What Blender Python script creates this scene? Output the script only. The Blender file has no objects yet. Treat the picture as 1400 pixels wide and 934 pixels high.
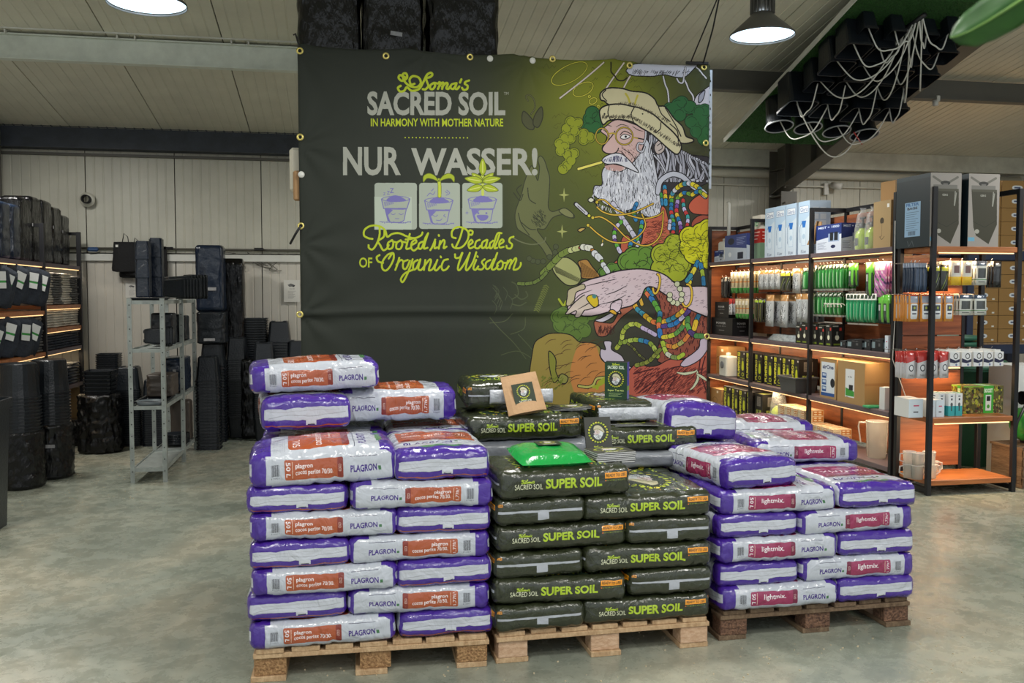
import bpy, bmesh, math, random
import numpy as np
from mathutils import Vector, Matrix, noise
random.seed(7)
C = bpy.context.scene.collection
SC = bpy.context.scene
# ---------------------------------------------------------------- camera
CAMZ = 1.66
YAW = math.radians(10.73)
PITCH = math.radians(2.95)
F = 1240.0
cam_d = bpy.data.cameras.new('camera'); cam = bpy.data.objects.new('camera', cam_d); C.objects.link(cam)
cam.location = (0, 0, CAMZ)
cam.rotation_euler = (math.pi/2-PITCH, 0, -YAW)
cam_d.sensor_width = 36.0; cam_d.lens = 36.0*F/1400
cam_d.clip_start = 0.05
cam_d.dof.use_dof = True; cam_d.dof.focus_distance = 7.0; cam_d.dof.aperture_fstop = 6.0
SC.camera = cam
# ---------------------------------------------------------------- light
w = bpy.data.worlds.new('hall_light'); SC.world = w; w.use_nodes = True
w.node_tree.nodes['Background'].inputs[0].default_value = (0.88, 0.94, 0.97, 1)
w.node_tree.nodes['Background'].inputs[1].default_value = 0.95
SC.view_settings.view_transform = 'Standard'; SC.view_settings.look = 'None'
SC.view_settings.gamma = 1.0; SC.view_settings.use_curve_mapping = False
SC.view_settings.exposure = 0.0
def area(name, loc, size, power, col=(1,1,1), rot=(0,0,0), sy=None, shape='DISK', spread=None):
    l = bpy.data.lights.new(name, 'AREA'); l.energy = power; l.color = col; l.shape = shape; l.size = size
    if sy: l.size_y = sy
    if spread: l.spread = spread
    o = bpy.data.objects.new(name, l); C.objects.link(o); o.location = loc; o.rotation_euler = rot
    return o
# overhead area lights added for further high-bay lamps; no lamp bodies at these spots
for (x, y) in ((-3.2, 5.0), (-0.62, 1.6), (3.2, 2.0), (6.6, 5.9), (-3.0, 9.0), (1.2, 9.2), (6.9, 9.4), (1.0, 4.6), (1.2, 0.4), (3.7, 8.6)):
    area('added_overhead_light', (x, y, 3.45), 0.5, 58, (1.0, 0.98, 0.93))
# ---------------------------------------------------------------- rays from the photograph's pixels (used to measure positions)
_cm = Matrix.Rotation(-YAW, 3, 'Z') @ Matrix.Rotation(math.pi/2-PITCH, 3, 'X')
def ray(px, py): return _cm @ Vector(((px-700)/F, (467-py)/F, -1.0))
def atY(px, py, Y):
    d = ray(px, py); t = Y/d.y; return Vector((d.x*t, Y, CAMZ+d.z*t))
def atX(px, py, X):
    d = ray(px, py); t = X/d.x; return Vector((X, d.y*t, CAMZ+d.z*t))
def atZ(px, py, Z):
    d = ray(px, py); t = (Z-CAMZ)/d.z; return Vector((d.x*t, d.y*t, Z))
# ---------------------------------------------------------------- materials
def srgb(c):
    c = [x/255.0 for x in c[:3]]
    return tuple(x/12.92 if x <= 0.04045 else ((x+0.055)/1.055)**2.4 for x in c)+(1.0,)
MATS = {}
def mat(name, col=(128,128,128), rough=0.5, metal=0.0, bump=0.0, bscale=30, var=0.0, vscale=6, coat=0.0, emit=None, estr=1.0, trans=0.0, alpha=1.0, stretch=None, spec=0.5, col2=None):
    if name in MATS: return MATS[name]
    m = bpy.data.materials.new(name); m.use_nodes = True; nt = m.node_tree; b = nt.nodes['Principled BSDF']
    b.inputs['Base Color'].default_value = srgb(col); b.inputs['Roughness'].default_value = rough
    b.inputs['Metallic'].default_value = metal; b.inputs['Coat Weight'].default_value = coat
    b.inputs['Coat Roughness'].default_value = 0.15
    b.inputs['Transmission Weight'].default_value = trans; b.inputs['Alpha'].default_value = alpha
    b.inputs['Specular IOR Level'].default_value = spec
    if emit: b.inputs['Emission Color'].default_value = srgb(emit); b.inputs['Emission Strength'].default_value = estr
    tc = nt.nodes.new('ShaderNodeTexCoord'); mp = nt.nodes.new('ShaderNodeMapping')
    nt.links.new(tc.outputs['Object'], mp.inputs[0])
    if stretch: mp.inputs['Scale'].default_value = stretch
    if var > 0 or col2:
        n = nt.nodes.new('ShaderNodeTexNoise'); n.inputs['Scale'].default_value = vscale; n.inputs['Detail'].default_value = 6; n.inputs['Roughness'].default_value = 0.65
        nt.links.new(mp.outputs[0], n.inputs['Vector'])
        r = nt.nodes.new('ShaderNodeValToRGB'); nt.links.new(n.outputs[0], r.inputs[0])
        c0 = srgb(col2) if col2 else tuple(x*(1-var) for x in srgb(col)[:3])+(1,)
        c1 = srgb(col) if col2 else tuple(min(1, x*(1+var)) for x in srgb(col)[:3])+(1,)
        r.color_ramp.elements[0].position = 0.33; r.color_ramp.elements[0].color = c0
        r.color_ramp.elements[1].position = 0.67; r.color_ramp.elements[1].color = c1
        nt.links.new(r.outputs[0], b.inputs['Base Color'])
    if bump > 0:
        n2 = nt.nodes.new('ShaderNodeTexNoise'); n2.inputs['Scale'].default_value = bscale; n2.inputs['Detail'].default_value = 5
        nt.links.new(mp.outputs[0], n2.inputs['Vector'])
        bp = nt.nodes.new('ShaderNodeBump'); bp.inputs['Strength'].default_value = bump; bp.inputs['Distance'].default_value = 0.02
        nt.links.new(n2.outputs[0], bp.inputs['Height']); nt.links.new(bp.outputs[0], b.inputs['Normal'])
    MATS[name] = m; return m
def img_mat(name, img, rough=0.45, coat=0.0, bump=0.0, bscale=20, wrinkle=False, spec=0.5):
    m = bpy.data.materials.new(name); m.use_nodes = True; nt = m.node_tree; b = nt.nodes['Principled BSDF']
    b.inputs['Roughness'].default_value = rough; b.inputs['Coat Weight'].default_value = coat; b.inputs['Coat Roughness'].default_value = 0.12
    b.inputs['Specular IOR Level'].default_value = spec
    t = nt.nodes.new('ShaderNodeTexImage'); t.image = img; nt.links.new(t.outputs[0], b.inputs['Base Color'])
    if bump > 0:
        tc = nt.nodes.new('ShaderNodeTexCoord'); oi = nt.nodes.new('ShaderNodeObjectInfo')
        add = nt.nodes.new('ShaderNodeVectorMath'); add.operation = 'ADD'
        sc = nt.nodes.new('ShaderNodeVectorMath'); sc.operation = 'SCALE'; sc.inputs['Scale'].default_value = 9.0
        cb = nt.nodes.new('ShaderNodeCombineXYZ')
        for i in range(3): nt.links.new(oi.outputs['Random'], cb.inputs[i])
        nt.links.new(cb.outputs[0], sc.inputs[0]); nt.links.new(tc.outputs['Object'], add.inputs[0]); nt.links.new(sc.outputs[0], add.inputs[1])
        n = nt.nodes.new('ShaderNodeTexNoise'); n.inputs['Scale'].default_value = bscale; n.inputs['Detail'].default_value = 5; n.inputs['Distortion'].default_value = 1.2 if wrinkle else 0.0
        nt.links.new(add.outputs[0], n.inputs['Vector'])
        h = n.outputs[0]
        if wrinkle:
            mp = nt.nodes.new('ShaderNodeMapping'); mp.inputs['Scale'].default_value = (26, 5, 14); mp.inputs['Rotation'].default_value = (0.2, 0.7, 0.5)
            nt.links.new(add.outputs[0], mp.inputs[0])
            n3 = nt.nodes.new('ShaderNodeTexNoise'); n3.inputs['Scale'].default_value = 1.0; n3.inputs['Detail'].default_value = 3; n3.inputs['Distortion'].default_value = 0.6
            n3.noise_type = 'RIDGED_MULTIFRACTAL'
            nt.links.new(mp.outputs[0], n3.inputs['Vector'])
            ma = nt.nodes.new('ShaderNodeMath'); ma.operation = 'MULTIPLY_ADD'; ma.inputs[1].default_value = 0.6
            nt.links.new(n3.outputs[0], ma.inputs[0]); nt.links.new(n.outputs[0], ma.inputs[2]); h = ma.outputs[0]
        bp = nt.nodes.new('ShaderNodeBump'); bp.inputs['Strength'].default_value = bump; bp.inputs['Distance'].default_value = 0.012
        nt.links.new(h, bp.inputs['Height']); nt.links.new(bp.outputs[0], b.inputs['Normal']); nt.links.new(bp.outputs[0], b.inputs['Coat Normal'])
    MATS[name] = m; return m
# ---------------------------------------------------------------- mesh building
class B:
    def __init__(s): s.v = []; s.f = []; s.uv = []; s.sm = []
    def add(s, vs, fs, uvs=None, smooth=False):
        o = len(s.v); s.v += [tuple(p) for p in vs]
        for i, f in enumerate(fs):
            s.f.append([o+k for k in f]); s.uv.append(uvs[i] if uvs else [(0, 0)]*len(f)); s.sm.append(smooth)
        return s
    def box(s, c, d, rz=0, bev=0, uvr=None, M=None):
        x, y, z = d[0]/2, d[1]/2, d[2]/2
        R = Matrix.Translation(c) @ Matrix.Rotation(rz, 4, 'Z')
        if M: R = Matrix.Translation(c) @ M
        if bev and not uvr:
            b = min(bev, x*.9, y*.9, z*.9); vs = []; 
            # chamfered box: 24 verts
            idx = {}
            for sx in (-1, 1):
                for sy in (-1, 1):
                    for sz in (-1, 1):
                        for a in range(3):
                            p = [sx*(x-b), sy*(y-b), sz*(z-b)]; p[a] = (sx*x, sy*y, sz*z)[a]
                            idx[(sx, sy, sz, a)] = len(vs); vs.append(R @ Vector(p))
            fs = []
            for a in range(3):
                o1, o2 = [k for k in range(3) if k != a]
                for sg in (-1, 1):
                    q = []
                    for (u, v) in ((-1,-1), (1,-1), (1,1), (-1,1)):
                        k = [0,0,0]; k[a] = sg; k[o1] = u; k[o2] = v; q.append(idx[tuple(k)+(a,)])
                    if (sg > 0) == (a == 1): q.reverse()
                    fs.append(q)
            for a in range(3):       # edges running along axis a
                o1, o2 = [k for k in range(3) if k != a]
                for s1 in (-1, 1):
                    for s2 in (-1, 1):
                        k0 = [0,0,0]; k0[a] = -1; k0[o1] = s1; k0[o2] = s2; k1 = list(k0); k1[a] = 1
                        fs.append([idx[tuple(k0)+(o1,)], idx[tuple(k0)+(o2,)], idx[tuple(k1)+(o2,)], idx[tuple(k1)+(o1,)]])
            for sx in (-1, 1):
                for sy in (-1, 1):
                    for sz in (-1, 1): fs.append([idx[(sx,sy,sz,0)], idx[(sx,sy,sz,1)], idx[(sx,sy,sz,2)]])
            return s.add(vs, fs)
        vs = [R @ Vector(p) for p in ((-x,-y,-z),(x,-y,-z),(x,y,-z),(-x,y,-z),(-x,-y,z),(x,-y,z),(x,y,z),(-x,y,z))]
        # front(-Y), right(+X), back(+Y), left(-X), top, bottom
        fs = [(0,1,5,4),(1,2,6,5),(2,3,7,6),(3,0,4,7),(4,5,6,7),(3,2,1,0)]
        uv = None
        if uvr:
            uv = []
            for k in ('f','r','b','l','t','o'):
                r = uvr.get(k, uvr['d']); uv.append([(r[0],r[1]),(r[2],r[1]),(r[2],r[3]),(r[0],r[3])])
        return s.add(vs, fs, uv)
    def bar(s, a, b, w, h=None, up=(0,0,1)):
        a = Vector(a); b = Vector(b); d = b-a; L = d.length; d.normalize(); h = h or w
        u = Vector(up); sx = d.cross(u)
        if sx.length < 1e-4: sx = d.cross(Vector((1,0,0)))
        sx.normalize(); u = sx.cross(d)
        vs = [a+sx*i*w/2+u*j*h/2+d*k*L for k in (0,1) for (i,j) in ((-1,-1),(1,-1),(1,1),(-1,1))]
        return s.add(vs, [(0,1,5,4),(1,2,6,5),(2,3,7,6),(3,0,4,7),(4,5,6,7),(3,2,1,0)])
    def tube(s, pts, r, n=8, caps=True):
        pts = [Vector(p) for p in pts]; rr = r if hasattr(r, '__len__') else [r]*len(pts)
        vs = []; pu = None
        for i, p in enumerate(pts):
            d = (pts[min(i+1, len(pts)-1)]-pts[max(i-1, 0)]).normalized()
            if pu is None: pu = d.orthogonal().normalized()
            pu = (pu-d*pu.dot(d)).normalized(); q = d.cross(pu)
            for k in range(n):
                t = 2*math.pi*k/n; vs.append(p+(pu*math.cos(t)+q*math.sin(t))*rr[i])
        fs = [(i*n+k, i*n+(k+1)%n, (i+1)*n+(k+1)%n, (i+1)*n+k) for i in range(len(pts)-1) for k in range(n)]
        if caps: fs += [tuple(range(n-1, -1, -1)), tuple(range((len(pts)-1)*n, len(pts)*n))]
        return s.add(vs, fs, smooth=True)
    def lathe(s, prof, c=(0,0,0), n=24, M=None, smooth=True):
        c = Vector(c); vs = []
        for (r, z) in prof:
            for k in range(n):
                t = 2*math.pi*k/n; p = Vector((r*math.cos(t), r*math.sin(t), z))
                vs.append(c+(M @ p if M else p))
        fs = [(i*n+k, i*n+(k+1)%n, (i+1)*n+(k+1)%n, (i+1)*n+k) for i in range(len(prof)-1) for k in range(n)]
        return s.add(vs, fs, smooth=smooth)
    def loft(s, rings, smooth=False, cap0=True, cap1=True):
        n = len(rings[0]); vs = [p for r in rings for p in r]
        fs = [(i*n+k, i*n+(k+1)%n, (i+1)*n+(k+1)%n, (i+1)*n+k) for i in range(len(rings)-1) for k in range(n)]
        if cap0: fs.append(tuple(range(n-1, -1, -1)))
        if cap1: fs.append(tuple(range((len(rings)-1)*n, len(rings)*n)))
        return s.add(vs, fs, smooth=smooth)
    def mesh(s, name, m=None):
        me = bpy.data.meshes.new(name); me.from_pydata(s.v, [], s.f)
        uvl = me.uv_layers.new(name='UVMap'); fl = [c for q in s.uv for p in q for c in p]
        uvl.data.foreach_set('uv', fl); me.polygons.foreach_set('use_smooth', s.sm)
        if m:
            for k in (m if isinstance(m, list) else [m]): me.materials.append(k)
        me.update(); return me
    def build(s, name, m=None, parent=None, loc=(0,0,0), rot=(0,0,0)): return link(name, s.mesh(name, m), parent, loc, rot)
def link(name, me, parent=None, loc=(0,0,0), rot=(0,0,0)):
    o = bpy.data.objects.new(name, me); C.objects.link(o); o.location = loc; o.rotation_euler = rot
    if parent: o.parent = parent
    return o
def tag(o, label=None, cat=None, group=None, kind=None):
    if label: o['label'] = label
    if cat: o['category'] = cat
    if group: o['group'] = group
    if kind: o['kind'] = kind
    return o
def thing(name, label, cat, loc=(0,0,0), rz=0, group=None):
    o = bpy.data.objects.new(name, None); o.empty_display_size = 0.1; C.objects.link(o)
    o.location = loc; o.rotation_euler = (0, 0, rz); return tag(o, label, cat, group)
_o1 = 'first second third fourth fifth sixth seventh eighth ninth tenth eleventh twelfth thirteenth fourteenth fifteenth sixteenth seventeenth eighteenth nineteenth'.split()
def ordw(n):
    if n < 20: return _o1[n-1]
    t, u = divmod(n, 10)
    return ('twentieth','thirtieth','fortieth')[t-2] if u == 0 else ('twenty','thirty','forty')[t-2]+'-'+_o1[u-1]
def dup(o, loc=None, rot=None, label=None, group=None, parent=None, root=True):
    c = o.copy(); C.objects.link(c)
    if parent: c.parent = parent
    if root:
        if loc is not None: c.location = loc
        if rot is not None: c.rotation_euler = rot
        if label: c['label'] = label
        if group: c['group'] = group
    for ch in list(o.children): dup(ch, parent=c, root=False)
    return c
# ---------------------------------------------------------------- painter for flat print
def catmull(pts, closed=False, k=6):
    P = [np.array(p, float) for p in pts]; n = len(P); out = []
    if n < 3: return np.array(P)
    rng = range(n) if closed else range(n-1)
    for i in rng:
        if closed: a, b, c, d = P[(i-1) % n], P[i], P[(i+1) % n], P[(i+2) % n]
        else: a, b, c, d = P[max(i-1, 0)], P[i], P[i+1], P[min(i+2, n-1)]
        for j in range(k):
            t = j/k; out.append(0.5*((2*b)+(c-a)*t+(2*a-5*b+4*c-d)*t*t+(3*b-a-3*c+d)*t**3))
    if not closed: out.append(P[-1])
    return np.array(out)
class Cv:
    def __init__(s, w, h, bg=(0,0,0)):
        s.w, s.h = w, h; s.a = np.empty((h, w, 3), np.float32); s.a[:] = np.array(bg, np.float32)
        s.tf = lambda p: p; s.k = 1.0
    def T(s, pts): return s.tf(np.asarray(pts, float).reshape(-1, 2))
    def _row(s, P, cb):
        x0, y0 = P[:, 0], P[:, 1]; x1, y1 = np.roll(x0, -1), np.roll(y0, -1)
        for y in range(max(0, int(math.floor(y0.min()))), min(s.h, int(math.ceil(y0.max()))+1)):
            yc = y+0.5; m = (y0 <= yc) != (y1 <= yc)
            if not m.any(): continue
            xs = np.sort(x0[m]+(yc-y0[m])*(x1[m]-x0[m])/(y1[m]-y0[m]))
            for i in range(0, len(xs)-1, 2):
                a = max(0, int(math.ceil(xs[i]-0.5))); b = min(s.w, int(math.ceil(xs[i+1]-0.5)))
                if b > a: cb(y, a, b)
    def poly(s, pts, col, al=1.0):
        P = s.T(pts); col = np.array(col, np.float32)
        def cb(y, a, b):
            if al >= 1: s.a[y, a:b] = col
            else: s.a[y, a:b] = s.a[y, a:b]*(1-al)+col*al
        s._row(P, cb)
    def mask(s, pts):
        m = np.zeros((s.h, s.w), bool)
        def cb(y, a, b): m[y, a:b] = True
        s._row(s.T(pts), cb); return m
    def rect(s, x0, y0, x1, y1, col, al=1.0, r=0):
        if r:
            p = []
            for (cx, cy, t0) in ((x1-r, y0+r, -90), (x1-r, y1-r, 0), (x0+r, y1-r, 90), (x0+r, y0+r, 180)):
                for j in range(5): t = math.radians(t0+j*22.5); p.append((cx+r*math.cos(t), cy+r*math.sin(t)))
            return s.poly(p, col, al)
        s.poly([(x0,y0),(x1,y0),(x1,y1),(x0,y1)], col, al)
    def disc(s, cx, cy, r, col, ry=None, al=1.0, rot=0):
        ry = ry or r; c, q = math.cos(rot), math.sin(rot)
        s.poly([(cx+r*math.cos(t)*c-ry*math.sin(t)*q, cy+r*math.cos(t)*q+ry*math.sin(t)*c) for t in np.linspace(0, 2*math.pi, 25)[:-1]], col, al)
    def stroke(s, pts, wd, col, smooth=False, closed=False, al=1.0, taper=False, mask=None):
        if smooth: pts = catmull(pts, closed)
        elif closed: pts = list(pts)+[pts[0]]
        P = s.T(pts); d = np.hypot(*(P[1:]-P[:-1]).T); L = np.concatenate([[0], np.cumsum(d)])
        if L[-1] <= 0: return
        wd = max(wd*s.k, 1.0); n = int(L[-1]/max(0.5, wd/5))+2; t = np.linspace(0, L[-1], n)
        X = np.interp(t, L, P[:, 0]); Y = np.interp(t, L, P[:, 1])
        r = np.full(n, wd/2)
        if taper: r = r*(0.35+0.65*np.sin(np.linspace(0.1, math.pi-0.1, n)))
        R = int(math.ceil(wd/2)); oy, ox = np.mgrid[-R:R+1, -R:R+1]
        xi = np.floor(X)[:, None, None]+ox; yi = np.floor(Y)[:, None, None]+oy
        ok = (np.hypot(xi+0.5-X[:, None, None], yi+0.5-Y[:, None, None]) <= np.maximum(r, 0.71)[:, None, None]) & (xi >= 0) & (yi >= 0) & (xi < s.w) & (yi < s.h)
        xi = xi[ok].astype(int); yi = yi[ok].astype(int); col = np.array(col, np.float32)
        if mask is not None: k = mask[yi, xi]; xi = xi[k]; yi = yi[k]
        if al >= 1: s.a[yi, xi] = col
        else:
            u = np.unique(yi*s.w+xi); yy, xx = u//s.w, u % s.w; s.a[yy, xx] = s.a[yy, xx]*(1-al)+col*al
    def blob(s, pts, fill=None, line=(25,22,25), lw=1.3, smooth=True):
        q = catmull(pts, True) if smooth else np.array(pts, float)
        if fill is not None: s.poly(q, fill)
        if line is not None: s.stroke(q, lw, line, closed=True)
        return q
    def text(s, txt, box, col, rot=0, shear=0.0, bold=0.0, al=1.0):
        V, T = glyphs(txt, bold); V = V.copy()
        V[:, 0] += V[:, 1]*shear
        mn, mx = V.min(0), V.max(0); U = (V-mn)/np.maximum(mx-mn, 1e-6)
        if rot == 90: U = np.stack([U[:, 1], 1-U[:, 0]], 1)            # reads downwards
        elif rot == -90: U = np.stack([1-U[:, 1], U[:, 0]], 1)     # reads upwards
        elif rot == 180: U = 1-U
        x0, y0, x1, y1 = box
        Q = s.T(np.stack([x0+U[:, 0]*(x1-x0), y1-U[:, 1]*(y1-y0)], 1)); col = np.array(col, np.float32)
        for t in T:
            p = Q[list(t)]; a = np.floor(p.min(0)).astype(int); b = np.ceil(p.max(0)).astype(int)+1
            a = np.maximum(a, 0); b = np.minimum(b, (s.w, s.h))
            if (b <= a).any(): continue
            yy, xx = np.mgrid[a[1]:b[1], a[0]:b[0]]; xx = xx+0.5; yy = yy+0.5
            e = [(p[(i+1) % 3, 0]-p[i, 0])*(yy-p[i, 1])-(p[(i+1) % 3, 1]-p[i, 1])*(xx-p[i, 0]) for i in range(3)]
            m = ((e[0] >= -1e-9) & (e[1] >= -1e-9) & (e[2] >= -1e-9)) | ((e[0] <= 1e-9) & (e[1] <= 1e-9) & (e[2] <= 1e-9))
            s.a[a[1]:b[1], a[0]:b[0]][m] = col
    def image(s, name):
        im = bpy.data.images.new(name, s.w, s.h); px = np.ones((s.h, s.w, 4), np.float32)
        px[..., :3] = np.clip(s.a[::-1], 0, 255)/255.0; im.pixels.foreach_set(px.ravel()); im.update(); im.pack(); return im
_gc = {}
def glyphs(txt, bold=0.0):
    if (txt, bold) in _gc: return _gc[(txt, bold)]
    cu = bpy.data.curves.new('t', 'FONT'); cu.body = txt; cu.resolution_u = 3; cu.offset = bold
    o = bpy.data.objects.new('t', cu); C.objects.link(o); bpy.context.view_layer.update()
    me = bpy.data.meshes.new_from_object(o.evaluated_get(bpy.context.evaluated_depsgraph_get()))
    me.calc_loop_triangles()
    V = np.array([(v.co.x, v.co.y) for v in me.vertices]); T = [tuple(t.vertices) for t in me.loop_triangles]
    bpy.data.objects.remove(o); bpy.data.curves.remove(cu); bpy.data.meshes.remove(me)
    _gc[(txt, bold)] = (V, T); return V, T
def uvr(cv, x0, y0, x1, y1): return (x0/cv.w, 1-y1/cv.h, x1/cv.w, 1-y0/cv.h)
# ================================================================ STRUCTURE
YW = 11.5
def roofz(y): return 3.56+0.152*(YW-y)
m_panel = mat('ribbed_panel', (186,184,170), 0.42, var=0.10, vscale=1.3, bump=0.15, bscale=3)
m_panel_lo = mat('lower_panel', (190,185,174), 0.32, var=0.07, vscale=1.1, bump=0.2, bscale=2.5)
m_roof = mat('roof_panel_paint', (206,204,188), 0.5, var=0.10, vscale=1.2)
m_galv = mat('galvanised', (150,156,152), 0.42, metal=0.35, var=0.22, vscale=9)
m_dark = mat('navy_steel', (52,58,68), 0.55, var=0.25, vscale=7)
m_brown = mat('taupe_steel', (84,82,74), 0.5, var=0.1, vscale=3)
m_white = mat('white_trim', (205,205,198), 0.4, var=0.05)
# floor: polished concrete
mf = bpy.data.materials.new('polished_concrete'); mf.use_nodes = True; nt = mf.node_tree; b = nt.nodes['Principled BSDF']
tc = nt.nodes.new('ShaderNodeTexCoord')
def NZ(sc, det, rough=0.6, dist=0.0, mscale=(1,1,1)):
    mp = nt.nodes.new('ShaderNodeMapping'); mp.inputs['Scale'].default_value = mscale; nt.links.new(tc.outputs['Object'], mp.inputs[0])
    n = nt.nodes.new('ShaderNodeTexNoise'); n.inputs['Scale'].default_value = sc; n.inputs['Detail'].default_value = det; n.inputs['Roughness'].default_value = rough; n.inputs['Distortion'].default_value = dist
    nt.links.new(mp.outputs[0], n.inputs['Vector']); return n
def RAMP(src, stops):
    r = nt.nodes.new('ShaderNodeValToRGB'); nt.links.new(src, r.inputs[0]); el = r.color_ramp.elements
    el[0].position, el[0].color = stops[0][0], srgb(stops[0][1]); el[1].position, el[1].color = stops[1][0], srgb(stops[1][1])
    for p, c in stops[2:]: e = el.new(p); e.color = srgb(c)
    return r
def MIX(a, b_, fac, mode='MIX'):
    m = nt.nodes.new('ShaderNodeMix'); m.data_type = 'RGBA'; m.blend_type = mode
    if isinstance(fac, float): m.inputs[0].default_value = fac
    else: nt.links.new(fac, m.inputs[0])
    nt.links.new(a, m.inputs[6]); nt.links.new(b_, m.inputs[7]); return m.outputs[2]
n1 = NZ(0.9, 7, 0.62, 0.6, (1, 0.7, 1)); r1 = RAMP(n1.outputs[0], [(0.30, (122,132,122)), (0.72, (198,190,168)), (0.5, (158,162,148))])
n2 = NZ(7, 10, 0.72, 0.4); r2 = RAMP(n2.outputs[0], [(0.30, (168,168,162)), (0.70, (255,255,255))])
n3 = NZ(70, 4, 0.7); r3 = RAMP(n3.outputs[0], [(0.30, (60,58,52)), (0.42, (255,255,255)), (0.74, (255,255,255)), (0.80, (255,255,255))])
c = MIX(r1.outputs[0], r2.outputs[0], 0.55, 'MULTIPLY'); c = MIX(c, r3.outputs[0], 0.5, 'MULTIPLY')
nt.links.new(c, b.inputs['Base Color'])
rr = nt.nodes.new('ShaderNodeMapRange'); rr.inputs[3].default_value = 0.12; rr.inputs[4].default_value = 0.42; rr.inputs[1].default_value = 0.3; rr.inputs[2].default_value = 0.7
nt.links.new(n2.outputs[0], rr.inputs[0]); nt.links.new(rr.outputs[0], b.inputs['Roughness'])
bp = nt.nodes.new('ShaderNodeBump'); bp.inputs['Strength'].default_value = 0.12; bp.inputs['Distance'].default_value = 0.01
nt.links.new(n2.outputs[0], bp.inputs['Height']); nt.links.new(bp.outputs[0], b.inputs['Normal'])
b.inputs['Specular IOR Level'].default_value = 0.6
fl = B().box((2, 4, -0.05), (20, 17, 0.1)).build('floor', mf); tag(fl, kind='structure')

def rib_profile(width, pitch=0.1, gw=0.020, gd=0.005):
    pts = [(0.004, -0.014), (0.006, 0)]; x = pitch
    while x < width-0.02:
        pts += [(x-gw/2, 0), (x-gw/4, -gd), (x+gw/4, -gd), (x+gw/2, 0)]; x += pitch
    return pts+[(width-0.006, 0), (width-0.004, -0.014)]
prof = rib_profile(1.0)
# ceiling: a backing sheet with one ribbed panel per metre
ce = B().add([(-8, -3, roofz(-3)+0.03), (10, -3, roofz(-3)+0.03), (10, YW+.1, roofz(YW+.1)+0.03), (-8, YW+.1, roofz(YW+.1)+0.03),
              (-8, -3, roofz(-3)+0.1), (10, -3, roofz(-3)+0.1), (10, YW+.1, roofz(YW+.1)+0.1), (-8, YW+.1, roofz(YW+.1)+0.1)],
             [(0,1,2,3),(7,6,5,4),(0,4,5,1),(1,5,6,2),(2,6,7,3),(3,7,4,0)]).build('ceiling', mat('panel_joint', (70,68,62), 0.7)); tag(ce, kind='structure')
bm_ = B(); n = len(prof)
vs = [(x, -3, roofz(-3)-z) for x, z in prof]+[(x, YW, roofz(YW)-z) for x, z in prof]
bm_.add(vs, [(k, k+1, n+k+1, n+k) for k in range(n-1)])
me = bm_.mesh('roof_panel', m_roof)
for i in range(18): link('roof_panel', me, ce, (-8-0.03+i, 0, 0))
# back wall: backing plus upper and lower ribbed panels
wb = B().box((1, YW+0.09, 1.8), (18, 0.1, 3.7)).build('wall_back', mat('panel_joint')); tag(wb, kind='structure')
bm_ = B().add([(x, YW+z*-1, 2.16) for x, z in prof]+[(x, YW-z, 3.62) for x, z in prof], [(k, k+1, n+k+1, n+k) for k in range(n-1)])
me_u = bm_.mesh('upper_wall_panel', m_panel)
bm_ = B().add([(x, YW-0.03-z, 0.0) for x, z in prof]+[(x, YW-0.03-z, 2.14) for x, z in prof], [(k, k+1, n+k+1, n+k) for k in range(n-1)])
me_l = bm_.mesh('lower_wall_panel', m_panel_lo)
for i in range(18):
    link('upper_wall_panel', me_u, wb, (-8.0+0.07+i, 0, 0)); link('lower_wall_panel', me_l, wb, (-8.0+0.07+i, 0, 0))
# left wall beyond the frame closes the hall
wl = B().box((-4.35, 6.5, 2.0), (0.1, 10, 4.4)).build('wall_left', m_panel_lo); tag(wl, kind='structure')
wr = B().box((10.0, 7.5, 2.0), (0.1, 8, 4.6)).build('wall_right', m_panel_lo); tag(wr, kind='structure')
def trim(nm, bld, m): return tag(bld.build(nm, m), kind='structure')
trim('trim_1', B().box((-1.6, YW-0.10, 3.475), (5.0, 0.16, 0.23)).box((-1.6, YW-0.12, 3.355), (5.0, 0.20, 0.012)).box((-1.6, YW-0.12, 3.595), (5.0, 0.20, 0.012)), m_dark)
trim('trim_2', B().box((6.4, YW-0.10, 3.475), (7.2, 0.16, 0.23), bev=0.01), mat('pale_eave', (196,198,186), .45, var=.14, vscale=5))
trim('trim_3', B().box((-1.6, YW-0.05, 2.10), (5.2, 0.06, 0.085), bev=0.006), m_white)
trim('trim_4', B().tube([(-4.2, YW-0.045, 2.21), (1, YW-0.045, 2.2), (9, YW-0.045, 2.2)], 0.013), m_brown)
trim('trim_5', B().tube([(2.8, YW-0.08, 3.28), (9.5, YW-0.08, 3.28)], 0.055, 12), m_panel)
trim('trim_6', B().box((-1.6, YW-0.03, 3.30), (5.0, 0.05, 0.03)), m_brown)
trim('trim_7', B().box((6.0, YW-0.04, 3.13), (7.0, 0.04, 0.02)), m_panel)
# one purlin under the roof; its brighter left lighting is painted as paler colour
zb = 3.735
trim('trim_8', B().box((-2.2, 8.80, zb+0.11), (7.4, 0.015, 0.20)).box((-2.2, 8.80, zb+0.005), (7.4, 0.09, 0.012)).box((-2.2, 8.80, zb+0.215), (7.4, 0.09, 0.012)), mat('lit_purlin', (206,212,202), 0.4, metal=0.1, var=0.12, vscale=5))
trim('trim_9', B().box((6.2, 8.80, zb+0.11), (7.4, 0.03, 0.21)).box((6.2, 8.78, zb+0.005), (7.4, 0.12, 0.015)), m_brown)
# purlin clips and the conduit on the left purlin
bcl = B()
for x in (-3.85,-2.93,-2.85,-1.93,-1.78,-0.95,-0.80): bcl.box((x, 8.74, zb+0.225), (0.012, 0.05, 0.03))
trim('trim_10', bcl.tube([(-5.5, 8.70, zb+0.26), (-3, 8.70, zb+0.25), (1.4, 8.70, zb+0.25)], 0.010), m_white)
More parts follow.
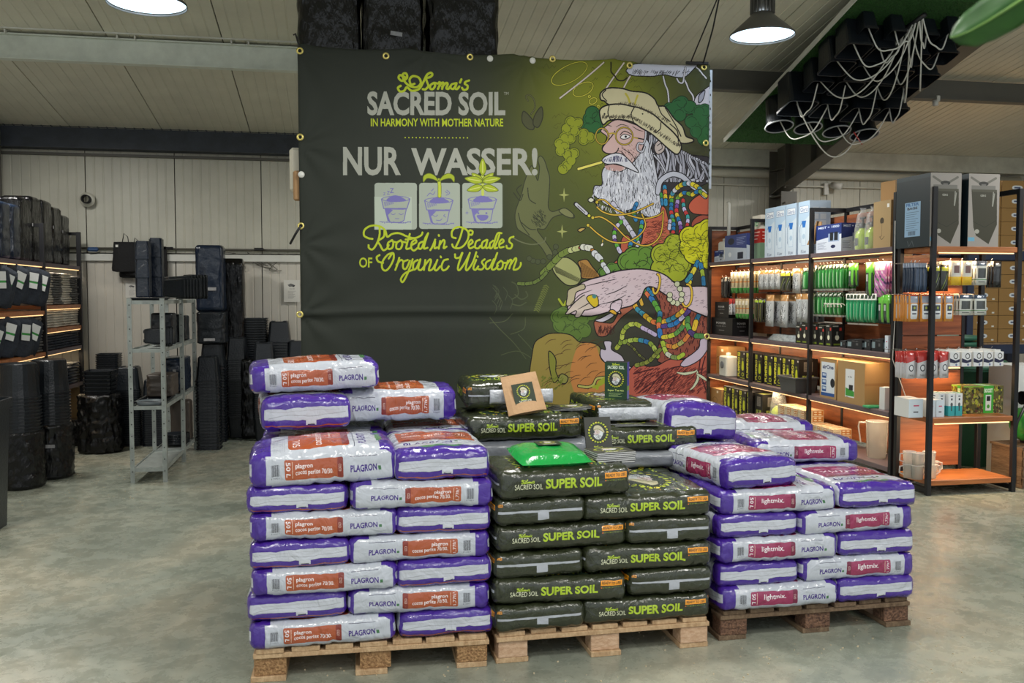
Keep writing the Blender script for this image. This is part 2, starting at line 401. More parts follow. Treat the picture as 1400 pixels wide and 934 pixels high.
# haunched portal rafter and its column (right), corner column (left)
XR = 5.74; ra = B()
def zr(y): return 2.97+(11.35-y)*(4.12-2.97)/(11.35-6.9) if y > 6.9 else 4.12+(6.9-y)*0.152
ys = [11.3, 9.0, 6.9, 2.0, -2.0]
for i in range(len(ys)-1):
    a, c_ = ys[i], ys[i+1]
    ra.add([(XR+s*0.006, y, z) for s in (-1, 1) for (y, z) in ((a, zr(a)), (c_, zr(c_)), (c_, roofz(c_)), (a, roofz(a)))], [(0,1,2,3),(7,6,5,4)])
    ra.add([(XR+s*0.10, y, zr(y)+t) for t in (0, 0.014) for (s, y) in ((-1, a), (1, a), (1, c_), (-1, c_))], [(3,2,1,0),(4,5,6,7),(0,1,5,4),(1,2,6,5),(2,3,7,6),(3,0,4,7)])
for y in (10.95, 10.3): ra.box((XR, y, (zr(y)+roofz(y))/2), (0.16, 0.012, roofz(y)-zr(y)))
trim('trim_11', ra, m_brown)
co = B().box((XR, 11.32, 1.78), (0.22, 0.014, 3.56)).box((XR, 10.98, 1.5), (0.22, 0.014, 3.0)).box((XR, 11.15, 1.5), (0.012, 0.34, 3.0))
for z in (2.95, 2.55, 3.3): co.box((XR, 11.15, z), (0.2, 0.33, 0.014))
for x in (-0.07, 0.07):
    for z in (3.15, 3.05, 2.85, 3.25): co.tube([(XR+x, 10.965, z), (XR+x, 10.945, z)], 0.013, 6)
trim('trim_12', co, m_brown)
trim('trim_13', B().box((-3.88, 11.3, 1.78), (0.22, 0.02, 3.5)).box((-3.88, 11.0, 1.78), (0.22, 0.02, 3.5)).box((-3.88, 11.15, 1.78), (0.02, 0.3, 3.5)).box((-3.88, 11.14, 2.75), (0.2, 0.3, 0.02)), m_brown)
# ================================================================ WALL FITTINGS
t = thing('security_camera', 'small white bullet camera high on the back wall right of the steel column', 'camera', (6.53, YW-0.05, 3.10))
B().box((0,0,0), (0.07,0.04,0.16), bev=0.006).build('mounting_box', m_white, t)
B().tube([(0.06,-0.04,0.05),(0.14,-0.16,0.02)], 0.045, 12).build('camera_body', m_white, t)
B().tube([(0,-0.02,-0.08),(0.01,-0.02,-0.3),(-0.02,-0.02,-0.62)], 0.005, 5).build('cable', m_brown, t)
p = atY(119.5, 273, YW-0.08)
t = thing('wall_vent_pipe', 'short dark round pipe stub sticking out of the back wall at upper left', 'pipe', p)
B().lathe([(0.05,0),(0.05,-0.10),(0.04,-0.10),(0.04,0)], M=Matrix.Rotation(-math.pi/2, 3, 'X'), n=16).build('pipe_stub', mat('black_rubber', (24,24,26), 0.6), t)
B().lathe([(0.085,0),(0.085,-0.012),(0.05,-0.012)], M=Matrix.Rotation(-math.pi/2, 3, 'X'), n=16).build('collar', m_panel, t)
for i, (px, py, lab) in enumerate(((1027, 139, 'x'),)): pass
p = atY(1279, 141, 8.72)
t = thing('hanging_tag', 'small white spotlight clipped under the dark purlin at upper right', 'light fitting', p)
B().tube([(0,0,0.03),(0.0,0,-0.03)], 0.03, 10).build('fitting_body', m_white, t); B().box((0.03,0,0.05), (0.04,0.02,0.06), bev=.004).build('clip', m_white, t)
# paper notice on the wall
cvp = Cv(200, 260, (205,203,196))
for r_ in range(5): cvp.stroke([(50+r_*6,60+r_*5),(90,44+r_*7),(140-r_*3,64+r_*4)], 5, (40,40,45))
cvp.text('WALL SAFE', (70,100,135,110), (60,60,60))
for k in range(8): cvp.rect(50, 130+k*12, 150-(k*17) % 40, 133+k*12, (120,120,120))
m_paper = img_mat('paper_notice', cvp.image('paper_notice'), 0.6)
p = atY(399, 398, YW-0.075)
pn = B().box((0,0,0), (0.19, 0.004, 0.27), uvr={'d': (0,0,.01,.01), 'f': (0,0,1,1)}).build('paper_notice', m_paper, None, p); tag(pn, 'white paper notice on the back wall beside the left edge of the banner', 'notice')
p = atY(180.5, 397, YW-0.075)
pn = B().box((0,0,0), (0.14, 0.004, 0.18), uvr={'d': (0,0,.01,.01), 'f': (0,0,1,1)}).build('paper_notice', m_paper, None, p); tag(pn, 'white paper notice on the back wall behind the metal rack of pots', 'notice')
# cable tangle and small socket box on the wall ledge
bt = B()
for k in range(5):
    x0 = 308+k*13; pts = [atY(x0+(j*17+k*5) % 40, 345+((j*j*3+k*7) % 26), YW-0.07) for j in range(6)]
    bt.tube([tuple(q) for q in catmull([tuple(q) for q in pts], k=5)], 0.004, 4)
tag(bt.build('wall_cable', m_brown), 'tangle of thin loose cables on the back wall left of the banner', 'cable')
p = atY(354, 341, YW-0.10)
tag(B().box((0,0,0), (0.11,0.06,0.035), bev=.006).build('cable_box', mat('black_rubber'), None, p), 'small black junction box on the wall rail left of the banner', 'box')
# ================================================================ PENDANT LAMPS
m_lamp = mat('lamp_grey', (88,86,80), 0.4, metal=0.2); m_glow = mat('lamp_glow', (240,245,250), 0.5, emit=(225,238,255), estr=14)
m_lampin = mat('lamp_reflector', (200,215,225), 0.35, emit=(185,210,228), estr=3.0)
def lamp(p, D, lab):
    t = thing('pendant_lamp', lab, 'lamp', p, group='high-bay pendant lamps')
    R = D/2
    B().lathe([(R*0.30, 0.16), (R*0.42, 0.13), (R*0.99, 0.015), (R, 0.0), (R*0.985, 0.0)], n=40).build('lamp_shade', m_lamp, t)
    rf_ = B().lathe([(R*0.965, 0.016), (R*0.52, 0.10), (R*0.40, 0.115)], n=40).build('reflector', m_lampin, t)
    B().lathe([(R*0.40, 0.11), (R*0.38, 0.085), (0.001, 0.075)], n=32).build('light_source', m_glow, rf_)
    hs = B().lathe([(0.001, 0.15), (R*0.27, 0.15), (R*0.27, 0.52), (0.001, 0.52)], n=20)
    for k in range(18): a = k*math.pi/9; hs.box((R*0.32*math.cos(a), R*0.32*math.sin(a), 0.335), (R*0.12, 0.006, 0.36), rz=a)
    hs.build('heat_sink', m_lamp, t)
    B().tube([(0,0,0.52),(0,0,roofz(p[1])-p[2])], 0.006, 6).build('hanging_cable', mat('black_rubber'), t)
lamp(atY(201, 7, 5.7), 0.45, 'grey high-bay lamp with a glowing shade at the top left of the hall')
lamp(atY(1042, 50, 6.0), 0.45, 'grey high-bay lamp with a finned heat sink right of the banner')
# ================================================================ BAG PRINTS
PUR = (66,36,140); PUR2 = (56,28,120); WHT = (184,189,199); 
def logo_face(cv, cx, cy, R, seed=1):
    """round badge: ring of lime letters round a white bearded head in a beret"""
    cv.disc(cx, cy, R, (30,38,24)); 
    for k in range(22):
        a = 2*math.pi*k/22; cv.disc(cx+R*.86*math.cos(a), cy+R*.86*math.sin(a), R*.10, (176,190,50) if k % 4 else (222,208,70), ry=R*.085)
        cv.stroke([(cx+R*.80*math.cos(a), cy+R*.80*math.sin(a)), (cx+R*.92*math.cos(a+.1), cy+R*.92*math.sin(a+.1))], R*.03, (30,38,24))
    cv.disc(cx, cy, R*.72, (46,52,48))
    S = lambda P: [(cx+x*R, cy+y*R) for x, y in P]
    cv.poly(catmull(S([(-.30,-.10),(-.36,.12),(-.45,.30),(-.28,.52),(-.02,.62),(.25,.50),(.42,.22),(.45,-.05),(.2,-.2)]), True), (205,210,212))
    cv.poly(catmull(S([(-.28,-.22),(-.34,.02),(-.46,.10),(-.28,.20),(.02,.18),(.18,-.1)]), True), (196,180,182))
    cv.poly(catmull(S([(-.42,-.30),(-.30,-.55),(.05,-.62),(.38,-.42),(.58,-.05),(.50,.06),(.25,-.12),(-.1,-.22),(-.35,-.16)]), True), (188,182,150))
    cv.stroke(S([(-.40,-.24),(-.05,-.30),(.3,-.16),(.52,.04)]), R*.03, (40,40,36), smooth=True)
    cv.stroke(S([(-.18,-.06),(-.08,-.14),(.02,-.04),(-.08,.04),(-.18,-.06)]), R*.025, (150,135,50), smooth=True)
    rn = random.Random(seed)
    for k in range(60):
        x = rn.uniform(-.38,.42); y = rn.uniform(.12,.52)
        if x*x+(y-.1)**2 < .2: cv.stroke(S([(x, y), (x+rn.uniform(-.04,.04), y+.1)]), R*.014, (70,72,76))
def script_soma(cv, x0, y0, x1, y1, col, wd):
    """hand-lettered word in a sloping brush script"""
    P = SOMA; mx = 106.0; my = 30.0
    for st in P: cv.stroke([(x0+px/mx*(x1-x0), y0+py/my*(y1-y0)) for px, py in st], wd, col, smooth=True)
# traced strokes of the word, in a 106 x 30 frame
SOMA = [[(10,8),(3,5),(1,9),(6,13),(13,9),(12,3),(7,4),(9,13),(17,20),(27,22),(33,16),(30,8),(22,6),(17,11),(19,18),(24,17)],
        [(4,20),(0,23),(3,28),(9,27),(13,22),(20,27),(30,25),(36,16),(42,4),(48,0),(50,3),(46,7),(41,9),(42,14),(44,20),(40,25),(36,25)],
        [(52,15),(47,19),(47,24),(51,24),(54,19),(53,15),(58,16),(60,14)],[(62,15),(58,24)],[(60,20),(64,15),(66,16),(64,24)],[(64,21),(70,15),(72,17),(70,23),(73,24),(76,20)],
        [(84,15),(78,17),(76,22),(80,24),(84,18),(85,15),(83,23),(86,24),(89,20)],[(92,9),(90,14)],[(103,11),(98,13),(97,16),(101,19),(100,24),(95,25),(93,22)]]
def rot_side(cv, fn): pass
def plastic_shade(cv, x0, y0, x1, y1, seed, base): pass
def plagron(name, COL, COLD, back=False):
    cv = Cv(1024, 1280, WHT); rn = random.Random(3)
    light = name == 'lightmix'
    # ---- top (0..640)
    cv.rect(0,0,150,640,PUR); cv.poly([(874,0),(1024,0),(1024,640),(900,640),(900,470),(930,440),(930,200),(874,170)], PUR)
    cv.poly([(874,168),(930,200),(930,440),(896,470),(888,470),(888,206),(868,170)], (74,130,80))
    for k in range(9):
        for j in range(7): cv.rect(168+k*9, 40+j*84, 171+k*9, 110+j*84-(k*13) % 20, (150,155,165))
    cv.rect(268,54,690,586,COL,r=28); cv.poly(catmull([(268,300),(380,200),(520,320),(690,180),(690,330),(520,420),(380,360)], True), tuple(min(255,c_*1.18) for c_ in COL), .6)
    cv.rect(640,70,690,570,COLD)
    if light:
        cv.text('lightmix', (430,120,540,520), (240,236,240), rot=90); cv.text('plagron', (560,360,590,520), (225,215,225), rot=90)
        cv.text('Das Substrat mit Perlite', (370,200,395,520), (225,215,225), rot=90); cv.text('50 L', (300,120,350,200), (240,236,240), rot=90)
    else:
        cv.text('cocos perlite 70/30.', (440,90,520,550), (240,236,240), rot=-90); cv.text('plagron', (370,90,430,300), (240,236,240), rot=-90)
        cv.text('growing medium', (545,90,575,400), (235,225,220), rot=-90); cv.text('50 L', (300,440,350,540), (240,236,240), rot=-90)
    cv.text('PLAGRON', (752,230,812,560), PUR2, rot=90 if light else -90, bold=.02); cv.rect(765,190,790,212,(60,120,70)); cv.rect(722,140,727,600,(60,60,80))
    # ---- front (640..840) and back (840..1040)
    for y0, bk in ((640, False), (840, True)):
        X = (lambda x: 1024-x) if bk else (lambda x: x)
        def R(x0, ya, x1, yb, c_, r=0): a, b_ = sorted((X(x0), X(x1))); cv.rect(a, y0+ya, b_, y0+yb, c_, r=r)
        def Tt(tx, x0, ya, x1, yb, c_, **k): a, b_ = (x0, x1) if not bk else (1024-x1, 1024-x0); cv.text(tx, (a, y0+ya, b_, y0+yb), c_, **k)
        R(0,0,112,200,PUR); R(986,0,1024,200,PUR)
        cv.poly([(X(940),y0),(X(1024),y0),(X(1024),y0+60),(X(960),y0+16)], PUR)
        for k in range(11): R(146+k*5, 62, 148+k*5+(k % 3), 138, (60,62,70))
        Tt('8 716500 0', 146, 144, 202, 154, (60,62,70))
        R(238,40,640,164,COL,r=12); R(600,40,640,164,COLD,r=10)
        R(290,52,293,152,(235,210,190))
        if bk: Tt('1,77ft\u00b3', 250, 52, 276, 152, (240,236,240), rot=-90)
        else: Tt('50 L', 248, 56, 278, 148, (240,236,240), rot=90, bold=.01)
        if light: Tt('lightmix.', 350, 66, 540, 124, (240,236,240), bold=.01)
        else:
            Tt('plagron', 312, 62, 430, 100, (240,236,240), bold=.012); Tt('cocos perlite 70/30.', 312, 104, 570, 144, (240,236,240), bold=.01)
        Tt('COCO', 608, 80, 626, 124, (240,220,210), rot=90)
        R(690,38,880,42,(60,60,80)); Tt('PLAGRON', 690, 92, 880, 136, PUR2, bold=.03)
        if not bk: cv.rect(890, y0+112, 910, y0+134, (60,110,70))
        else: cv.rect(1024-690+8, y0+114, 1024-690+26, y0+134, (60,110,70))
    # ---- end (1040..1280)
    cv.rect(0,1040,1024,1280,PUR); cv.poly([(0,1122),(60,1112),(1024,1100),(1024,1204),(60,1212),(0,1200)], (190,194,204))
    cv.stroke([(60,1196),(300,1170),(640,1178),(980,1150)], 5, (150,152,160), smooth=True); cv.stroke([(80,1140),(400,1134),(900,1128)], 4, (168,170,178), smooth=True)  # shaded fold creases painted as grey strokes on the white band
    cv.stroke([(0,1206),(500,1212),(1024,1200)], 3, (60,45,90)); cv.rect(500,1208,620,1244,(200,203,212)); cv.rect(520,1236,604,1244,(50,45,60))
    cv.rect(0,1262,1024,1280,COL if not light else PUR2)
    return img_mat(name+'_bag', cv.image(name+'_bag'), 0.22, coat=0.6, bump=0.85, bscale=13, wrinkle=True)
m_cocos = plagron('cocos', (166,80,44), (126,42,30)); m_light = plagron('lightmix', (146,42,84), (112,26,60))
OLV = (43,48,30); OLK = (28,32,20); LIM = (170,196,44)
def soil():
    cv = Cv(1024, 1280, OLV); rn = random.Random(11)
    def swirl(n, y0, y1):
        for _ in range(n):
            x, y = rn.uniform(0,1024), rn.uniform(y0,y1); a = rn.uniform(0,6.28); P = [(x, y)]; da = rn.uniform(-.5,.5)
            for k in range(rn.randint(5,11)): a += da+rn.uniform(-.35,.35); x += 14*math.cos(a); y += 14*math.sin(a); P.append((x, min(max(y, y0+1), y1-2)))
            cv.stroke(P, rn.choice((3,4,5)), OLK, smooth=True)
    swirl(230, 0, 640); swirl(90, 640, 840); swirl(90, 840, 1040); swirl(60, 1040, 1280)
    # top: dark picture with a round badge
    cv.rect(150,60,860,580,(38,58,44),.75)
    logo_face(cv, 430, 320, 235)
    cv.text('SACRED SOIL', (700,90,780,550), (150,170,60), rot=90, bold=.02); cv.text('SUPER SOIL', (800,90,850,550), LIM, rot=90, bold=.02)
    for k in range(26): cv.disc(170+rn.uniform(-14,14), 70+k*19, 9, (150,160,50)); 
    for k in range(60):
        x = rn.uniform(160,850); y = rn.choice((rn.uniform(62,100), rn.uniform(540,578))); cv.disc(x, y, rn.uniform(4,10), rn.choice(((150,160,50),(178,120,40),(90,110,50))))
    for y0 in (640, 840):
        script_soma(cv, 170, y0+62, 270, y0+92, LIM, 4)
        cv.text('SACRED SOIL', (120,y0+94,330,y0+132), (226,228,196), bold=.0)
        cv.text('SUPER SOIL', (352,y0+62,790,y0+134), LIM, bold=.035)
        cv.rect(812,y0+38,985,y0+78,(235,152,30)); cv.text('READY TO USE', (822,y0+47,975,y0+68), (60,50,20), bold=.03)
        cv.text('50 LITER (1.8 CU FT)', (826,y0+88,975,y0+100), (160,180,60)); cv.disc(818,y0+94,5,(220,110,30))
    # end: long light tape with a T
    cv.rect(0,1140,1000,1166,(172,176,186)); cv.rect(470,1166,600,1236,(172,176,186)); cv.rect(0,1236,1024,1280,(40,45,28))
    cv.stroke([(10,1152),(500,1150),(1000,1156)], 3, (176,182,186)); cv.rect(0,1060,70,1090,(225,146,34)); cv.text('TO USE', (6,1066,64,1084), (60,50,20), bold=.03)
    return img_mat('soil_bag', cv.image('soil_bag'), 0.24, coat=0.55, bump=0.75, bscale=13, wrinkle=True)
m_soil = soil()
def silver():
    return mat('silver_film', (118,122,130), 0.35, bump=0.9, bscale=9, var=0.12, vscale=5, coat=0.4)
m_silver = silver()
# ================================================================ BAG GEOMETRY
def bag_mesh(name, m, L=0.63, W=0.42, H=0.121, seed=0, plump=0.0, end_strip=None, n=(30, 20, 7), droop=0.0):
    hx, hy, hz = L/2, W/2, H/2; r = min(0.031, hz*0.92); rn = random.Random(seed); ox = Vector((seed*3.1, seed*1.7, 5.0))
    def surf(a, b, c):
        p = Vector((a*hx, b*hy, c*hz)); q = Vector((max(-hx+r, min(hx-r, p.x)), max(-hy+r, min(hy-r, p.y)), max(-hz+r*.98, min(hz-r*.98, p.z))))
        d = p-q
        if d.length > 1e-6: p = q+d.normalized()*r
        ea, eb = abs(p.x/hx), abs(p.y/hy)
        k = (1-0.045*ea**6)*(1-0.02*eb**8)
        if p.z > 0: p.z *= k*(1+plump*(1-ea**2)*(1-eb**2))
        else: p.z *= k
        p.y *= 1-0.022*ea**8; p.x *= 1-0.012*eb**6
        p.y += math.copysign(0.010*(1-(p.z/hz)**2)*(1-ea**4), p.y) if eb > .6 else 0
        p.z -= droop*max(0, p.x/hx-0.2)**2
        nr = Vector((p.x/hx**2, p.y/hy**2, p.z/hz**2)).normalized()
        s1 = noise.fractal(Vector((p.x*9, p.y*9, p.z*9))+ox, 1.0, 2.0, 3)*0.005
        wk = ea**3*max(0, 1-max(0, ea-.9)/.08)
        s2 = (1-abs(noise.noise(Vector((p.x*5, p.y*22, p.z*28))+ox)))**3*0.009*wk-(1-abs(noise.noise(Vector((p.x*14, p.y*9, p.z*6))-ox)))**10*0.006
        s3 = noise.noise(Vector((p.x*30, p.y*8, p.z*20))-ox)*0.0022
        return p+nr*(s1+s2+s3-0.002)
    bb = B(); na, nb, nc = n
    def face(fn, nu, nv, reg):
        u0, v0, u1, v1 = reg; vs = []; uv = []
        for j in range(nv+1):
            for i in range(nu+1): vs.append(surf(*fn(i/nu*2-1, j/nv*2-1))); uv.append((u0+(u1-u0)*i/nu, v0+(v1-v0)*j/nv))
        fs = [(j*(nu+1)+i, j*(nu+1)+i+1, (j+1)*(nu+1)+i+1, (j+1)*(nu+1)+i) for j in range(nv) for i in range(nu)]
        bb.add(vs, fs, [[uv[k] for k in f] for f in fs], True)
    H_ = 1280.0; e = 0.0015
    top = (0, 1-640/H_+e, 1, 1-e); fr = (0, 1-840/H_+e, 1, 1-640/H_-e); bk = (0, 1-1040/H_+e, 1, 1-840/H_-e); en = (0, e, 1, 1-1040/H_-e)
    face(lambda a, b: (a, b, 1), na, nb, top)
    face(lambda a, b: (a, -b, -1), na, nb, (0, 1-640/H_+e, 1, 1-e))
    face(lambda a, c: (a, -1, c), na, nc, fr)
    face(lambda a, c: (-a, 1, c), na, nc, bk)
    face(lambda b, c: (1, b, c), nb, nc, en)
    face(lambda b, c: (-1, -b, c), nb, nc, en)
    me = bb.mesh(name, m); bm = bmesh.new(); bm.from_mesh(me); bmesh.ops.remove_doubles(bm, verts=bm.verts, dist=0.0006); bm.to_mesh(me); bm.free()
    for p in me.polygons: p.use_smooth = True
    return me
# sealed fin with ragged ends at one end of a bag
def fin_mesh(name, W, m, seed):
    rn = random.Random(seed); bb = B(); vs = []
    for i in range(15):
        y = (i/14-.5)*W*.84
        vs += [(-.006, y, .016+rn.uniform(-.002,.002)), (.003+rn.uniform(-.001,.003), y+rn.uniform(-.004,.004), -.016+rn.uniform(-.004,.004))]
    fs = [(i*2, i*2+1, i*2+3, i*2+2) for i in range(14)]
    o = len(vs); vs2 = [(x, y, z-0.002) for x, y, z in vs]
    return bb.add(vs+vs2, fs+[(f[3]+o, f[2]+o, f[1]+o, f[0]+o) for f in fs], smooth=True).mesh(name, m)
m_pfilm = mat('purple_film', PUR, 0.25, coat=.5); m_ofilm = mat('olive_film', OLV, 0.25, coat=.5)
m_wfilm = mat('white_film', (158,162,172), .3, coat=.5, bump=.8, bscale=25)
KIND = {'cocos': (m_cocos, m_wfilm), 'light': (m_light, m_wfilm), 'soil': (m_soil, m_ofilm), 'silver': (m_silver, m_silver)}
BM = {}
def get_bag(kind, var, plump=0):
    k = (kind, var, plump)
    if k not in BM:
        BM[k] = (bag_mesh('bag', KIND[kind][0], seed=var+len(kind)*7, plump=plump), fin_mesh('end_fin', 0.42, KIND[kind][1], var+3))
    return BM[k]
_bn = [0]
def bag(kind, x, y, z, rz, label, group=None, plump=0, rx=0, ry=0, name='substrate_bag', sc=(1,1,1), cat='bag', var=None):
    _bn[0] += 1; v = _bn[0] % 3 if var is None else var; me, fm = get_bag(kind, v, plump)
    t = thing(name, label, cat, (x, y, z), 0, group); t.rotation_euler = (rx, ry, rz); t.scale = sc
    link('sack', me, t, (0, 0, 0.059)); link('end_fin', fm, t, (0.305, 0, 0.059)); link('end_fin', fm, t, (-0.305, 0, 0.059), (0, 0, math.pi))
    return t
# ================================================================ PALLETS (1.0 x 1.2 m)
m_wood = mat('pine_planks', (204,174,136), 0.7, col2=(164,130,94), vscale=3, stretch=(14,1,8), bump=0.3, bscale=12)
m_wood2 = mat('old_planks', (128,106,82), 0.8, col2=(84,64,46), vscale=3, stretch=(14,1,8), bump=0.4, bscale=12)
m_chip = mat('chipboard_block', (190,150,104), 0.85, col2=(120,84,52), vscale=90, bump=0.8, bscale=90)
m_chip2 = mat('old_chipboard_block', (140,104,80), 0.85, col2=(60,38,30), vscale=80, bump=0.8, bscale=80)
m_block = mat('pine_block', (212,180,150), 0.75, col2=(178,140,108), vscale=5, stretch=(6,6,14), bump=0.3, bscale=20)
def pallet(x, y, rz, label, mw, mb, W=1.02, D=1.2, seed=0):
    rn = random.Random(seed); t = thing('pallet', label, 'pallet', (x, y, 0), rz)      # origin: front left corner on the floor
    for px in (0.0, W/2-.07, W-.14):                                                  # bottom boards run back
        B().box((px+.07+rn.uniform(-.008,.008), D/2, .012), (.13+rn.uniform(0,.02), D+rn.uniform(-.02,.02), .024), rz=rn.uniform(-.006,.006), bev=.002).build('bottom_board', mw, t)
        for py in (.05, D/2, D-.05):
            B().box((px+.07+rn.uniform(-.01,.01), py+rn.uniform(0,.01), .063), (.135, .10 if py != D/2 else .14, .077), rz=rn.uniform(-.03,.03), bev=.003).build('block', mb, t)
    for k, py in enumerate((.05, D/2, D-.05)):
        B().box((W/2, py, .113), (W, .11, .021), bev=.002).build('stringer_board', mw, t)
    n = 7; bw = W/n
    for k in range(n):
        B().box(((k+.5)*bw, D/2+rn.uniform(-.006,.006), .135), (bw-rn.uniform(.018,.03), D+rn.uniform(-.01,.015), .021), rz=rn.uniform(-.004,.004), bev=.002).build('deck_board', mw, t)
    return t
PZ = 0.146; LHS = {'cocos': 0.117, 'soil': 0.121, 'light': 0.116}
pallet(-0.38, 3.945, -0.02, 'pale wooden pallet with chipboard blocks under the orange-label bags', m_wood, m_chip, seed=1)
pallet(0.675, 3.935, 0.02, 'clean pine pallet with solid blocks under the dark green soil bags', m_wood, m_block, seed=2)
pallet(1.775, 4.01, 0.02, 'weathered grey-brown pallet under the magenta-label bags', m_wood2, m_chip2, seed=3)
# ================================================================ STACKED BAGS
rn = random.Random(21)
ORD = ['bottom', 'second', 'third', 'fourth', 'fifth', 'sixth', 'seventh', 'eighth']
H90 = math.pi/2
def column(kind, x0, y0, rz0, layers, first_long_left, desc, where, skip=(), W=1.05):
    LH = LHS[kind]
    # layers alternate: long bag left + end-on bag right, then the mirror image; three bags deep behind them
    org = Matrix.Translation((x0, y0, 0)) @ Matrix.Rotation(rz0, 4, 'Z')
    for k in range(layers):
        ll = (k % 2 == 0) == first_long_left; z = PZ+k*LH
        def put(lx, ly, rz, lab, grp=None):
            p = org @ Vector((lx+rn.uniform(-.008,.008), ly+rn.uniform(-.012,.012), z))
            bag(kind, p.x, p.y, p.z, rz0+rz+rn.uniform(-.018,.018), lab, grp, plump=.12 if k == layers-1 else 0, rx=rn.uniform(-.012,.012), ry=rn.uniform(-.012,.012))
        def hid(lx, ly, rz): put(lx, ly, rz, '%s in the %s row, %s side, %s layer, %s pallet' % (desc, 'back' if ly > .9 else 'middle', 'left' if lx < .5 else 'right', ORD[k], where), 'back rows of the '+where+' pallet')
        if (k, 'L') not in skip:
            if ll: put(.315, .21, 0, '%s lying lengthwise, left end of the %s layer, %s pallet' % (desc, ORD[k], where))
            else: put(.21, .315, H90, '%s seen end-on, left end of the %s layer, %s pallet' % (desc, ORD[k], where))
        if (k, 'R') not in skip:
            if ll: put(W-.21, .315, -H90, '%s seen end-on, right end of the %s layer, %s pallet' % (desc, ORD[k], where))
            else: put(W-.315, .21, math.pi, '%s lying lengthwise, right end of the %s layer, %s pallet' % (desc, ORD[k], where))
        if (k, 'B') not in skip:
            if ll: hid(.315, .645, 0); hid(.315, 1.075, 0); hid(W-.21, .96, -H90)
            else: hid(.21, .96, H90); hid(W-.315, .645, math.pi); hid(W-.315, 1.075, math.pi)

CD = 'orange-label white bag'; SD = 'dark olive soil bag'; LD = 'magenta-label white bag'
column('cocos', -0.395, 3.915, 0.0, 7, True, CD, 'left', skip=((6,'L'),(6,'R')))
z7 = PZ+6*LHS['cocos']
bag('cocos', -0.08, 4.135, z7, 0.05, 'big orange-label white bag on its side, top front left of the left pallet', plump=.5, ry=-.02, sc=(1,1,1.25))
bag('cocos', 0.43, 4.23, z7, -H90+.02, 'orange-label white bag with purple end, top front right of the left pallet', plump=.25, sc=(1,1,1.15))
bag('cocos', 0.275, 4.86, 1.015, math.pi+.02, 'orange-label white bag lying across the rear right of the left pallet top', plump=.2, sc=(1,1,1.35))
bag('cocos', -0.19, 4.72, 1.015, H90+.10, 'white and purple bag seen end-on below the topmost orange-label bag', plump=.25, ry=0.0, sc=(.95,1,1.3))
bag('cocos', -0.135, 4.72, 1.19, 0.10, 'topmost orange-label bag with crumpled purple end, crowning the left stack', plump=.35, ry=-.03, rx=.0, sc=(1,1,1.15))
# middle pallet
column('soil', 0.66, 3.92, 0.02, 6, False, SD, 'middle', skip=((4,'R'),(5,'L'),(5,'R'),(5,'B')))
zs = PZ+5*LHS['soil']
bag('soil', 1.385, 4.185, PZ+4*LHS['soil'], math.pi+.02, 'wide dark olive soil bag showing a round portrait badge, right front of the middle pallet', plump=.3, sc=(1.0,1.2,1.0))
bag('soil', 0.98, 4.125, zs, 0.045, 'dark olive soil bag carrying the green pouch, left front of the middle pallet', plump=.3, sc=(1,1,1.1))
bag('silver', 0.98, 4.80, zs, 0.02, 'silver bag below the dark olive soil bag at the rear left of the middle pallet', sc=(1,1,1.25))
bag('silver', 1.56, 4.80, zs, H90, 'silver bag below the dark olive soil bag at the rear right of the middle pallet', sc=(.9,1,.62))
bag('soil', 0.935, 4.80, .905, 0.04, 'dark olive soil bag below the brown paper pouch, rear left of the middle pallet', plump=.1, sc=(1,1,1.1))
bag('soil', 1.585, 4.80, .828, 0.02, 'dark olive soil bag behind the flat leaflets, rear right of the middle pallet', plump=.1, sc=(1,1,1.1))
bag('soil', 0.86, 5.0, 1.055, -H90-.05, 'dark olive bag with silver band, topmost at the rear left of the middle pallet', plump=.2, sc=(.9,.95,1.15))
bag('soil', 1.50, 4.95, .97, -H90+.02, 'dark olive bag with silver band below the small standing green pack', plump=.1, sc=(.9,.78,.95))
# right pallet
column('light', 1.76, 3.985, 0.02, 5, True, LD, 'right')
z6 = PZ+5*LHS['light']
bag('light', 1.955, 4.33, z6, H90+.13, 'magenta-label bag with its label face up, top front left of the right pallet', plump=.3, sc=(1.0,.95,1.15), ry=0.02)
bag('light', 2.545, 4.80, z6+.005, math.pi-.06, 'magenta-label bag with label face up in the rear right row of the right pallet', plump=.3)
bag('light', 1.99, 5.0, z6+.0, H90, 'purple and white bag flat under the tilted purple-ended bag, rear left of the right pallet', plump=.1)
bag('light', 2.52, 5.24, z6+.02, math.pi-.05, 'magenta-label bag furthest back on top of the right pallet', plump=.35, sc=(1,1,1.2))
bag('light', 1.90, 4.93, z6+.135, H90+.12, 'tilted bag with purple end and white fold, highest between middle and right pallets', plump=.55, ry=.05, rx=.10, sc=(1,1,1.5))

for (bx, by_, bz, w_, h_, nm) in ((.94, 4.703, 1.085, .34, .075, 0), (1.515, 4.655, .985, .33, .07, 1)):
    g = B(); vs = []; n_ = 20
    for j in range(7):
        for i in range(n_+1):
            u, v = i/n_, j/6; vs.append(((u-.5)*w_, -.010-.012*math.sin(math.pi*v)+.006*noise.noise(Vector((u*9, v*5, nm))), v*h_))
    g.add(vs, [(j*(n_+1)+i, j*(n_+1)+i+1, (j+1)*(n_+1)+i+1, (j+1)*(n_+1)+i) for j in range(6) for i in range(n_)], smooth=True)
    o = g.build('silver_band', mat('pale_film', (176,180,188), .35, bump=.9, bscale=22, coat=.3), None, (bx, by_, bz)); tag(o, ['crinkled silver film band across the end of the top rear bag, left','crinkled silver film band across the bag under the small green pack'][nm], 'film')
    so = o.modifiers.new('thick', 'SOLIDIFY'); so.thickness = .004
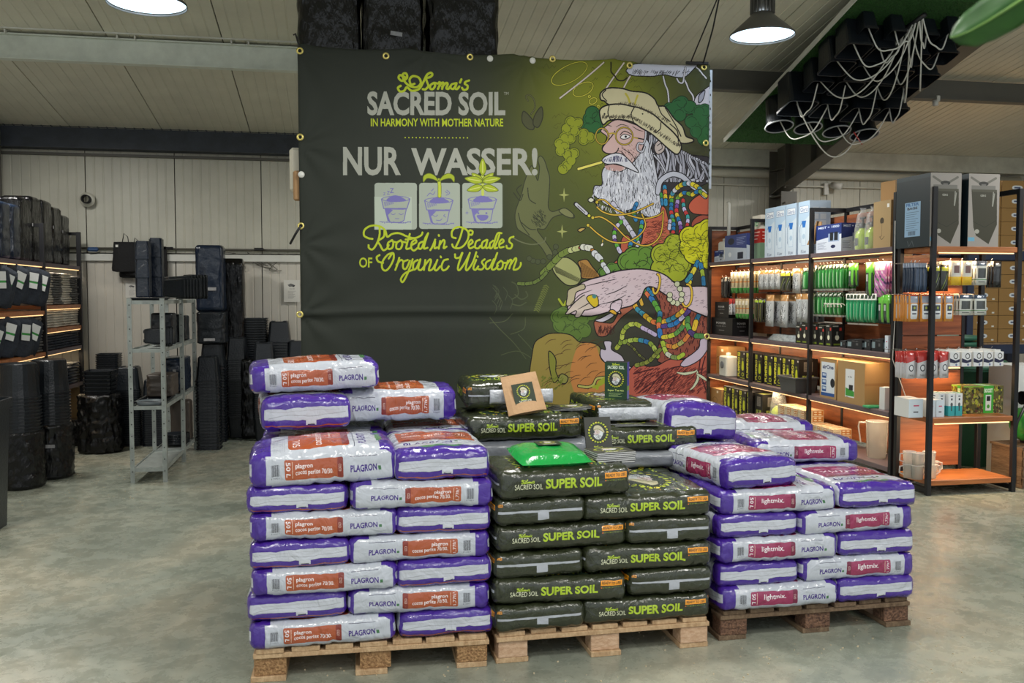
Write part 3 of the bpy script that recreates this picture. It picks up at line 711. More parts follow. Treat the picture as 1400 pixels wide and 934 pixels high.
# ================================================================ BANNER PRINT (drawn in the photograph's measured coordinates of the flat cloth)
BX0, BX1, BZ0, BZ1, BY = -0.262, 2.660, 0.40, 3.335, 6.3
_R = np.array([[_cm[i][j] for j in range(3)] for i in range(3)])
def banner_tf(cv):
    def tf(p):
        d = np.stack([(p[:, 0]-700)/F, (467-p[:, 1])/F, -np.ones(len(p))], 1) @ _R.T; t = BY/d[:, 1]
        return np.stack([(d[:, 0]*t-BX0)/(BX1-BX0)*cv.w, (BZ1-(CAMZ+d[:, 2]*t))/(BZ1-BZ0)*cv.h], 1)
    return tf
cb = Cv(2000, 2010); cb.tf = banner_tf(cb); cb.k = 2000/562.0
DK = (42,46,40)
_gy, _gx = np.mgrid[0:cb.h, 0:cb.w]; _px = 408+_gx/cb.w*562; _py = 70+_gy/cb.h*545
def glow(cx, cy, sx, sy, col, al):
    w_ = al*np.exp(-(((_px-cx)/sx)**2+((_py-cy)/sy)**2)); cb.a[:] = cb.a*(1-w_[..., None])+np.array(col, np.float32)*w_[..., None]
cb.a[:] = np.array(DK, np.float32)
glow(830, 150, 125, 140, (118,124,36), .95); glow(790, 120, 70, 70, (136,140,38), .6); glow(780, 400, 70, 160, (78,90,44), .75); glow(740, 260, 60, 120, (74,80,42), .7); glow(930, 330, 60, 100, (58,54,46), .8)
glow(935, 200, 50, 90, (58,58,46), .7); glow(870, 450, 90, 60, (60,56,50), .7); glow(700, 500, 80, 60, (62,72,46), .5)
def zc(ox, oy, s, pts): return [(ox+x/s, oy+y/s) for x, y in pts]
A1 = lambda p: zc(750, 80, 6.026, p)      # four close-ups the artwork was measured in
A2 = lambda p: zc(750, 235, 6.026, p)
A3 = lambda p: zc(690, 280, 8.49, p)
A4 = lambda p: zc(750, 385, 6.026, p)
A0 = lambda p: zc(700, 240, 4.667, p)
INK = (24,22,24); rn = random.Random(5)
# woven squiggles in the olive ground
for _ in range(420):
    x = rn.uniform(705, 968); y = rn.uniform(84, 330)
    if rn.random() < (x-690)/280: 
        P = [(x, y)]
        for k in range(rn.randint(3,6)): x += rn.uniform(1,3); y += rn.choice((-1,1))*rn.uniform(1,3.5); P.append((x, y))
        cb.stroke(P, .55, (70,72,30), al=.8)
# concentric ovals and rays
for (x, y, a, b_, col) in ((170,110,165,72,(178,176,60)), (285,248,92,52,(190,186,66)), (365,350,34,24,(190,186,66)), (336,312,10,9,(190,186,66)), (408,394,9,9,(190,186,66))):
    P = [(x+a*math.cos(t)*.87+b_*math.sin(t)*.5, y-a*math.cos(t)*.5+b_*math.sin(t)*.87) for t in np.linspace(0, 6.283, 26)]
    cb.stroke(A1(P), 2.2, (60,60,24)); cb.stroke(A1(P), 1.1, col)
for P in ([(95,325),(455,25)], [(470,250),(620,30)], [(620,235),(670,140)]): cb.stroke(A1(P), 3.0, (70,62,50)); cb.stroke(A1(P), 2.0, (196,186,176))
cb.stroke(A1([(515,30),(515,100),(560,165),(610,180),(650,150)]), 2, (44,40,26), smooth=True)
# pale creature at the top edge
cb.blob(A1([(640,95),(680,45),(760,20),(1000,20),(1220,25),(1180,90),(1120,140),(1040,135),(950,115),(860,130),(760,130),(680,130)]), (186,188,202))
for _ in range(60):
    x = rn.uniform(680,1150); cb.stroke(A1([(x, rn.uniform(95,125)), (x+14, rn.uniform(75,95))]), .5, INK)
for P in ([(945,130),(965,200),(985,260),(992,390)], [(1120,160),(1150,240),(1190,300),(1198,370)], [(1060,150),(1080,185),(1110,180),(1125,60)], [(1220,60),(1260,110),(1300,160)]):
    cb.stroke(A1(P), 3.2, INK, smooth=True); cb.stroke(A1(P), 2.0, (196,194,200), smooth=True)
cb.blob(A1([(1200,390),(1215,310),(1290,250),(1340,240),(1340,420),(1260,410)]), (190,186,196))
cb.blob(A1([(1235,365),(1240,300),(1290,262),(1270,340)]), (150,150,165))
# dark green smoke at the right, olive smoke at the left
def puffs(pts, R, col, dk, fr=A1, jit=.25, seed=3):
    r_ = random.Random(seed); Q = fr(pts)
    for (x, y) in Q: cb.disc(x, y, R*1.07+.5, INK if dk is None else dk)
    for (x, y) in Q: cb.disc(x, y, R, col)
    for (x, y) in Q:
        for k in range(3):
            a = r_.uniform(0, 6.28); cb.stroke([(x+R*.75*math.cos(a+t), y+R*.75*math.sin(a+t)) for t in (0,.4,.8,1.2)], .8, dk or INK, smooth=True, al=.8)
puffs([(1000,420),(1070,380),(1100,360),(1160,400),(1240,440),(1290,430),(1080,460),(1180,520),(1270,520),(1300,600),(1220,600),(1280,660),(360,450),(340,500),(400,480),(330,570),(390,560)], 9, (44,92,52), (30,50,32))
puffs([(180,520),(240,530),(150,580),(210,600),(130,650),(180,660),(90,700),(130,720),(100,760),(160,790),(210,780),(290,620),(340,650),(290,670),(180,840),(150,880),(120,910)], 7, (128,136,38), (52,58,28))
cb.stroke(A0([(300,790),(330,830),(350,800),(400,790),(420,840),(340,850),(310,820)]), 4.0, (52,58,28), smooth=True); cb.stroke(A0([(300,790),(330,830),(350,800),(400,790),(420,840)]), 3.0, (150,160,46), smooth=True)
cb.stroke([(791,231),(822,222)], 4.6, INK); cb.stroke([(791,231),(822,222)], 3.2, (206,196,96))
# dreadlock hair behind the head and over the shoulder
cb.blob(A1([(780,560),(940,640),(1100,780),(1220,800),(1330,830),(1330,1010),(1000,1120),(760,1060)]), (52,48,52))
for k in range(26):
    x = 840+k*18; P = [(x, 640+k*9), (x+20+rn.uniform(-20,30), 760+k*6), (x+40+rn.uniform(-30,40), 880+k*5), (x+20+rn.uniform(-40,60), 1010)]
    cb.stroke(A1(P), 5, INK, smooth=True); cb.stroke(A1(P), 3.3, (150,150,162) if k % 3 else (176,176,188), smooth=True)
# robe at the shoulder and chest
cb.blob(A2([(800,380),(900,300),(960,300),(1000,480),(990,590),(870,680),(740,640),(770,560)]), (176,92,70))
cb.blob(A2([(1160,260),(1240,190),(1345,200),(1345,340),(1220,350),(1165,320)]), (180,88,66)); cb.blob(A2([(1180,420),(1240,360),(1345,370),(1345,460),(1200,490)]), (150,76,60))
cb.blob(A2([(520,770),(600,700),(640,690),(620,770)]), (170,88,66)); cb.blob(A2([(600,560),(640,520),(680,560),(670,660),(600,660)]), (166,84,64))
for _ in range(150):
    x = rn.uniform(800,990); y = rn.uniform(400,640); cb.stroke(A2([(x-14, y), (x, y+6), (x+16, y-2)]), .6, (92,40,34))
# beard, face, moustache
beard = cb.blob(A1([(470,890),(440,940),(440,1040),(380,1050),(372,1120),(420,1160),(500,1220),(620,1265),(700,1240),(800,1300),(900,1300),(930,1180),(900,1000),(880,880),(830,700),(760,640),(640,740),(560,860)]), (182,184,194))
face = cb.blob(A1([(470,560),(430,600),(480,650),(440,740),(470,780),(540,790),(470,830),(480,900),(600,930),(740,800),(800,660),(800,590),(700,540),(560,505)]), (190,160,156))
cb.poly(catmull(A1([(470,880),(600,880),(590,925),(490,920)]), True), (176,140,136))
mB = cb.mask(catmull(A1([(480,900),(440,1040),(380,1060),(372,1120),(420,1160),(500,1220),(620,1265),(700,1240),(800,1300),(900,1300),(930,1180),(880,1000),(860,880),(830,700),(760,760),(640,860),(600,930)]), True))
for _ in range(900):
    x = rn.uniform(380,930); y = rn.uniform(680,1290); dx = rn.uniform(-10,10)+(x-640)*.03; cb.stroke(A1([(x, y), (x+dx, y+rn.uniform(18,46))]), rn.uniform(.35,.8), rn.choice((INK, (90,90,100), (225,226,232))), mask=mB)
for _ in range(170):
    a = rn.uniform(-.2, 3.3); x = 650+280*math.cos(a); y = 1130+120*math.sin(a); cb.stroke(A1([(x, y), (x+rn.uniform(-12,8), y+rn.uniform(15,34))]), .7, rn.choice((INK, (190,190,198))))
cb.blob(A1([(440,840),(480,800),(560,780),(620,800),(700,880),(740,940),(640,900),(560,870),(480,870)]), (196,196,204))
for _ in range(50):
    x = rn.uniform(450,640); cb.stroke(A1([(x, 800+abs(x-560)*.3), (x+rn.uniform(-16,16), 850)]), .5, (60,60,90))
cb.stroke(A1([(470,880),(530,870),(600,885)]), 1.2, INK, smooth=True)
cb.stroke(A1([(545,600),(520,640),(445,735),(465,775),(520,785),(560,770),(575,740)]), 1.4, INK, smooth=True)
for P in ([(560,760),(600,770),(650,830)], [(450,590),(470,600),(500,620)], [(555,565),(600,545),(660,560)], [(690,560),(740,590),(780,600)], [(480,545),(520,560)], [(600,740),(680,790),(720,860)]): cb.stroke(A1(P), 1.0, INK, smooth=True, taper=True)
for _ in range(60):
    x = rn.uniform(590,760); y = rn.uniform(700,800); cb.stroke(A1([(x, y), (x+8, y+8)]), .5, (110,80,80))
# eye and round spectacles
cb.blob(A1([(590,650),(620,625),(670,640),(650,660),(610,665)]), (210,206,206), lw=1.0); cb.disc(*A1([(634,645)])[0], 1.6, INK)
cb.stroke(A1([(588,630),(625,600),(680,625)]), 1.1, INK, smooth=True); cb.stroke(A1([(470,600),(490,620),(500,640)]), 1.0, INK)
for (x, y, a, b_) in ((622,640,70,72), (440,640,52,66)):
    P = [(x+a*math.cos(t), y+b_*math.sin(t)) for t in np.linspace(0, 6.283, 24)]
    cb.stroke(A1(P), 2.4, INK); cb.stroke(A1(P), 1.4, (168,146,52))
cb.stroke(A1([(500,620),(530,615),(552,625)]), 2, (168,146,52)); cb.stroke(A1([(692,650),(800,670)]), 1.6, INK); cb.stroke(A1([(692,650),(730,660)]), 1.6, (168,146,52))
# curls, ear
cb.blob(A1([(880,700),(920,670),(960,690),(950,760),(900,790),(870,750)]), (178,164,160)); cb.stroke(A1([(895,720),(925,700),(935,740),(905,760)]), 1, INK, smooth=True)
for P in ([(800,560),(800,640),(780,700),(740,700),(730,750),(770,770),(790,730)], [(850,600),(850,680),(830,760),(850,830)], [(870,800),(930,870),(990,990)]): cb.stroke(A1(P), 3.6, INK, smooth=True); cb.stroke(A1(P), 2.0, (182,182,192), smooth=True)
# beret: crown then rolled brim
cb.blob(A1([(430,340),(425,290),(470,250),(560,240),(680,262),(800,280),(870,330),(900,390),(960,400),(1030,490),(1100,560),(1130,640),(1185,665),(1180,690),(1080,690),(960,560),(860,470),(700,420),(560,400),(490,375),(460,350)]), (186,178,144), lw=1.9)
cb.blob(A1([(425,480),(425,420),(480,385),(580,375),(680,392),(760,410),(860,460),(940,530),(1040,620),(1090,700),(1085,760),(1050,790),(980,740),(860,630),(760,570),(690,525),(600,505),(500,510),(450,545)]), (192,184,150), lw=2.0)
for P in ([(500,390),(490,450),(510,505)], [(705,405),(680,460),(700,525)], [(925,530),(920,580),(885,610)], [(470,260),(440,300),(480,350)], [(900,390),(930,460),(1000,520)], [(960,410),(1040,540),(1090,640)], [(1000,540),(1060,600),(1070,690)]): cb.stroke(A1(P), 1.4, INK, smooth=True)
cb.stroke(A1([(635,290),(655,320),(668,360)]), 3.2, (176,164,66), smooth=True); cb.stroke(A1([(735,300),(722,340),(712,375)]), 2.6, (176,164,66), smooth=True)
for _ in range(260):
    x = rn.uniform(440,1080); t_ = (x-440)/640; yb = 505+max(0, x-690)*.62+rn.uniform(-26,-4); cb.stroke(A1([(x, yb), (x+rn.uniform(4,14), yb-rn.uniform(8,22))]), .55, (66,60,50))
for _ in range(90):
    x = rn.uniform(560,980); yb = 395+max(0, x-690)*.5+rn.uniform(-24,-6); cb.stroke(A1([(x, yb), (x+6, yb-16)]), .5, (66,60,50))
cb.disc(*A1([(462,456)])[0], 1.2, INK); cb.disc(*A1([(775,456)])[0], 1, INK)
# beads
BC = [(70,130,60), (40,110,160), (206,170,50), (110,84,140), (190,66,54), (60,140,150), (150,170,60), (204,110,66), (180,172,200)]
def beads(fr, pts, wd, cols, seg=5.5):
    P = catmull(fr(pts), k=12); d = np.hypot(*(P[1:]-P[:-1]).T); L = np.concatenate([[0], np.cumsum(d)]); n = max(2, int(L[-1]/seg)); k = 0
    t = np.linspace(0, L[-1], n+1)
    for i in range(n):
        a = [np.interp(t[i]+.6, L, P[:, j]) for j in (0, 1)]; b_ = [np.interp(t[i+1]-.6, L, P[:, j]) for j in (0, 1)]
        m_ = [(a[j]+b_[j])/2 for j in (0, 1)]
        cb.stroke([a, m_, b_], wd+1.5, INK); cb.stroke([a, m_, b_], wd, cols[i % len(cols)])
        cb.stroke([(m_[0]-wd*.2, m_[1]-wd*.3), (m_[0]-wd*.1, m_[1]+wd*.25)], .5, tuple(int(c_*.5) for c_ in cols[i % len(cols)]))
rb = lambda s_: random.Random(s_).sample(BC, len(BC))
cb.stroke(A2([(900,170),(920,80),(1010,20),(1100,40),(1180,110),(1290,200)]), 9, INK, smooth=True); cb.stroke(A2([(900,170),(920,80),(1010,20),(1100,40),(1180,110),(1290,200)]), 6.6, (176,178,190), smooth=True)
beads(A2, [(1010,250),(1020,180),(1090,110),(1180,100),(1290,180)], 6, [(206,190,50),(196,176,44),(70,130,150),(190,190,200)])
beads(A2, [(1060,220),(1120,170),(1180,190),(1230,160),(1300,200)], 5, [(110,150,60),(200,180,50),(40,110,160)])
beads(A2, [(955,120),(960,180),(965,270)], 5.4, [(50,130,170),(204,110,66),(200,180,50)])
beads(A2, [(925,180),(935,270)], 4, [(60,140,70),(50,120,160)])
beads(A2, [(1015,230),(1010,330),(1030,440),(1020,560)], 5.4, [(80,150,60),(40,110,160),(40,110,160),(190,60,60),(60,130,150)])
beads(A2, [(1065,240),(1055,340),(1085,440),(1090,560)], 5.4, [(160,140,190),(110,70,140),(190,56,60),(206,170,50),(40,110,160)])
beads(A2, [(1110,230),(1120,310),(1150,380),(1130,500)], 5, [(180,60,60),(60,150,150),(186,176,210)])
beads(A2, [(1000,400),(995,470)], 4.5, [(176,170,200),(190,186,206)])
beads(A2, [(530,260),(600,370),(680,490),(740,600),(715,650)], 6.4, [(182,180,196),(190,190,200),(176,174,190)], 9)
beads(A2, [(600,410),(550,470),(545,560),(590,660)], 5.2, [(90,160,60),(182,176,200),(96,60,130)])
beads(A2, [(725,260),(700,330),(720,400)], 5, [(50,120,170),(40,100,150),(90,150,60)]); beads(A2, [(770,410),(760,480),(740,540),(670,600),(690,650)], 5.4, [(50,120,170),(90,160,70),(40,110,160)])
# striking green cloud across the chest
puffs([(450,830),(520,790),(560,800)], 7, (84,120,50), None, A2); puffs([(650,740),(700,700),(760,720),(690,780),(800,680),(840,760),(780,790),(880,740)], 13, (92,128,50), None, A2)
puffs([(930,680),(960,740),(1010,650),(1040,600),(1060,700),(930,800),(1010,780),(1100,640),(1090,760),(1060,820)], 14, (150,160,44), None, A2)
puffs([(1160,530),(1160,620),(1200,560),(1260,500),(1310,470),(1250,600),(1320,540),(1200,680),(1280,670),(1330,620),(1320,720)], 13, (190,188,36), None, A2)
for _ in range(170):
    x = rn.uniform(880,1330); y = rn.uniform(500,820); cb.stroke(A2([(x, y), (x+9, y+7), (x+20, y+2)]), .7, (92,100,26), smooth=True)
# chains with crystal pendants
for P in ([(400,235),(460,232),(540,300),(640,350),(780,385),(900,360),(945,320)], [(400,290),(450,330),(540,355),(660,345),(760,310),(860,262)], [(380,375),(440,375),(540,440),(640,540),(760,605),(860,590),(930,500),(945,330)], [(330,440),(420,520),(520,575),(640,580),(750,520),(800,440),(770,350)]):
    cb.stroke(A2(P), 3.0, INK, smooth=True); cb.stroke(A2(P), 1.7, (200,164,60), smooth=True)
cb.stroke(A2([(225,265),(315,345)]), 6.4, INK); cb.stroke(A2([(230,268),(312,342)]), 4.4, (176,176,182)); cb.stroke(A2([(240,280),(300,335)]), .8, INK)
for (x, y, c_) in ((335,362,(190,190,60)), (365,378,(190,170,60)), (400,250,(180,160,50)), (326,440,(190,170,60))): cb.disc(*A2([(x,y)])[0], 2.8, INK); cb.disc(*A2([(x,y)])[0], 2, c_)
cb.blob(A2([(325,232),(350,212),(378,232),(350,252)]), (196,196,176)); cb.blob(A2([(240,480),(270,462),(305,465),(265,495)]), (176,150,84))
cb.stroke(A2([(447,560),(445,580)]), 1, (200,164,60)); cb.blob(A2([(430,600),(448,582),(452,600),(438,615)]), (220,214,200), lw=.8)
# four-pointed sparkles
def spark(x, y, r, rx, col): cb.poly([(x, y-r), (x+rx*.16, y-r*.16), (x+rx, y), (x+rx*.16, y+r*.16), (x, y+r), (x-rx*.16, y+r*.16), (x-rx, y), (x-rx*.16, y-r*.16)], col)
for (x, y) in ((128,190), (112,492)): q = A2([(x, y)])[0]; spark(q[0], q[1], 10, 7.5, (150,154,92))
# raised hand at the left, tone on tone
GH = (92,96,62); GD = (48,52,38)
cb.blob(A0([(30,330),(20,240),(60,120),(80,40),(110,-40),(130,-60),(150,0),(165,30),(175,-50),(165,-100),(180,-125),(205,-100),(225,-40),(240,20),(236,120),(232,200),(260,230),(330,212),(395,250),(390,272),(330,250),(260,270),(210,340),(160,345),(220,430),(260,500),(235,530),(180,450),(110,390),(60,360)]), GH, GD, 1.2)
cb.stroke(A0([(60,300),(110,340),(150,345)]), 1.2, GD, smooth=True); cb.stroke(A0([(40,240),(60,310),(110,380)]), 1.2, GD, smooth=True)
cb.blob(A0([(300,225),(340,208),(390,245),(385,270),(340,258)]), (112,114,76), GD)
for _ in range(130):
    a = rn.uniform(0, 6.28); r = rn.uniform(.2, 1)*50; x = 170+r*math.cos(a); y = 270+r*math.sin(a)*1.1; cb.stroke(A0([(x, y), (x+8, y+10)]), .5, GD)
for P in ([(60,60),(30,90),(50,130)], [(10,110),(50,160),(70,120)], [(100,80),(110,150),(150,180)]): cb.stroke(A0(P), 1.3, GD, smooth=True)
cb.stroke(A0([(0,395),(60,425),(130,440),(200,425),(215,395)]), 1.6, (96,100,72), smooth=True)
for (x, y) in ((280,455),(275,490),(240,520),(200,548),(165,550),(135,545),(110,530)): q = A0([(x,y)])[0]; cb.disc(q[0], q[1], 4, GD); cb.disc(q[0], q[1], 3.3, (70,76,52))
# totem garland and sleeve
cb.blob(A3([(600,640),(700,610),(780,640),(860,720),(890,850),(830,930),(700,920),(560,760)]), (150,152,100))
mS = cb.mask(catmull(A3([(600,640),(700,610),(780,640),(860,720),(890,850),(830,930),(700,920),(560,760)]), True))
for k in range(46): cb.stroke(A3([(600+k*7, 790+k*3), (560+k*8, 700+k*4)]), .5, (60,62,40), mask=mS)
cb.blob(A3([(850,670),(900,640),(960,640),(1020,720),(1100,820),(1080,850),(900,850),(890,760)]), (156,116,60))
for k in range(16): cb.stroke(A3([(880+k*12, 660+k*8), (900+k*12, 840)]), .7, (80,56,30))
beads(A3, [(440,800),(500,740),(560,680),(610,620),(680,560),(740,530)], 8, [(104,120,56)], 11)
beads(A3, [(760,530),(860,500)], 7.5, [(170,176,120)], 11); beads(A3, [(870,498),(890,500)], 4, [(190,90,66)], 5); beads(A3, [(905,490),(1000,505)], 8, [(196,196,184)], 12)
beads(A3, [(1010,525),(1030,535)], 4.5, [(200,140,60)], 5); beads(A3, [(1040,560),(1110,630)], 8.5, [(192,194,196)], 12); beads(A3, [(1125,655),(1135,665)], 4.5, [(120,160,50)], 5); beads(A3, [(1140,690),(1200,780)], 6.5, [(192,194,196)], 12)
beads(A0, [(40,690),(110,690),(170,670),(220,620)], 4.5, [(96,112,56)], 9)
# tone-on-tone plants and curls at the lower left of the artwork
for P in ([(20,760),(60,790),(100,770),(90,740)], [(0,820),(50,830),(90,810)], [(0,680),(30,700),(40,760),(0,790)]): cb.stroke(A0(P), 1.5, (72,78,54), smooth=True)
for k in range(14): cb.stroke(A0([(220-k*5, 700+k*12), (235-k*5, 715+k*12)]), 1.4, (96,104,52)); cb.stroke(A0([(220-k*5, 700+k*12), (205-k*5, 705+k*12)]), 1.4, (96,104,52))
B0 = lambda p: zc(400, 290, 3.889, p)
for P in ([(1200,650),(1280,740),(1340,840),(1360,870)], [(1110,760),(1200,740),(1290,790)], [(1050,560),(1100,620),(1180,700),(1240,780)], [(1240,560),(1230,620),(1160,650)], [(1050,590),(1130,580),(1170,540)]): cb.stroke(B0(P), 1.0, (76,82,56), smooth=True)
for _ in range(9):
    x = 1060+rn.uniform(0,120); y = 380+rn.uniform(0,100); cb.stroke(B0([(x,y),(x+22,y+30),(x+10,y+70)]), .8, (70,76,56), smooth=True)
# sprouting-bean emblem
cb.stroke([(722,138),(719,132),(724,130),(730,137),(731,148),(726,156)], 2.0, (44,46,34), smooth=True); cb.stroke([(722,138),(719,132),(724,130),(730,137),(731,148),(726,156)], 1.0, (92,92,60), smooth=True)
cb.blob([(716,152),(714,166),(722,176),(730,176),(728,164)], (70,72,48), (44,46,34)); cb.blob([(740,146),(742,160),(736,174),(729,170),(731,158)], (70,72,48), (44,46,34))
# green smoke and orange mound at the bottom
puffs([(80,290),(140,330),(200,280),(250,350),(170,400),(280,300),(290,400),(220,440),(100,360),(350,260),(120,270)], 10, (84,108,48), (48,62,34), A4)
cb.blob(A4([(200,260),(300,200),(380,205),(500,190),(520,215),(420,260)]), (88,122,48), (40,52,30))
cb.blob(A4([(-130,560),(-40,450),(60,425),(180,440),(260,500),(380,510),(430,560),(420,640),(500,720),(520,980),(-100,980)]), (140,124,62))
cb.poly(catmull(A4([(260,520),(380,520),(430,640),(500,720),(520,960),(260,960),(180,800),(200,640)]), True), (178,120,66))
for k in range(34):
    x = rn.uniform(0,440); y = rn.uniform(480,860); cb.stroke(A4([(x-40, y+34), (x, y), (x+50, y-8)]), .9, (78,52,34), smooth=True, taper=True)
cb.blob(A4([(0,590),(20,580),(60,640),(60,740),(80,800),(40,830),(10,720)]), (122,124,50)); cb.blob(A4([(80,800),(110,760),(160,790),(140,840),(90,830)]), (130,130,66))
for k in range(40): x = rn.uniform(-60,110); y = rn.uniform(790,900); cb.stroke(A4([(x,y),(x+12,y-14)]), 1.2, (100,108,40))
cb.stroke(A4([(250,860),(320,870),(370,850),(400,800),(490,790)]), 5, INK, smooth=True); cb.stroke(A4([(250,860),(320,870),(370,850),(400,800),(490,790)]), 3, (170,168,90), smooth=True)
for P in ([(370,870),(440,840),(500,790)], [(400,880),(420,830),(460,800)]): cb.stroke(A4(P), 4, (146,156,46), smooth=True)
cb.blob(A4([(455,500),(480,488),(520,500),(520,560),(600,610),(640,680),(700,720),(520,700),(440,640),(425,590),(435,555),(470,560)]), (186,176,190))
# dark lap, robe folds, foot
cb.blob(A4([(380,330),(470,340),(540,330),(600,200),(700,130),(720,200),(620,280),(520,400),(470,450),(400,440)]), (150,88,66))
cb.blob(A4([(385,320),(440,300),(510,260),(540,270),(520,300),(450,335)]), (190,184,196))
for _ in range(60):
    x = rn.uniform(400,540); cb.stroke(A4([(x, 370+rn.uniform(0,70)), (x+12, 360+rn.uniform(0,70))]), .6, (60,30,26))
cb.blob(A4([(860,30),(1100,60),(1345,280),(1345,470),(1150,620),(900,660),(930,400),(920,200)]), (136,74,60))
for _ in range(260):
    x = rn.uniform(880,1320); y = rn.uniform(60,620); cb.stroke(A4([(x, y), (x+rn.uniform(-10,10), y+26)]), rn.uniform(.7,1.6), (58,30,32))
cb.blob(A4([(700,690),(820,700),(900,690),(1000,640),(1120,640),(1330,560),(1345,980),(500,980),(560,900)]), (172,88,72))
for P in ([(700,760),(780,740),(860,720)], [(820,900),(900,800),(1000,720),(1080,700)], [(900,900),(960,820),(1060,760)], [(730,880),(790,790),(850,760)], [(980,900),(1040,800),(1060,780)], [(1180,900),(1230,760),(1250,640)], [(1290,620),(1260,760),(1300,900)], [(760,900),(830,850)]): cb.stroke(A4(P), 1.8, (60,26,30), smooth=True)
for _ in range(620):
    x = rn.uniform(700,1320); y = rn.uniform(720,930); cb.stroke(A4([(x, y), (x+20, y-16)]), .8, (86,36,36))
cb.blob(A4([(1085,690),(1120,640),(1190,590),(1240,540),(1250,480),(1300,462),(1325,480),(1320,540),(1250,640),(1140,700)]), (190,174,190))
for P in ([(1060,750),(1120,760),(1200,745),(1220,730)], [(1225,740),(1230,800),(1200,860),(1170,890)], [(1220,760),(1270,790),(1310,820)]): cb.stroke(A4(P), 5, INK, smooth=True, taper=True); cb.stroke(A4(P), 3.6, (196,200,168), smooth=True, taper=True)
# necklaces over the lap
yg = [(150,160,60), (120,140,50), (170,180,80)]
beads(A4, [(690,150),(730,230),(780,270),(860,330),(900,340),(960,330),(1030,300),(1110,240),(1160,200)], 6.6, [(190,180,60),(206,160,50),(60,130,150),(60,130,150),(206,160,50),(206,180,60),(200,110,60)], 7)
beads(A4, [(780,60),(840,130),(880,190),(920,280),(910,340),(920,450)], 7, [(90,140,60),(200,110,70),(50,110,170),(90,150,60),(90,150,60),(60,120,150)], 8)
beads(A4, [(940,370),(1040,350),(1110,290),(1160,230)], 6, [(80,60,120),(50,110,160),(40,110,170),(180,172,200)], 8)
beads(A4, [(560,550),(600,490),(610,420),(660,360),(730,350),(760,370)], 6, yg, 7); beads(A4, [(770,380),(830,410),(880,440)], 5.5, [(176,160,190)], 10)
beads(A4, [(620,500),(700,480),(790,490),(850,520),(880,570),(900,620)], 6, [(130,150,60),(160,176,80),(140,160,60),(60,130,150),(50,110,160)], 7)
beads(A4, [(650,510),(700,550),(740,600),(790,640)], 3, [(110,116,50),(80,80,50)], 5); beads(A4, [(940,460),(1030,440),(1100,380),(1150,300)], 6, [(200,180,60),(180,190,60),(90,140,70),(80,130,70)], 8)
beads(A4, [(930,500),(1020,540),(1110,490),(1150,440)], 6, [(160,160,90),(200,120,60),(200,150,60)], 8); beads(A4, [(1150,300),(1150,380),(1190,440),(1270,450)], 7, [(80,130,70),(90,150,70),(80,60,110)], 9)
beads(A4, [(940,500),(970,590),(1050,630),(1110,600)], 6, [(160,180,60),(170,190,80),(196,196,176),(120,140,80)], 8); beads(A4, [(720,690),(820,660),(880,600),(920,560)], 5.6, [(130,136,60),(110,120,50)], 6)
beads(A4, [(1240,270),(1200,390)], 7, [(50,110,140),(206,170,50)], 9); beads(A4, [(1180,-60),(1150,60)], 6, [(60,130,160),(206,190,50)], 8); beads(A2, [(1230,740),(1190,830),(1140,900)], 6, [(50,120,160),(206,190,60),(60,130,150)], 8); beads(A2, [(1250,760),(1270,850),(1280,930)], 6, [(50,110,150),(150,170,60)], 8)
beads(A4, [(820,60),(860,110)], 5, [(50,120,160)], 7); beads(A4, [(740,90),(770,190)], 4.5, [(120,126,70),(200,160,60)], 6)
# reaching hand and forearm
arm = cb.blob(A2([(250,930),(330,890),(440,860),(560,820),(720,800),(850,810),(960,850),(1090,940),(1345,960),(1345,1180),(1240,1170),(1100,1100),(960,1010),(860,950),(800,960),(760,1040),(690,1100),(590,1130),(590,1170),(520,1150),(400,1180),(330,1190),(220,1180),(160,1150),(170,1060),(230,980)]), (196,176,182), lw=1.8)
cb.blob(A4([(165,70),(230,40),(290,20),(300,60),(230,90),(210,170),(170,200),(145,190),(155,130)]), (170,160,130))
cb.blob(A4([(190,200),(230,160),(300,110),(400,90),(420,190),(330,230),(290,240),(260,290),(220,290),(225,240),(160,270),(140,260)]), (186,172,160))
cb.poly(catmull(A4([(300,100),(500,40),(700,30),(680,110),(540,180),(420,190)]), True), (196,178,184))
cb.blob(A4([(520,180),(600,150),(590,230),(540,260),(510,240)]), (196,178,188))
for P in ([(180,190),(260,110),(360,70)], [(240,230),(330,180),(420,120)], [(300,40),(420,10),(560,-20)], [(420,190),(540,160),(640,110)], [(470,110),(560,80),(650,30)]): cb.stroke(A4(P), 1.2, INK, smooth=True, taper=True)
mA = cb.mask(arm)
for _ in range(260):
    x = rn.uniform(420,1330); y = rn.uniform(830,1120); cb.stroke(A2([(x, y), (x+rn.uniform(10,24), y-rn.uniform(2,10))]), .5, (90,76,86), mask=mA)
cb.blob(A4([(315,140),(350,110),(400,120),(410,190),(370,210)]), (196,170,40)); cb.disc(*A4([(378,122)])[0], 3, (70,120,120)); cb.blob(A4([(495,245),(530,232),(560,262),(545,275)]), (206,160,50))
for (x0, y0, a, b_, ang) in ((890,20,26,80,.15), (1140,115,42,92,.1)):
    P = [(x0+a*math.cos(t)*math.cos(ang)-b_*math.sin(t)*math.sin(ang), y0+a*math.cos(t)*math.sin(ang)+b_*math.sin(t)*math.cos(ang)) for t in np.linspace(-1.7, 2.6, 16)]
    cb.stroke(A4(P), 4.2, INK); cb.stroke(A4(P), 2.6, (206,170,60))
for (x, y) in ((1060,20),(1085,60),(1100,105),(1095,150),(1060,180),(1025,170),(1000,145),(1000,110)): q = A4([(x,y)])[0]; cb.disc(q[0], q[1], 4.4, INK); cb.disc(q[0], q[1], 3.5, (190,192,160))
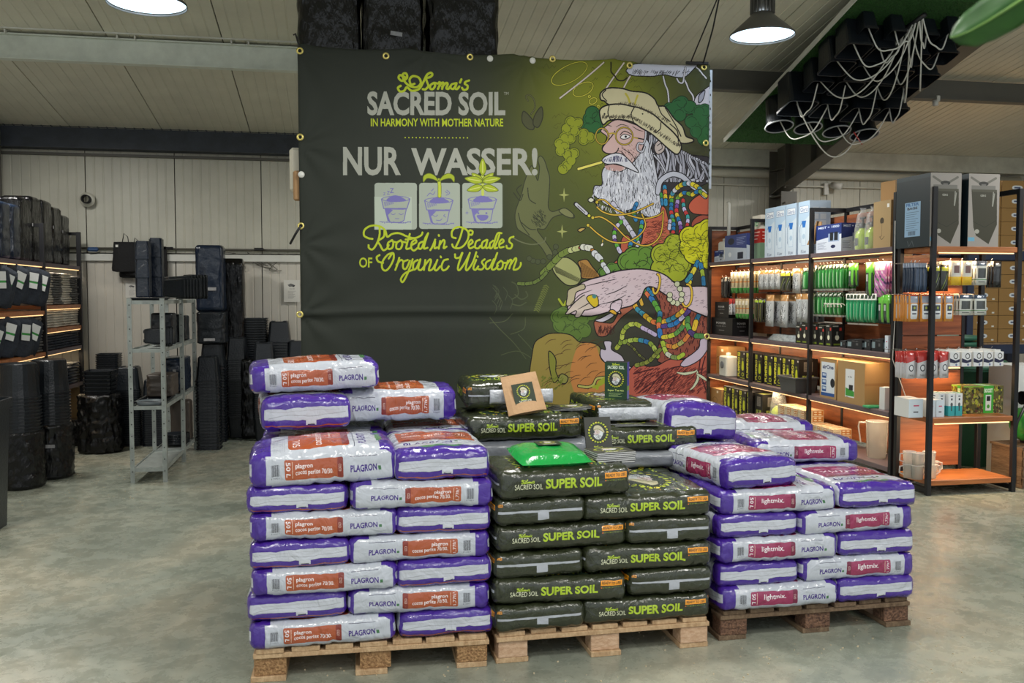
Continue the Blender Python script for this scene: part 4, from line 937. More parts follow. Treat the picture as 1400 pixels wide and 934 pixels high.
# ---- lettering
C5 = lambda p: zc(490, 210, 5.188, p)
LG = (164,178,42); PALE = (150,152,142)
cb.text('SACRED SOIL', (502,125,691,158), PALE, bold=.035); cb.text('TM', (689,126,695,130), PALE)
cb.text('IN HARMONY WITH MOTHER NATURE', (507,162,688,173), LG, bold=.02)
for st in SOMA: cb.stroke([(544+x/106*100, 98+y/30*29) for x, y in st], 3.0, LG, smooth=True)
for k in range(18): cb.disc(554+k*5, 188.3, .9, LG)
cb.text('NUR', (469,201,548,240), PALE, bold=.03); cb.text('WASSER!', (562,202,735,240), PALE, bold=.03)
VI = (108,104,160); CARD = (150,158,146)
for (x0, x1, y0, y1, ry_) in ((512,570,250,314,0), (573,629,250,313,0), (632,687,250,312,0)): cb.rect(x0, y0, x1, y1, CARD, r=4)
cb.rect(512,269,563,314,(164,174,160)); cb.rect(537,300,556,314,(126,134,126)) if False else None
def pot(cx, top, k):
    X = lambda P: [(cx+x, top+y) for x, y in P]
    cb.blob(X([(-15,14),(-11,30),(-6,32),(7,32),(11,29),(14,14)]), CARD, VI, 1.1, smooth=False)
    cb.poly(X([(-15,14),(-11,30),(-8,31),(-11,22),(-4,15)]), VI)
    cb.poly(X([(-20,0),(-17,13),(15,13),(19,0)]), CARD); cb.stroke(X([(-20,0),(-17,13),(15,13),(19,0)]), 1.2, VI); cb.disc(cx-.5, top, 19.5, VI, ry=4.2); cb.disc(cx-.5, top, 18, CARD, ry=3.2)
    cb.poly(catmull(X([(-13,2),(-8,-3),(-2,-5),(4,-4),(10,-1),(13,2),(0,4)]), True), VI)
    for j in range(8): cb.stroke(X([(-16+j*1.6,4),(-15+j*1.6,10-j*.5)]), .7, VI)
    cb.stroke(X([(-22,31),(-12,32),(10,33),(20,31)]), .9, VI)
    for j in range(14): cb.disc(cx-22+j*3.2, top+31+(j*7 % 3), .6, VI)
    if k == 0:
        for s in (-4, 7): cb.stroke(X([(s-3,20),(s,21.5),(s+3,20)]), .8, VI, smooth=True)
        cb.stroke(X([(-1,27),(4,27)]), .8, VI)
    elif k == 1:
        cb.stroke(X([(-9,20),(-5,22),(-2,20)]), .8, VI, smooth=True); cb.stroke(X([(8,19),(6,21),(9,23)]), .9, VI); cb.stroke(X([(-4,27),(1,27.5),(4,25)]), .9, VI, smooth=True)
    else:
        for s in (-6, 5): cb.disc(cx+s, top+19, 1.4, VI)
        cb.poly(catmull(X([(-8,22),(7,22),(5,28),(-3,29)]), True), VI)
pot(541.5, 272, 0); pot(600.5, 274, 1); pot(660, 272.5, 2)
for (x, y, h) in ((524,263,4), (529,261,5), (533,257,7)): cb.text('Z', (x, y, x+h*.8, y+h), VI, bold=.02)
for P in ([(584,268),(588,264),(592,266),(595,262)], [(590,261),(593,258)], [(609,262),(612,264)], [(611,260),(615,264),(610,267)]): cb.stroke(P, .9, VI, smooth=True)
spark(638.5, 291, 3.5, 3, VI)
cb.stroke([(601,268),(601,254),(600,246)], 5, (110,120,40), smooth=True); cb.stroke([(601,268),(601,254),(600,246)], 3.4, (176,186,64), smooth=True)
for s in (-1, 1): cb.blob([(600,248),(600+s*6,240),(600+s*14,237),(600+s*21,241),(600+s*21,249),(600+s*16,244),(600+s*8,245)], (150,164,44), (86,96,34), .8)
cb.stroke([(660,266),(660,245),(659,228)], 3.6, (176,186,84))
for (a, L) in ((0,24), (-48,20), (48,20), (-80,25), (80,25), (-104,22), (104,22)):
    t = math.radians(a); by = 250 if abs(a) < 60 else (248 if abs(a) < 90 else 255); by = 240 if a == 0 else by
    dx, dy = math.sin(t), -math.cos(t); nx, ny = -dy, dx; bx = 660
    cb.blob([(bx, by), (bx+dx*L*.4+nx*5, by+dy*L*.4+ny*5), (bx+dx*L, by+dy*L), (bx+dx*L*.4-nx*5, by+dy*L*.4-ny*5)], (150,164,44), (86,96,34), .8)
    cb.stroke([(bx+dx*4, by+dy*4), (bx+dx*L*.8, by+dy*L*.8)], 1.2, (190,194,110))
# brush script lines, traced stroke by stroke
W3 = 2.6
SCR = [[(100,605),(70,600),(40,580),(45,540),(90,512),(150,515),(190,545),(205,590),(240,570),(290,565),(350,590),(400,600),(445,580),(455,560)],
 [(150,520),(150,580),(130,640),(100,680),(75,670),(72,650)],[(185,545),(180,590),(140,620),(155,650),(175,685),(200,675),(215,650)],
 [(240,615),(210,635),(212,675),(240,668),(248,630),(235,615)],[(248,625),(270,630)],[(300,615),(272,635),(270,672),(298,675),(312,640),(300,615)],[(312,625),(335,630)],
 [(365,570),(345,640),(340,675),(365,672)],[(335,610),(380,605)],[(375,650),(410,630),(405,612),(380,630),(375,670),(395,688),(425,665)],
 [(455,625),(430,640),(428,672),(450,668),(475,600),(495,565)],[(495,565),(475,625),(465,672),(490,668)],
 [(545,610),(525,660),(510,685)],[(570,578),(572,584)],[(545,625),(540,670),(560,665)],[(580,620),(570,675)],[(575,650),(600,615),(612,625),(605,670),(625,660)],
 [(690,600),(665,590),(665,550),(700,522),(750,530),(780,560),(775,610),(745,655),(710,672),(675,665),(665,645)],[(740,530),(720,600),(690,665)],[(780,560),(790,545),(810,552),(805,575),(790,575)],
 [(785,650),(810,630),(800,612),(780,640),(790,672),(820,660)],[(860,612),(835,625),(828,665),(850,672),(865,655)],[(910,612),(880,630),(875,668),(900,660),(915,612),(905,668),(925,665)],
 [(955,618),(932,640),(935,672),(955,655),(985,570),(1015,565)],[(1000,575),(985,620),(965,670),(985,668)],[(1000,645),(1030,625),(1020,608),(1000,630),(1002,665),(1030,662)],
 [(1100,590),(1075,600),(1070,625),(1090,645),(1080,672),(1055,670),(1050,655)],
 [(150,720),(130,735),(140,765),(175,775)],[(240,705),(205,720),(170,770),(170,815),(195,830),(225,800),(250,745),(245,705),(215,745)],
 [(290,740),(275,790),(262,825)],[(270,790),(300,755),(318,765)],[(350,755),(320,770),(318,812),(340,815),(365,760)],[(385,750),(365,810),(340,870),(315,912),(302,890),(330,850),(385,825)],
 [(420,755),(392,775),(390,820),(412,812),(440,750),(425,815),(445,825),(470,795)],[(475,755),(465,825)],[(470,795),(505,752),(515,765),(500,825),(525,820),(545,785)],[(560,755),(540,815),(555,828),(580,800)],[(583,730),(586,736)],
 [(635,750),(605,760),(590,800),(600,828),(625,820),(640,800)],
 [(685,715),(690,740),(720,735),(735,705)],[(738,705),(712,780),(706,820),(720,824),(755,775),(788,712)],[(790,705),(768,780),(762,820),(776,824),(812,770),(836,700)],
 [(835,755),(815,810),(830,825),(850,800)],[(843,728),(846,733)],[(895,750),(875,770),(890,800),(875,822),(850,820)],
 [(935,755),(905,775),(905,815),(930,810),(960,750)],[(985,705),(965,760),(945,815),(965,822),(990,795)],[(1010,760),(985,785),(990,820),(1018,812),(1025,775),(1010,760)],[(1025,775),(1045,775)],
 [(1060,760),(1040,820)],[(1045,800),(1075,755),(1085,765),(1070,815)],[(1075,795),(1110,745),(1120,755),(1100,820),(1130,818),(1150,795),(1152,775)]]
for st in SCR: cb.stroke(C5(st), W3, LG, smooth=True)
cb.text('OF', (491,352,509,366), LG, bold=.02)
img_b = cb.image('banner_print')
m_ban = img_mat('banner_cloth', img_b, 0.75, bump=0.10, bscale=14, spec=0.25); cb = None
# ---- banner cloth
g = B(); NX, NZ_ = 150, 150; vs = []; uv = []
def by(x, z):        # cloth relief: sag folds fanning from the eyelets, one long horizontal crease, fine ripples
    u = (x-BX0)/(BX1-BX0); d = 0.0
    zf = 1.535+0.012*math.sin(u*5); q = (z-zf)/0.018; d += -0.018*math.exp(-q*q)*(0.5+0.5*math.sin(u*2.2+0.6)); q = (z-zf+0.05)/0.05; d += 0.014*math.exp(-q*q)
    q = (z-zf-0.16-0.22*(1-u)**2*0)/0.09; d += 0.006*math.exp(-q*q)
    for (ex, ez) in ((BX0, 3.3), (0.62, 3.32), (1.30, 3.3), (2.0, 3.3), (2.62, 3.3), (BX0, 2.66), (BX0, 2.0), (BX0, 1.535), (2.64, 2.7), (2.64, 2.0)):
        dx, dz = x-ex, z-ez; r = math.hypot(dx, dz)+1e-4; a = math.atan2(dz, dx); d += 0.012*math.exp(-r/0.28)*math.sin(a*9+ex*3)*min(1, r/0.06)
    d += 0.007*noise.noise(Vector((x*1.6, z*1.1, 3)))+0.003*noise.noise(Vector((x*6, z*2.0, 9)))
    return BY+d
for j in range(NZ_+1):
    for i in range(NX+1):
        u, v = i/NX, j/NZ_; x = BX0+u*(BX1-BX0); z = BZ0+v*(BZ1-BZ0)
        sag = -0.022*abs(math.sin(math.pi*u*4.0))*max(0, (v-.9)/.1)+(-0.035*(1-u)+0.0)*v*0
        vs.append((x, by(x, z), z+sag)); uv.append((u, v))
fs = [(j*(NX+1)+i, j*(NX+1)+i+1, (j+1)*(NX+1)+i+1, (j+1)*(NX+1)+i) for j in range(NZ_) for i in range(NX)]
g.add(vs, fs, [[uv[k] for k in f] for f in fs], True)
tb = thing('banner', 'large dark green fabric banner with a bearded old man and white lettering behind the pallets', 'banner', ((BX0+BX1)/2, BY, BZ0))
def at_b(o): o.location = (-(BX0+BX1)/2, -BY, -BZ0); return o
cl = at_b(g.build('cloth', m_ban, tb)); so = cl.modifiers.new('thick', 'SOLIDIFY'); so.thickness = 0.002
m_brass = mat('brass', (206,190,110), 0.3, metal=0.7)
gm = B().lathe([(0.011,-.002),(0.013,-.006),(0.020,-.006),(0.024,-.001)], M=Matrix.Rotation(math.pi/2, 3, 'X') @ Matrix.Diagonal((1,1,-1)), n=16).mesh('eyelet', m_brass)
for (px, py) in ((410,70),(527.5,77),(642.5,78),(755,81),(860,90),(962,92),(410.5,188),(411.5,309),(410,430),(964,196),(966,460)):
    p = atY(px, py, BY); link('eyelet', gm, cl, (p.x, by(p.x, p.z)-.004, p.z))
m_hole = mat('black_rubber')
for (px, py) in ((670,80),(728,83),(412,239)):
    p = atY(px, py, BY); B().lathe([(0,-.008),(0.02,-.006),(0.022,0)], M=Matrix.Rotation(math.pi/2, 3, 'X') @ Matrix.Diagonal((1,1,-1)), n=14).build('white_button', m_white, cl, (p.x, by(p.x, p.z)-.004, p.z))
# ================================================================ WHAT THE BANNER HANGS ON
t = thing('storage_rack', 'tall dark blue storage rack behind the banner, its top beam showing above it', 'rack', (0.9, 7.0, 0))
m_rackb = mat('rack_blue', (34,46,72), 0.5, var=.1)
for x in (-1.02, 1.0):
    for y in (-.45, .45): B().box((x, y, 1.6), (.08,.06,3.2), bev=.006).build('upright', m_rackb, t)
for y in (-.45, .45):
    for z in (1.5, 3.17): B().box((-.05, y, z), (2.1,.05,.11), bev=.006).build('beam', m_rackb, t)
B().box((-.05, 0, 3.235), (2.1, .9, .02)).build('deck', m_rackb, t)
B().box((.72, -.53, 3.27), (.56, .09, .09), bev=.006).build('top_beam', m_rackb, t)
m_black = mat('black_film', (6,6,8), 0.13, bump=1.0, bscale=5, stretch=(5,5,1.6), coat=.12, spec=.35)
m_lab = mat('label_white', (150,150,152), .5, var=.2, vscale=40)
def wrapped(name, label, loc, w_, d, h, seed, group=None, m=None, nseg=28, lab=None, taper=.0, rz=0, cat='pot stack', cr=1.0, e=.32):
    """bundle of nested pots wrapped in black film: wavy square column"""
    t = thing(name, label, cat, loc, rz, group); g = B(); rings = []; o = Vector((seed*2.3, 0, 0)); n = 44 if cr == 1 else 72
    for j in range(nseg+1):
        v = j/nseg; ring = []
        for i in range(n):
            a = 2*math.pi*i/n; c_, s_ = math.cos(a), math.sin(a)
            x = math.copysign(abs(c_)**e, c_)*w_/2; y = math.copysign(abs(s_)**e, s_)*d/2
            k = 1-taper*v+cr*(0.035*noise.noise(Vector((c_*2.5, s_*2.5, v*3))+o)+0.05*(1-abs(noise.noise(Vector((c_*6, s_*6, v*(2.2 if cr == 1 else 6)))+o)))**3+.03*noise.noise(Vector((c_*9, s_*9, v*9))-o)-.02)
            ve = min(v, 1-v)/.03
            if ve < 1: k *= .86+.14*ve
            ring.append((x*k, y*k, v*h))
        rings.append(ring)
    g.loft(rings, True).build('film_wrap', m or m_black, t)
    if lab: B().box((lab[0]*w_, -d/2*1.035-.004, lab[1]*h), (lab[2], .003, lab[3]), M=Matrix.Rotation(lab[4], 4, 'Y')).build('label_strip', m_lab, t)
    return t
wx = [(-.055, .44), (.395, .44), (.905, .54)]
for i, (x, w_) in enumerate(wx):
    wrapped('wrapped_pot_bundle', ['black film-wrapped bundle on the rack above the banner, leftmost of three', 'black film-wrapped bundle with a white label, middle of three above the banner', 'widest black film-wrapped bundle above the banner, rightmost of three'][i], (x, 6.93, 3.247), w_, .5, .80, i+1, 'wrapped bundles above the banner', lab=(0.05, .36, .085, .03, .12) if i == 1 else None)
# perforated galvanised strip at the right edge of the banner
def perforated(name, label, p, h, w_=.032, m=None):
    t = thing(name, label, 'strip', p); g = B().box((0,0,h/2), (w_,.003,h)).box((w_/2,.012,h/2), (.003,.03,h)); st_ = g.build('strip', m or m_galv, t)
    hb = B()
    for k in range(int(h/.05)): hb.box((((k % 2)-.5)*.008, -.0022, .03+k*.05), (.007,.001,.016), rz=0)
    hb.build('slots', m_hole, st_); return t
p = atY(969, 258, BY+.03); perforated('perforated_strip', 'galvanised perforated steel strip along the upper right edge of the banner', (p.x, BY+.03, p.z), 0.86, m=mat('bright_galv', (190,196,206), .4, metal=.2))
# ropes and hooks
tb1 = B(); a = atY(961, 88, BY-.02); b_ = atY(985, -12, 5.9); tb1.tube([a, (a+b_)/2+Vector((0.01,0,0)), b_], .006, 5); a2 = atY(944, 86, BY); tb1.tube([a2, (a2+b_)/2, b_], .005, 5)
tb1.tube([atY(938,86,BY-.02), atY(968,87,BY-.02)], .012, 6)
tag(tb1.build('hanging_rope', mat('black_rubber')), 'pair of thin black ropes tied at the upper right corner of the banner', 'rope')
tb1 = B().tube([atY(410,68,BY-.01), atY(408,60,BY-.01), atY(404,46,BY), atY(401,48,BY)], .006, 5)
tag(tb1.build('hook', mat('black_rubber')), 'small black wire hook at the upper left corner of the banner', 'hook')
tag(B().tube([atY(411,309,BY-.01), atY(404,320,BY), atY(397,333,BY+.1)], .009, 6).build('tie_strap', mat('black_rubber')), 'short black strap tied to the left edge of the banner', 'strap')
# carton poking out behind the banner's left edge
m_card = mat('cardboard', (150,116,78), .75, var=.08, vscale=6); m_cardlt = mat('cream_card', (190,184,166), .6)
t = thing('speaker_box', 'cream box with a brown corner poking out behind the upper left edge of the banner', 'box', atY(404, 262, 6.42))
B().box((.02,0,.14), (.11,.14,.30), bev=.02).build('casing', m_cardlt, t); B().box((.03,-.08,.03), (.08,.05,.20), bev=.01).build('brown_corner', m_card, t)
# ================================================================ PACKAGING PRINTS (one sheet)
at = Cv(2048, 2048, (128,128,128)); REG = {}; _al = [0, 0, 0]
def region(nm, w_, h_, bg, draw=None):
    if _al[0]+w_ > 2048: _al[0] = 0; _al[1] += _al[2]+4; _al[2] = 0
    x0, y0 = _al[0], _al[1]; _al[0] += w_+4; _al[2] = max(_al[2], h_)
    at.tf = lambda p: p; at.rect(x0, y0, x0+w_, y0+h_, bg)
    at.tf = lambda p: p+np.array([x0, y0], float)
    if draw: draw(at, w_, h_)
    at.tf = lambda p: p
    REG[nm] = uvr(at, x0+1, y0+1, x0+w_-1, y0+h_-1)
CAR = (168,132,88)
def lines(c_, x0, y0, x1, n_, dy, col, hh=3):
    for k in range(n_): c_.rect(x0, y0+k*dy, x1-((k*37) % 5)*(x1-x0)*.08, y0+k*dy+hh, col)
def sprayer(c_, cx, y0, s, body, dark):
    c_.blob([(cx-18*s,y0+60*s),(cx-22*s,y0+160*s),(cx+22*s,y0+160*s),(cx+18*s,y0+60*s),(cx,y0+45*s)], body, dark, 2); c_.rect(cx-8*s, y0+20*s, cx+8*s, y0+50*s, dark); c_.rect(cx-26*s, y0+10*s, cx+14*s, y0+24*s, dark)
    c_.stroke([(cx-20*s,y0+20*s),(cx-44*s,y0+60*s),(cx-40*s,y0+150*s)], 4*s, dark, smooth=True)
def d_pump(c_, w_, h_):
    c_.text('PUMPRO', (12,70,52,300), (214,214,60), rot=-90, bold=.04); c_.rect(12,70,52,150,(0,0,0),.0); c_.rect(10,14,54,60,(196,206,40)); c_.text('5L', (18,22,46,52), (20,20,20), bold=.03)
    sprayer(c_, 105, 70, .9, (196,206,40), (120,130,30)); c_.disc(108,270,22,(196,206,40)); c_.disc(108,270,14,(26,26,24)); c_.rect(120,16,140,34,(200,200,200)); c_.rect(60,310,140,316,(196,206,40))
region('pump', 150, 330, (28,28,26), d_pump)
region('pump_side', 150, 330, (32,30,28), lambda c_, w_, h_: (c_.rect(40,30,110,130,(120,116,110)), lines(c_,46,40,104,8,11,(50,50,50)), c_.rect(30,170,120,280,(150,160,70)), sprayer(c_,75,150,.7,(60,70,30),(20,20,20))))
def d_tall(c_, w_, h_):
    c_.rect(0,0,w_,h_,(176,200,222)); c_.poly([(0,150),(w_,90),(w_,h_),(0,h_)], (200,214,226)); c_.rect(16,30,w_-16,70,(226,232,238)); c_.stroke([(16,30),(w_-16,30),(w_-16,70),(16,70)], 3, (60,90,140), closed=True)
    c_.text('Gloria', (24,38,w_-24,64), (50,80,140)); c_.poly([(w_/2-26,120),(w_/2+26,120),(w_/2+14,160),(w_/2-14,160)], (40,110,190)); c_.rect(w_/2-24,160,w_/2+24,270,(206,220,232)); c_.stroke([(w_/2-24,160),(w_/2+24,160),(w_/2+24,270),(w_/2-24,270)], 2, (140,170,200), closed=True)
    c_.stroke([(w_/2-20,130),(w_/2-44,160),(w_/2-40,250)], 4, (50,90,140), smooth=True); c_.text('8 Liter', (w_/2-30,296,w_/2+30,316), (60,80,110)); c_.disc(w_/2, 215, 16, (170,195,216))
region('tall', 130, 330, (190,206,224), d_tall)
region('tall_side', 130, 330, (182,200,218), lambda c_, w_, h_: ([c_.rect(20+46*i, 40+40*j, 56+46*i, 72+40*j, (214,222,230)) for i in range(2) for j in range(3)], c_.disc(60,190,30,(60,130,160)), lines(c_,20,230,110,7,11,(110,140,170))))
region('kool', 160, 240, (206,214,226), lambda c_, w_, h_: (c_.poly([(0,0),(160,0),(160,90),(0,130)], (38,56,120)), c_.text('MIST + 1000', (16,14,146,34), (210,220,240), bold=.03), c_.rect(80,80,146,150,(150,170,200)), c_.rect(90,70,110,140,(30,34,44)), c_.rect(116,70,138,140,(30,34,44)), c_.disc(110,190,14,(30,40,80)), lines(c_,12,150,70,6,11,(90,100,130))))
region('robot', 200, 160, (56,70,130), lambda c_, w_, h_: (c_.poly([(0,70),(200,90),(200,160),(0,160)], (190,200,214)), c_.disc(60,40,30,(40,44,60),ry=20), c_.rect(120,110,170,150,(40,44,60)), lines(c_,110,20,190,5,10,(150,160,200)), c_.disc(50,120,14,(230,235,240))))
region('redbox', 200, 160, (226,220,206), lambda c_, w_, h_: (c_.rect(0,50,200,100,(176,44,32)), c_.rect(0,100,200,160,(120,150,120)), lines(c_,20,60,180,3,12,(240,220,210)), c_.text('GREEN', (30,14,150,40), (60,140,90), bold=.03)))
region('card', 200, 200, CAR, lambda c_, w_, h_: c_.rect(0,94,200,106,(156,118,76)))
region('card_icon', 160, 260, (172,146,104), lambda c_, w_, h_: (c_.disc(80,110,18,(70,60,46)), c_.rect(72,124,88,190,(172,146,104)), c_.stroke([(80,124),(80,190),(64,200)],3,(70,60,46)), c_.stroke([(60,196),(80,212),(104,196)],3,(70,60,46),smooth=True), c_.rect(124,20,144,40,(235,235,230))))
region('card_label', 300, 270, (170,136,90), lambda c_, w_, h_: (c_.rect(90,50,190,230,(222,226,228)), c_.text('ec fan', (118,92,160,104), (60,60,60)), c_.poly([(94,170),(188,190),(188,222),(94,222)], (60,150,60)), c_.rect(130,150,174,184,(36,38,44)), c_.rect(100,228,124,230,(60,60,60))))
def d_air(c_, w_, h_):
    c_.rect(14,30,150,280,(214,222,230)); c_.text('airOne', (26,50,138,80), (30,50,100), bold=.03)
    for j in range(3): c_.rect(22,110+j*50,66,150+j*50,(40,84,150)); c_.rect(28,116+j*50,60,134+j*50,(190,205,225))
    c_.disc(130,180,22,(30,34,44),ry=34); c_.rect(14,258,150,282,(40,84,150))
region('air', 170, 300, (172,140,94), d_air)
region('brownstamp', 150, 220, (164,124,76), lambda c_, w_, h_: (c_.disc(70,110,30,(124,88,50)), c_.disc(70,110,24,(164,124,76)), c_.rect(90,20,110,40,(230,220,200))))
def d_pack(c_, w_, h_):
    c_.stroke([(20,30),(100,80)], 16, (110,108,100)); c_.stroke([(190,30),(110,80)], 16, (110,108,100)); c_.disc(105,72,34,(52,52,48),ry=16); c_.rect(90,74,122,110,(110,108,104)); c_.rect(20,84,190,112,(120,118,112))
    c_.poly([(20,112),(200,112),(206,360),(150,500),(60,440),(40,380)], (62,60,46)); c_.poly([(20,112),(200,112),(200,130),(30,130)], (80,78,64)); c_.stroke([(176,130),(172,230),(184,140)], 7, (150,150,140), smooth=True)
    c_.text('GEN2', (84,148,124,162), (170,170,160), bold=.03); c_.disc(66,410,16,(170,168,158)); c_.stroke([(36,340),(120,380),(200,330)], 3, (40,40,30)); c_.rect(4,452,50,480,(110,170,200))
region('pack_front', 220, 520, (158,152,146), d_pack)
def d_pside(c_, w_, h_):
    c_.rect(60,190,160,440,(142,176,206)); c_.text('FILTER', (68,196,150,218), (40,90,150), bold=.03); c_.text('BAGS', (76,226,140,244), (40,40,50), bold=.03); lines(c_,70,262,150,9,16,(80,100,120)); 
    for k in range(8): c_.rect(84+k*6,400,87+k*6,430,(30,30,40))
    c_.stroke([(80,470),(90,510),(110,470),(120,510)], 3, (90,100,104)); c_.rect(0,0,w_,30,(60,76,82),.5)
region('pack_side', 220, 520, (28,42,48), d_pside)
def d_boost(c_, w_, h_):
    r_ = random.Random(4)
    for _ in range(240): c_.disc(r_.uniform(0,w_), r_.uniform(0,h_), r_.uniform(6,13), r_.choice(((60,66,30),(140,120,40),(176,180,60),(96,60,40),(40,44,24),(160,150,90))))
    c_.rect(200,0,300,200,(70,170,60)); c_.text('BOOST', (208,20,290,50), (235,240,220), bold=.05); c_.rect(222,66,278,180,(225,228,220)); c_.rect(232,76,268,110,(30,34,30)); c_.disc(250,150,14,(80,160,60)); c_.rect(0,0,200,10,(140,190,60))
region('boost', 400, 200, (96,90,44), d_boost)
region('lampbox', 90, 180, (226,230,232), lambda c_, w_, h_: (c_.rect(0,100,90,180,(60,170,176)), c_.disc(45,90,16,(90,94,96)), c_.rect(38,100,52,140,(60,64,66)), c_.rect(30,20,60,28,(40,60,90)), c_.rect(36,40,56,56,(50,50,60))))
region('whitebox', 90, 90, (214,226,236), lambda c_, w_, h_: (c_.rect(30,30,64,36,(200,80,110)), c_.rect(30,60,60,66,(90,90,100))))
region('smallcarton', 160, 110, (206,190,160), lambda c_, w_, h_: (c_.rect(70,10,156,100,(186,120,56)), [c_.disc(92+i*36, 32+j*44, 14, (226,214,190)) for i in range(2) for j in range(2)], c_.text('ROOT', (8,40,60,62), (120,100,80))))
region('ovalcarton', 200, 140, (146,112,62), lambda c_, w_, h_: (c_.rect(66,50,134,94,(206,212,216),r=20), c_.rect(80,64,120,80,(70,80,110)), c_.stroke([(150,20),(170,10)],2,(110,80,50)), c_.rect(160,104,176,120,(210,210,200))))
region('blackbulb', 100, 150, (30,30,28), lambda c_, w_, h_: (c_.disc(50,90,18,(226,226,200)), c_.rect(42,50,58,76,(120,120,110)), c_.rect(10,10,60,18,(170,170,160)), c_.rect(20,130,80,142,(120,140,40)), c_.rect(70,24,90,44,(200,60,50))))
region('blackbox', 200, 120, (30,32,36), lambda c_, w_, h_: (c_.rect(10,30,60,90,(130,150,156)), c_.rect(120,40,150,70,(90,90,90)), c_.text('DARK BOX', (70,10,150,22), (140,140,140))))
region('blackcase', 160, 120, (22,22,24), lambda c_, w_, h_: (c_.text('POWER', (40,30,110,44), (210,210,210), bold=.02), c_.text('tools line', (40,52,110,62), (170,170,170)), c_.rect(60,84,100,88,(160,160,160))))
# hanging packs, 100 x 200 each
def hp(nm, bg, fn): region(nm, 100, 200, bg, fn)
hp('h_green', (36,110,50), lambda c_, w_, h_: (c_.rect(0,0,100,36,(30,60,30)), c_.text('pH', (30,8,70,30), (230,235,225), bold=.04), c_.rect(30,46,70,180,(70,160,80)), c_.rect(38,60,50,170,(200,230,200)), c_.rect(0,184,100,200,(226,230,224))))
hp('h_teal', (20,120,76), lambda c_, w_, h_: (c_.rect(0,0,100,44,(226,230,226)), c_.rect(20,8,80,36,(40,60,50)), c_.rect(24,60,76,190,(36,150,96)), c_.rect(30,70,40,180,(150,220,180))))
hp('h_glove', (176,180,182), lambda c_, w_, h_: (c_.rect(0,0,100,40,(168,126,76)), [c_.stroke([(10+((k*31) % 80), 50+((k*53) % 130)), (20+((k*47) % 70), 66+((k*29) % 120))], 3, ((120,124,128), (222,226,230), (90,92,96))[k % 3]) for k in range(46)]))
hp('h_dark', (44,46,40), lambda c_, w_, h_: (c_.rect(10,20,90,50,(190,190,60)), c_.stroke([(20,180),(80,70)], 6, (130,150,60)), c_.stroke([(40,190),(92,100)], 5, (120,124,120))))
hp('h_seed', (190,176,140), lambda c_, w_, h_: (c_.rect(0,150,100,200,(60,150,60)), c_.rect(20,20,80,60,(226,222,206)), c_.rect(0,90,100,100,(200,120,50)), c_.rect(40,66,60,140,(120,90,60))))
hp('h_black', (24,24,26), lambda c_, w_, h_: (c_.rect(20,20,80,40,(150,150,146)), c_.rect(30,60,70,180,(52,54,56))))
hp('h_yel', (52,50,40), lambda c_, w_, h_: (c_.rect(8,10,92,30,(160,190,50)), c_.stroke([(30,40),(30,190)], 4, (190,170,60)), c_.stroke([(64,40),(64,190)], 4, (150,160,60))))
hp('h_orange', (212,140,50), lambda c_, w_, h_: (c_.rect(14,0,86,60,(150,156,170)), c_.rect(10,0,90,10,(176,60,30)), c_.rect(16,66,84,180,(224,228,232),r=12), c_.rect(26,78,74,120,(56,62,70)), c_.disc(50,98,10,(160,170,60)), c_.rect(30,136,70,146,(60,62,80))))
hp('h_grey', (206,210,204), lambda c_, w_, h_: (c_.rect(0,0,100,40,(60,76,96)), c_.rect(14,60,86,140,(62,66,66)), c_.rect(0,150,100,156,(90,140,90)), c_.rect(20,168,80,176,(120,124,124))))
hp('h_blue', (36,52,74), lambda c_, w_, h_: (c_.rect(0,0,100,30,(160,170,190)), c_.rect(30,40,44,190,(70,90,120)), c_.rect(60,40,70,190,(100,120,150))))
hp('h_yellow', (222,216,196), lambda c_, w_, h_: (c_.rect(0,130,100,200,(232,190,50)), c_.rect(10,16,90,120,(206,204,196)), c_.rect(24,40,76,100,(110,80,76))))
hp('h_red', (206,206,210), lambda c_, w_, h_: (c_.poly([(0,0),(100,0),(100,60),(0,84)], (186,56,52)), c_.disc(50,120,26,(60,62,70)), c_.disc(50,120,18,(224,226,230)), c_.text('TIMER', (26,170,74,184), (60,60,70))))
hp('h_pink', (196,120,180), lambda c_, w_, h_: (c_.rect(20,0,80,50,(226,222,226)), [c_.disc((k*37) % 100, 56+(k*61) % 140, 7, ((90,60,110),(230,160,200),(80,130,90),(226,214,226))[k % 4]) for k in range(50)]))
hp('h_gpack', (96,190,60), lambda c_, w_, h_: (c_.rect(0,60,100,200,(42,64,60)), c_.rect(16,70,50,110,(190,200,196)), c_.rect(60,20,90,190,(110,190,70))))
region('fanbox', 100, 120, (218,220,222), lambda c_, w_, h_: (c_.poly([(0,50),(60,70),(100,56),(100,80),(50,92),(0,84)], (40,42,70)), c_.disc(60,34,24,(40,42,46)), c_.disc(60,34,17,(218,220,222)), c_.disc(66,104,10,(110,120,160))))
region('green_card', 60, 60, (60,150,70)); region('plain_white', 20, 20, (216,218,216)); region('plain_dark', 20, 20, (30,32,36)); region('plain_green', 20, 20, (70,150,50)); region('plain_red', 20, 20, (150,40,36))
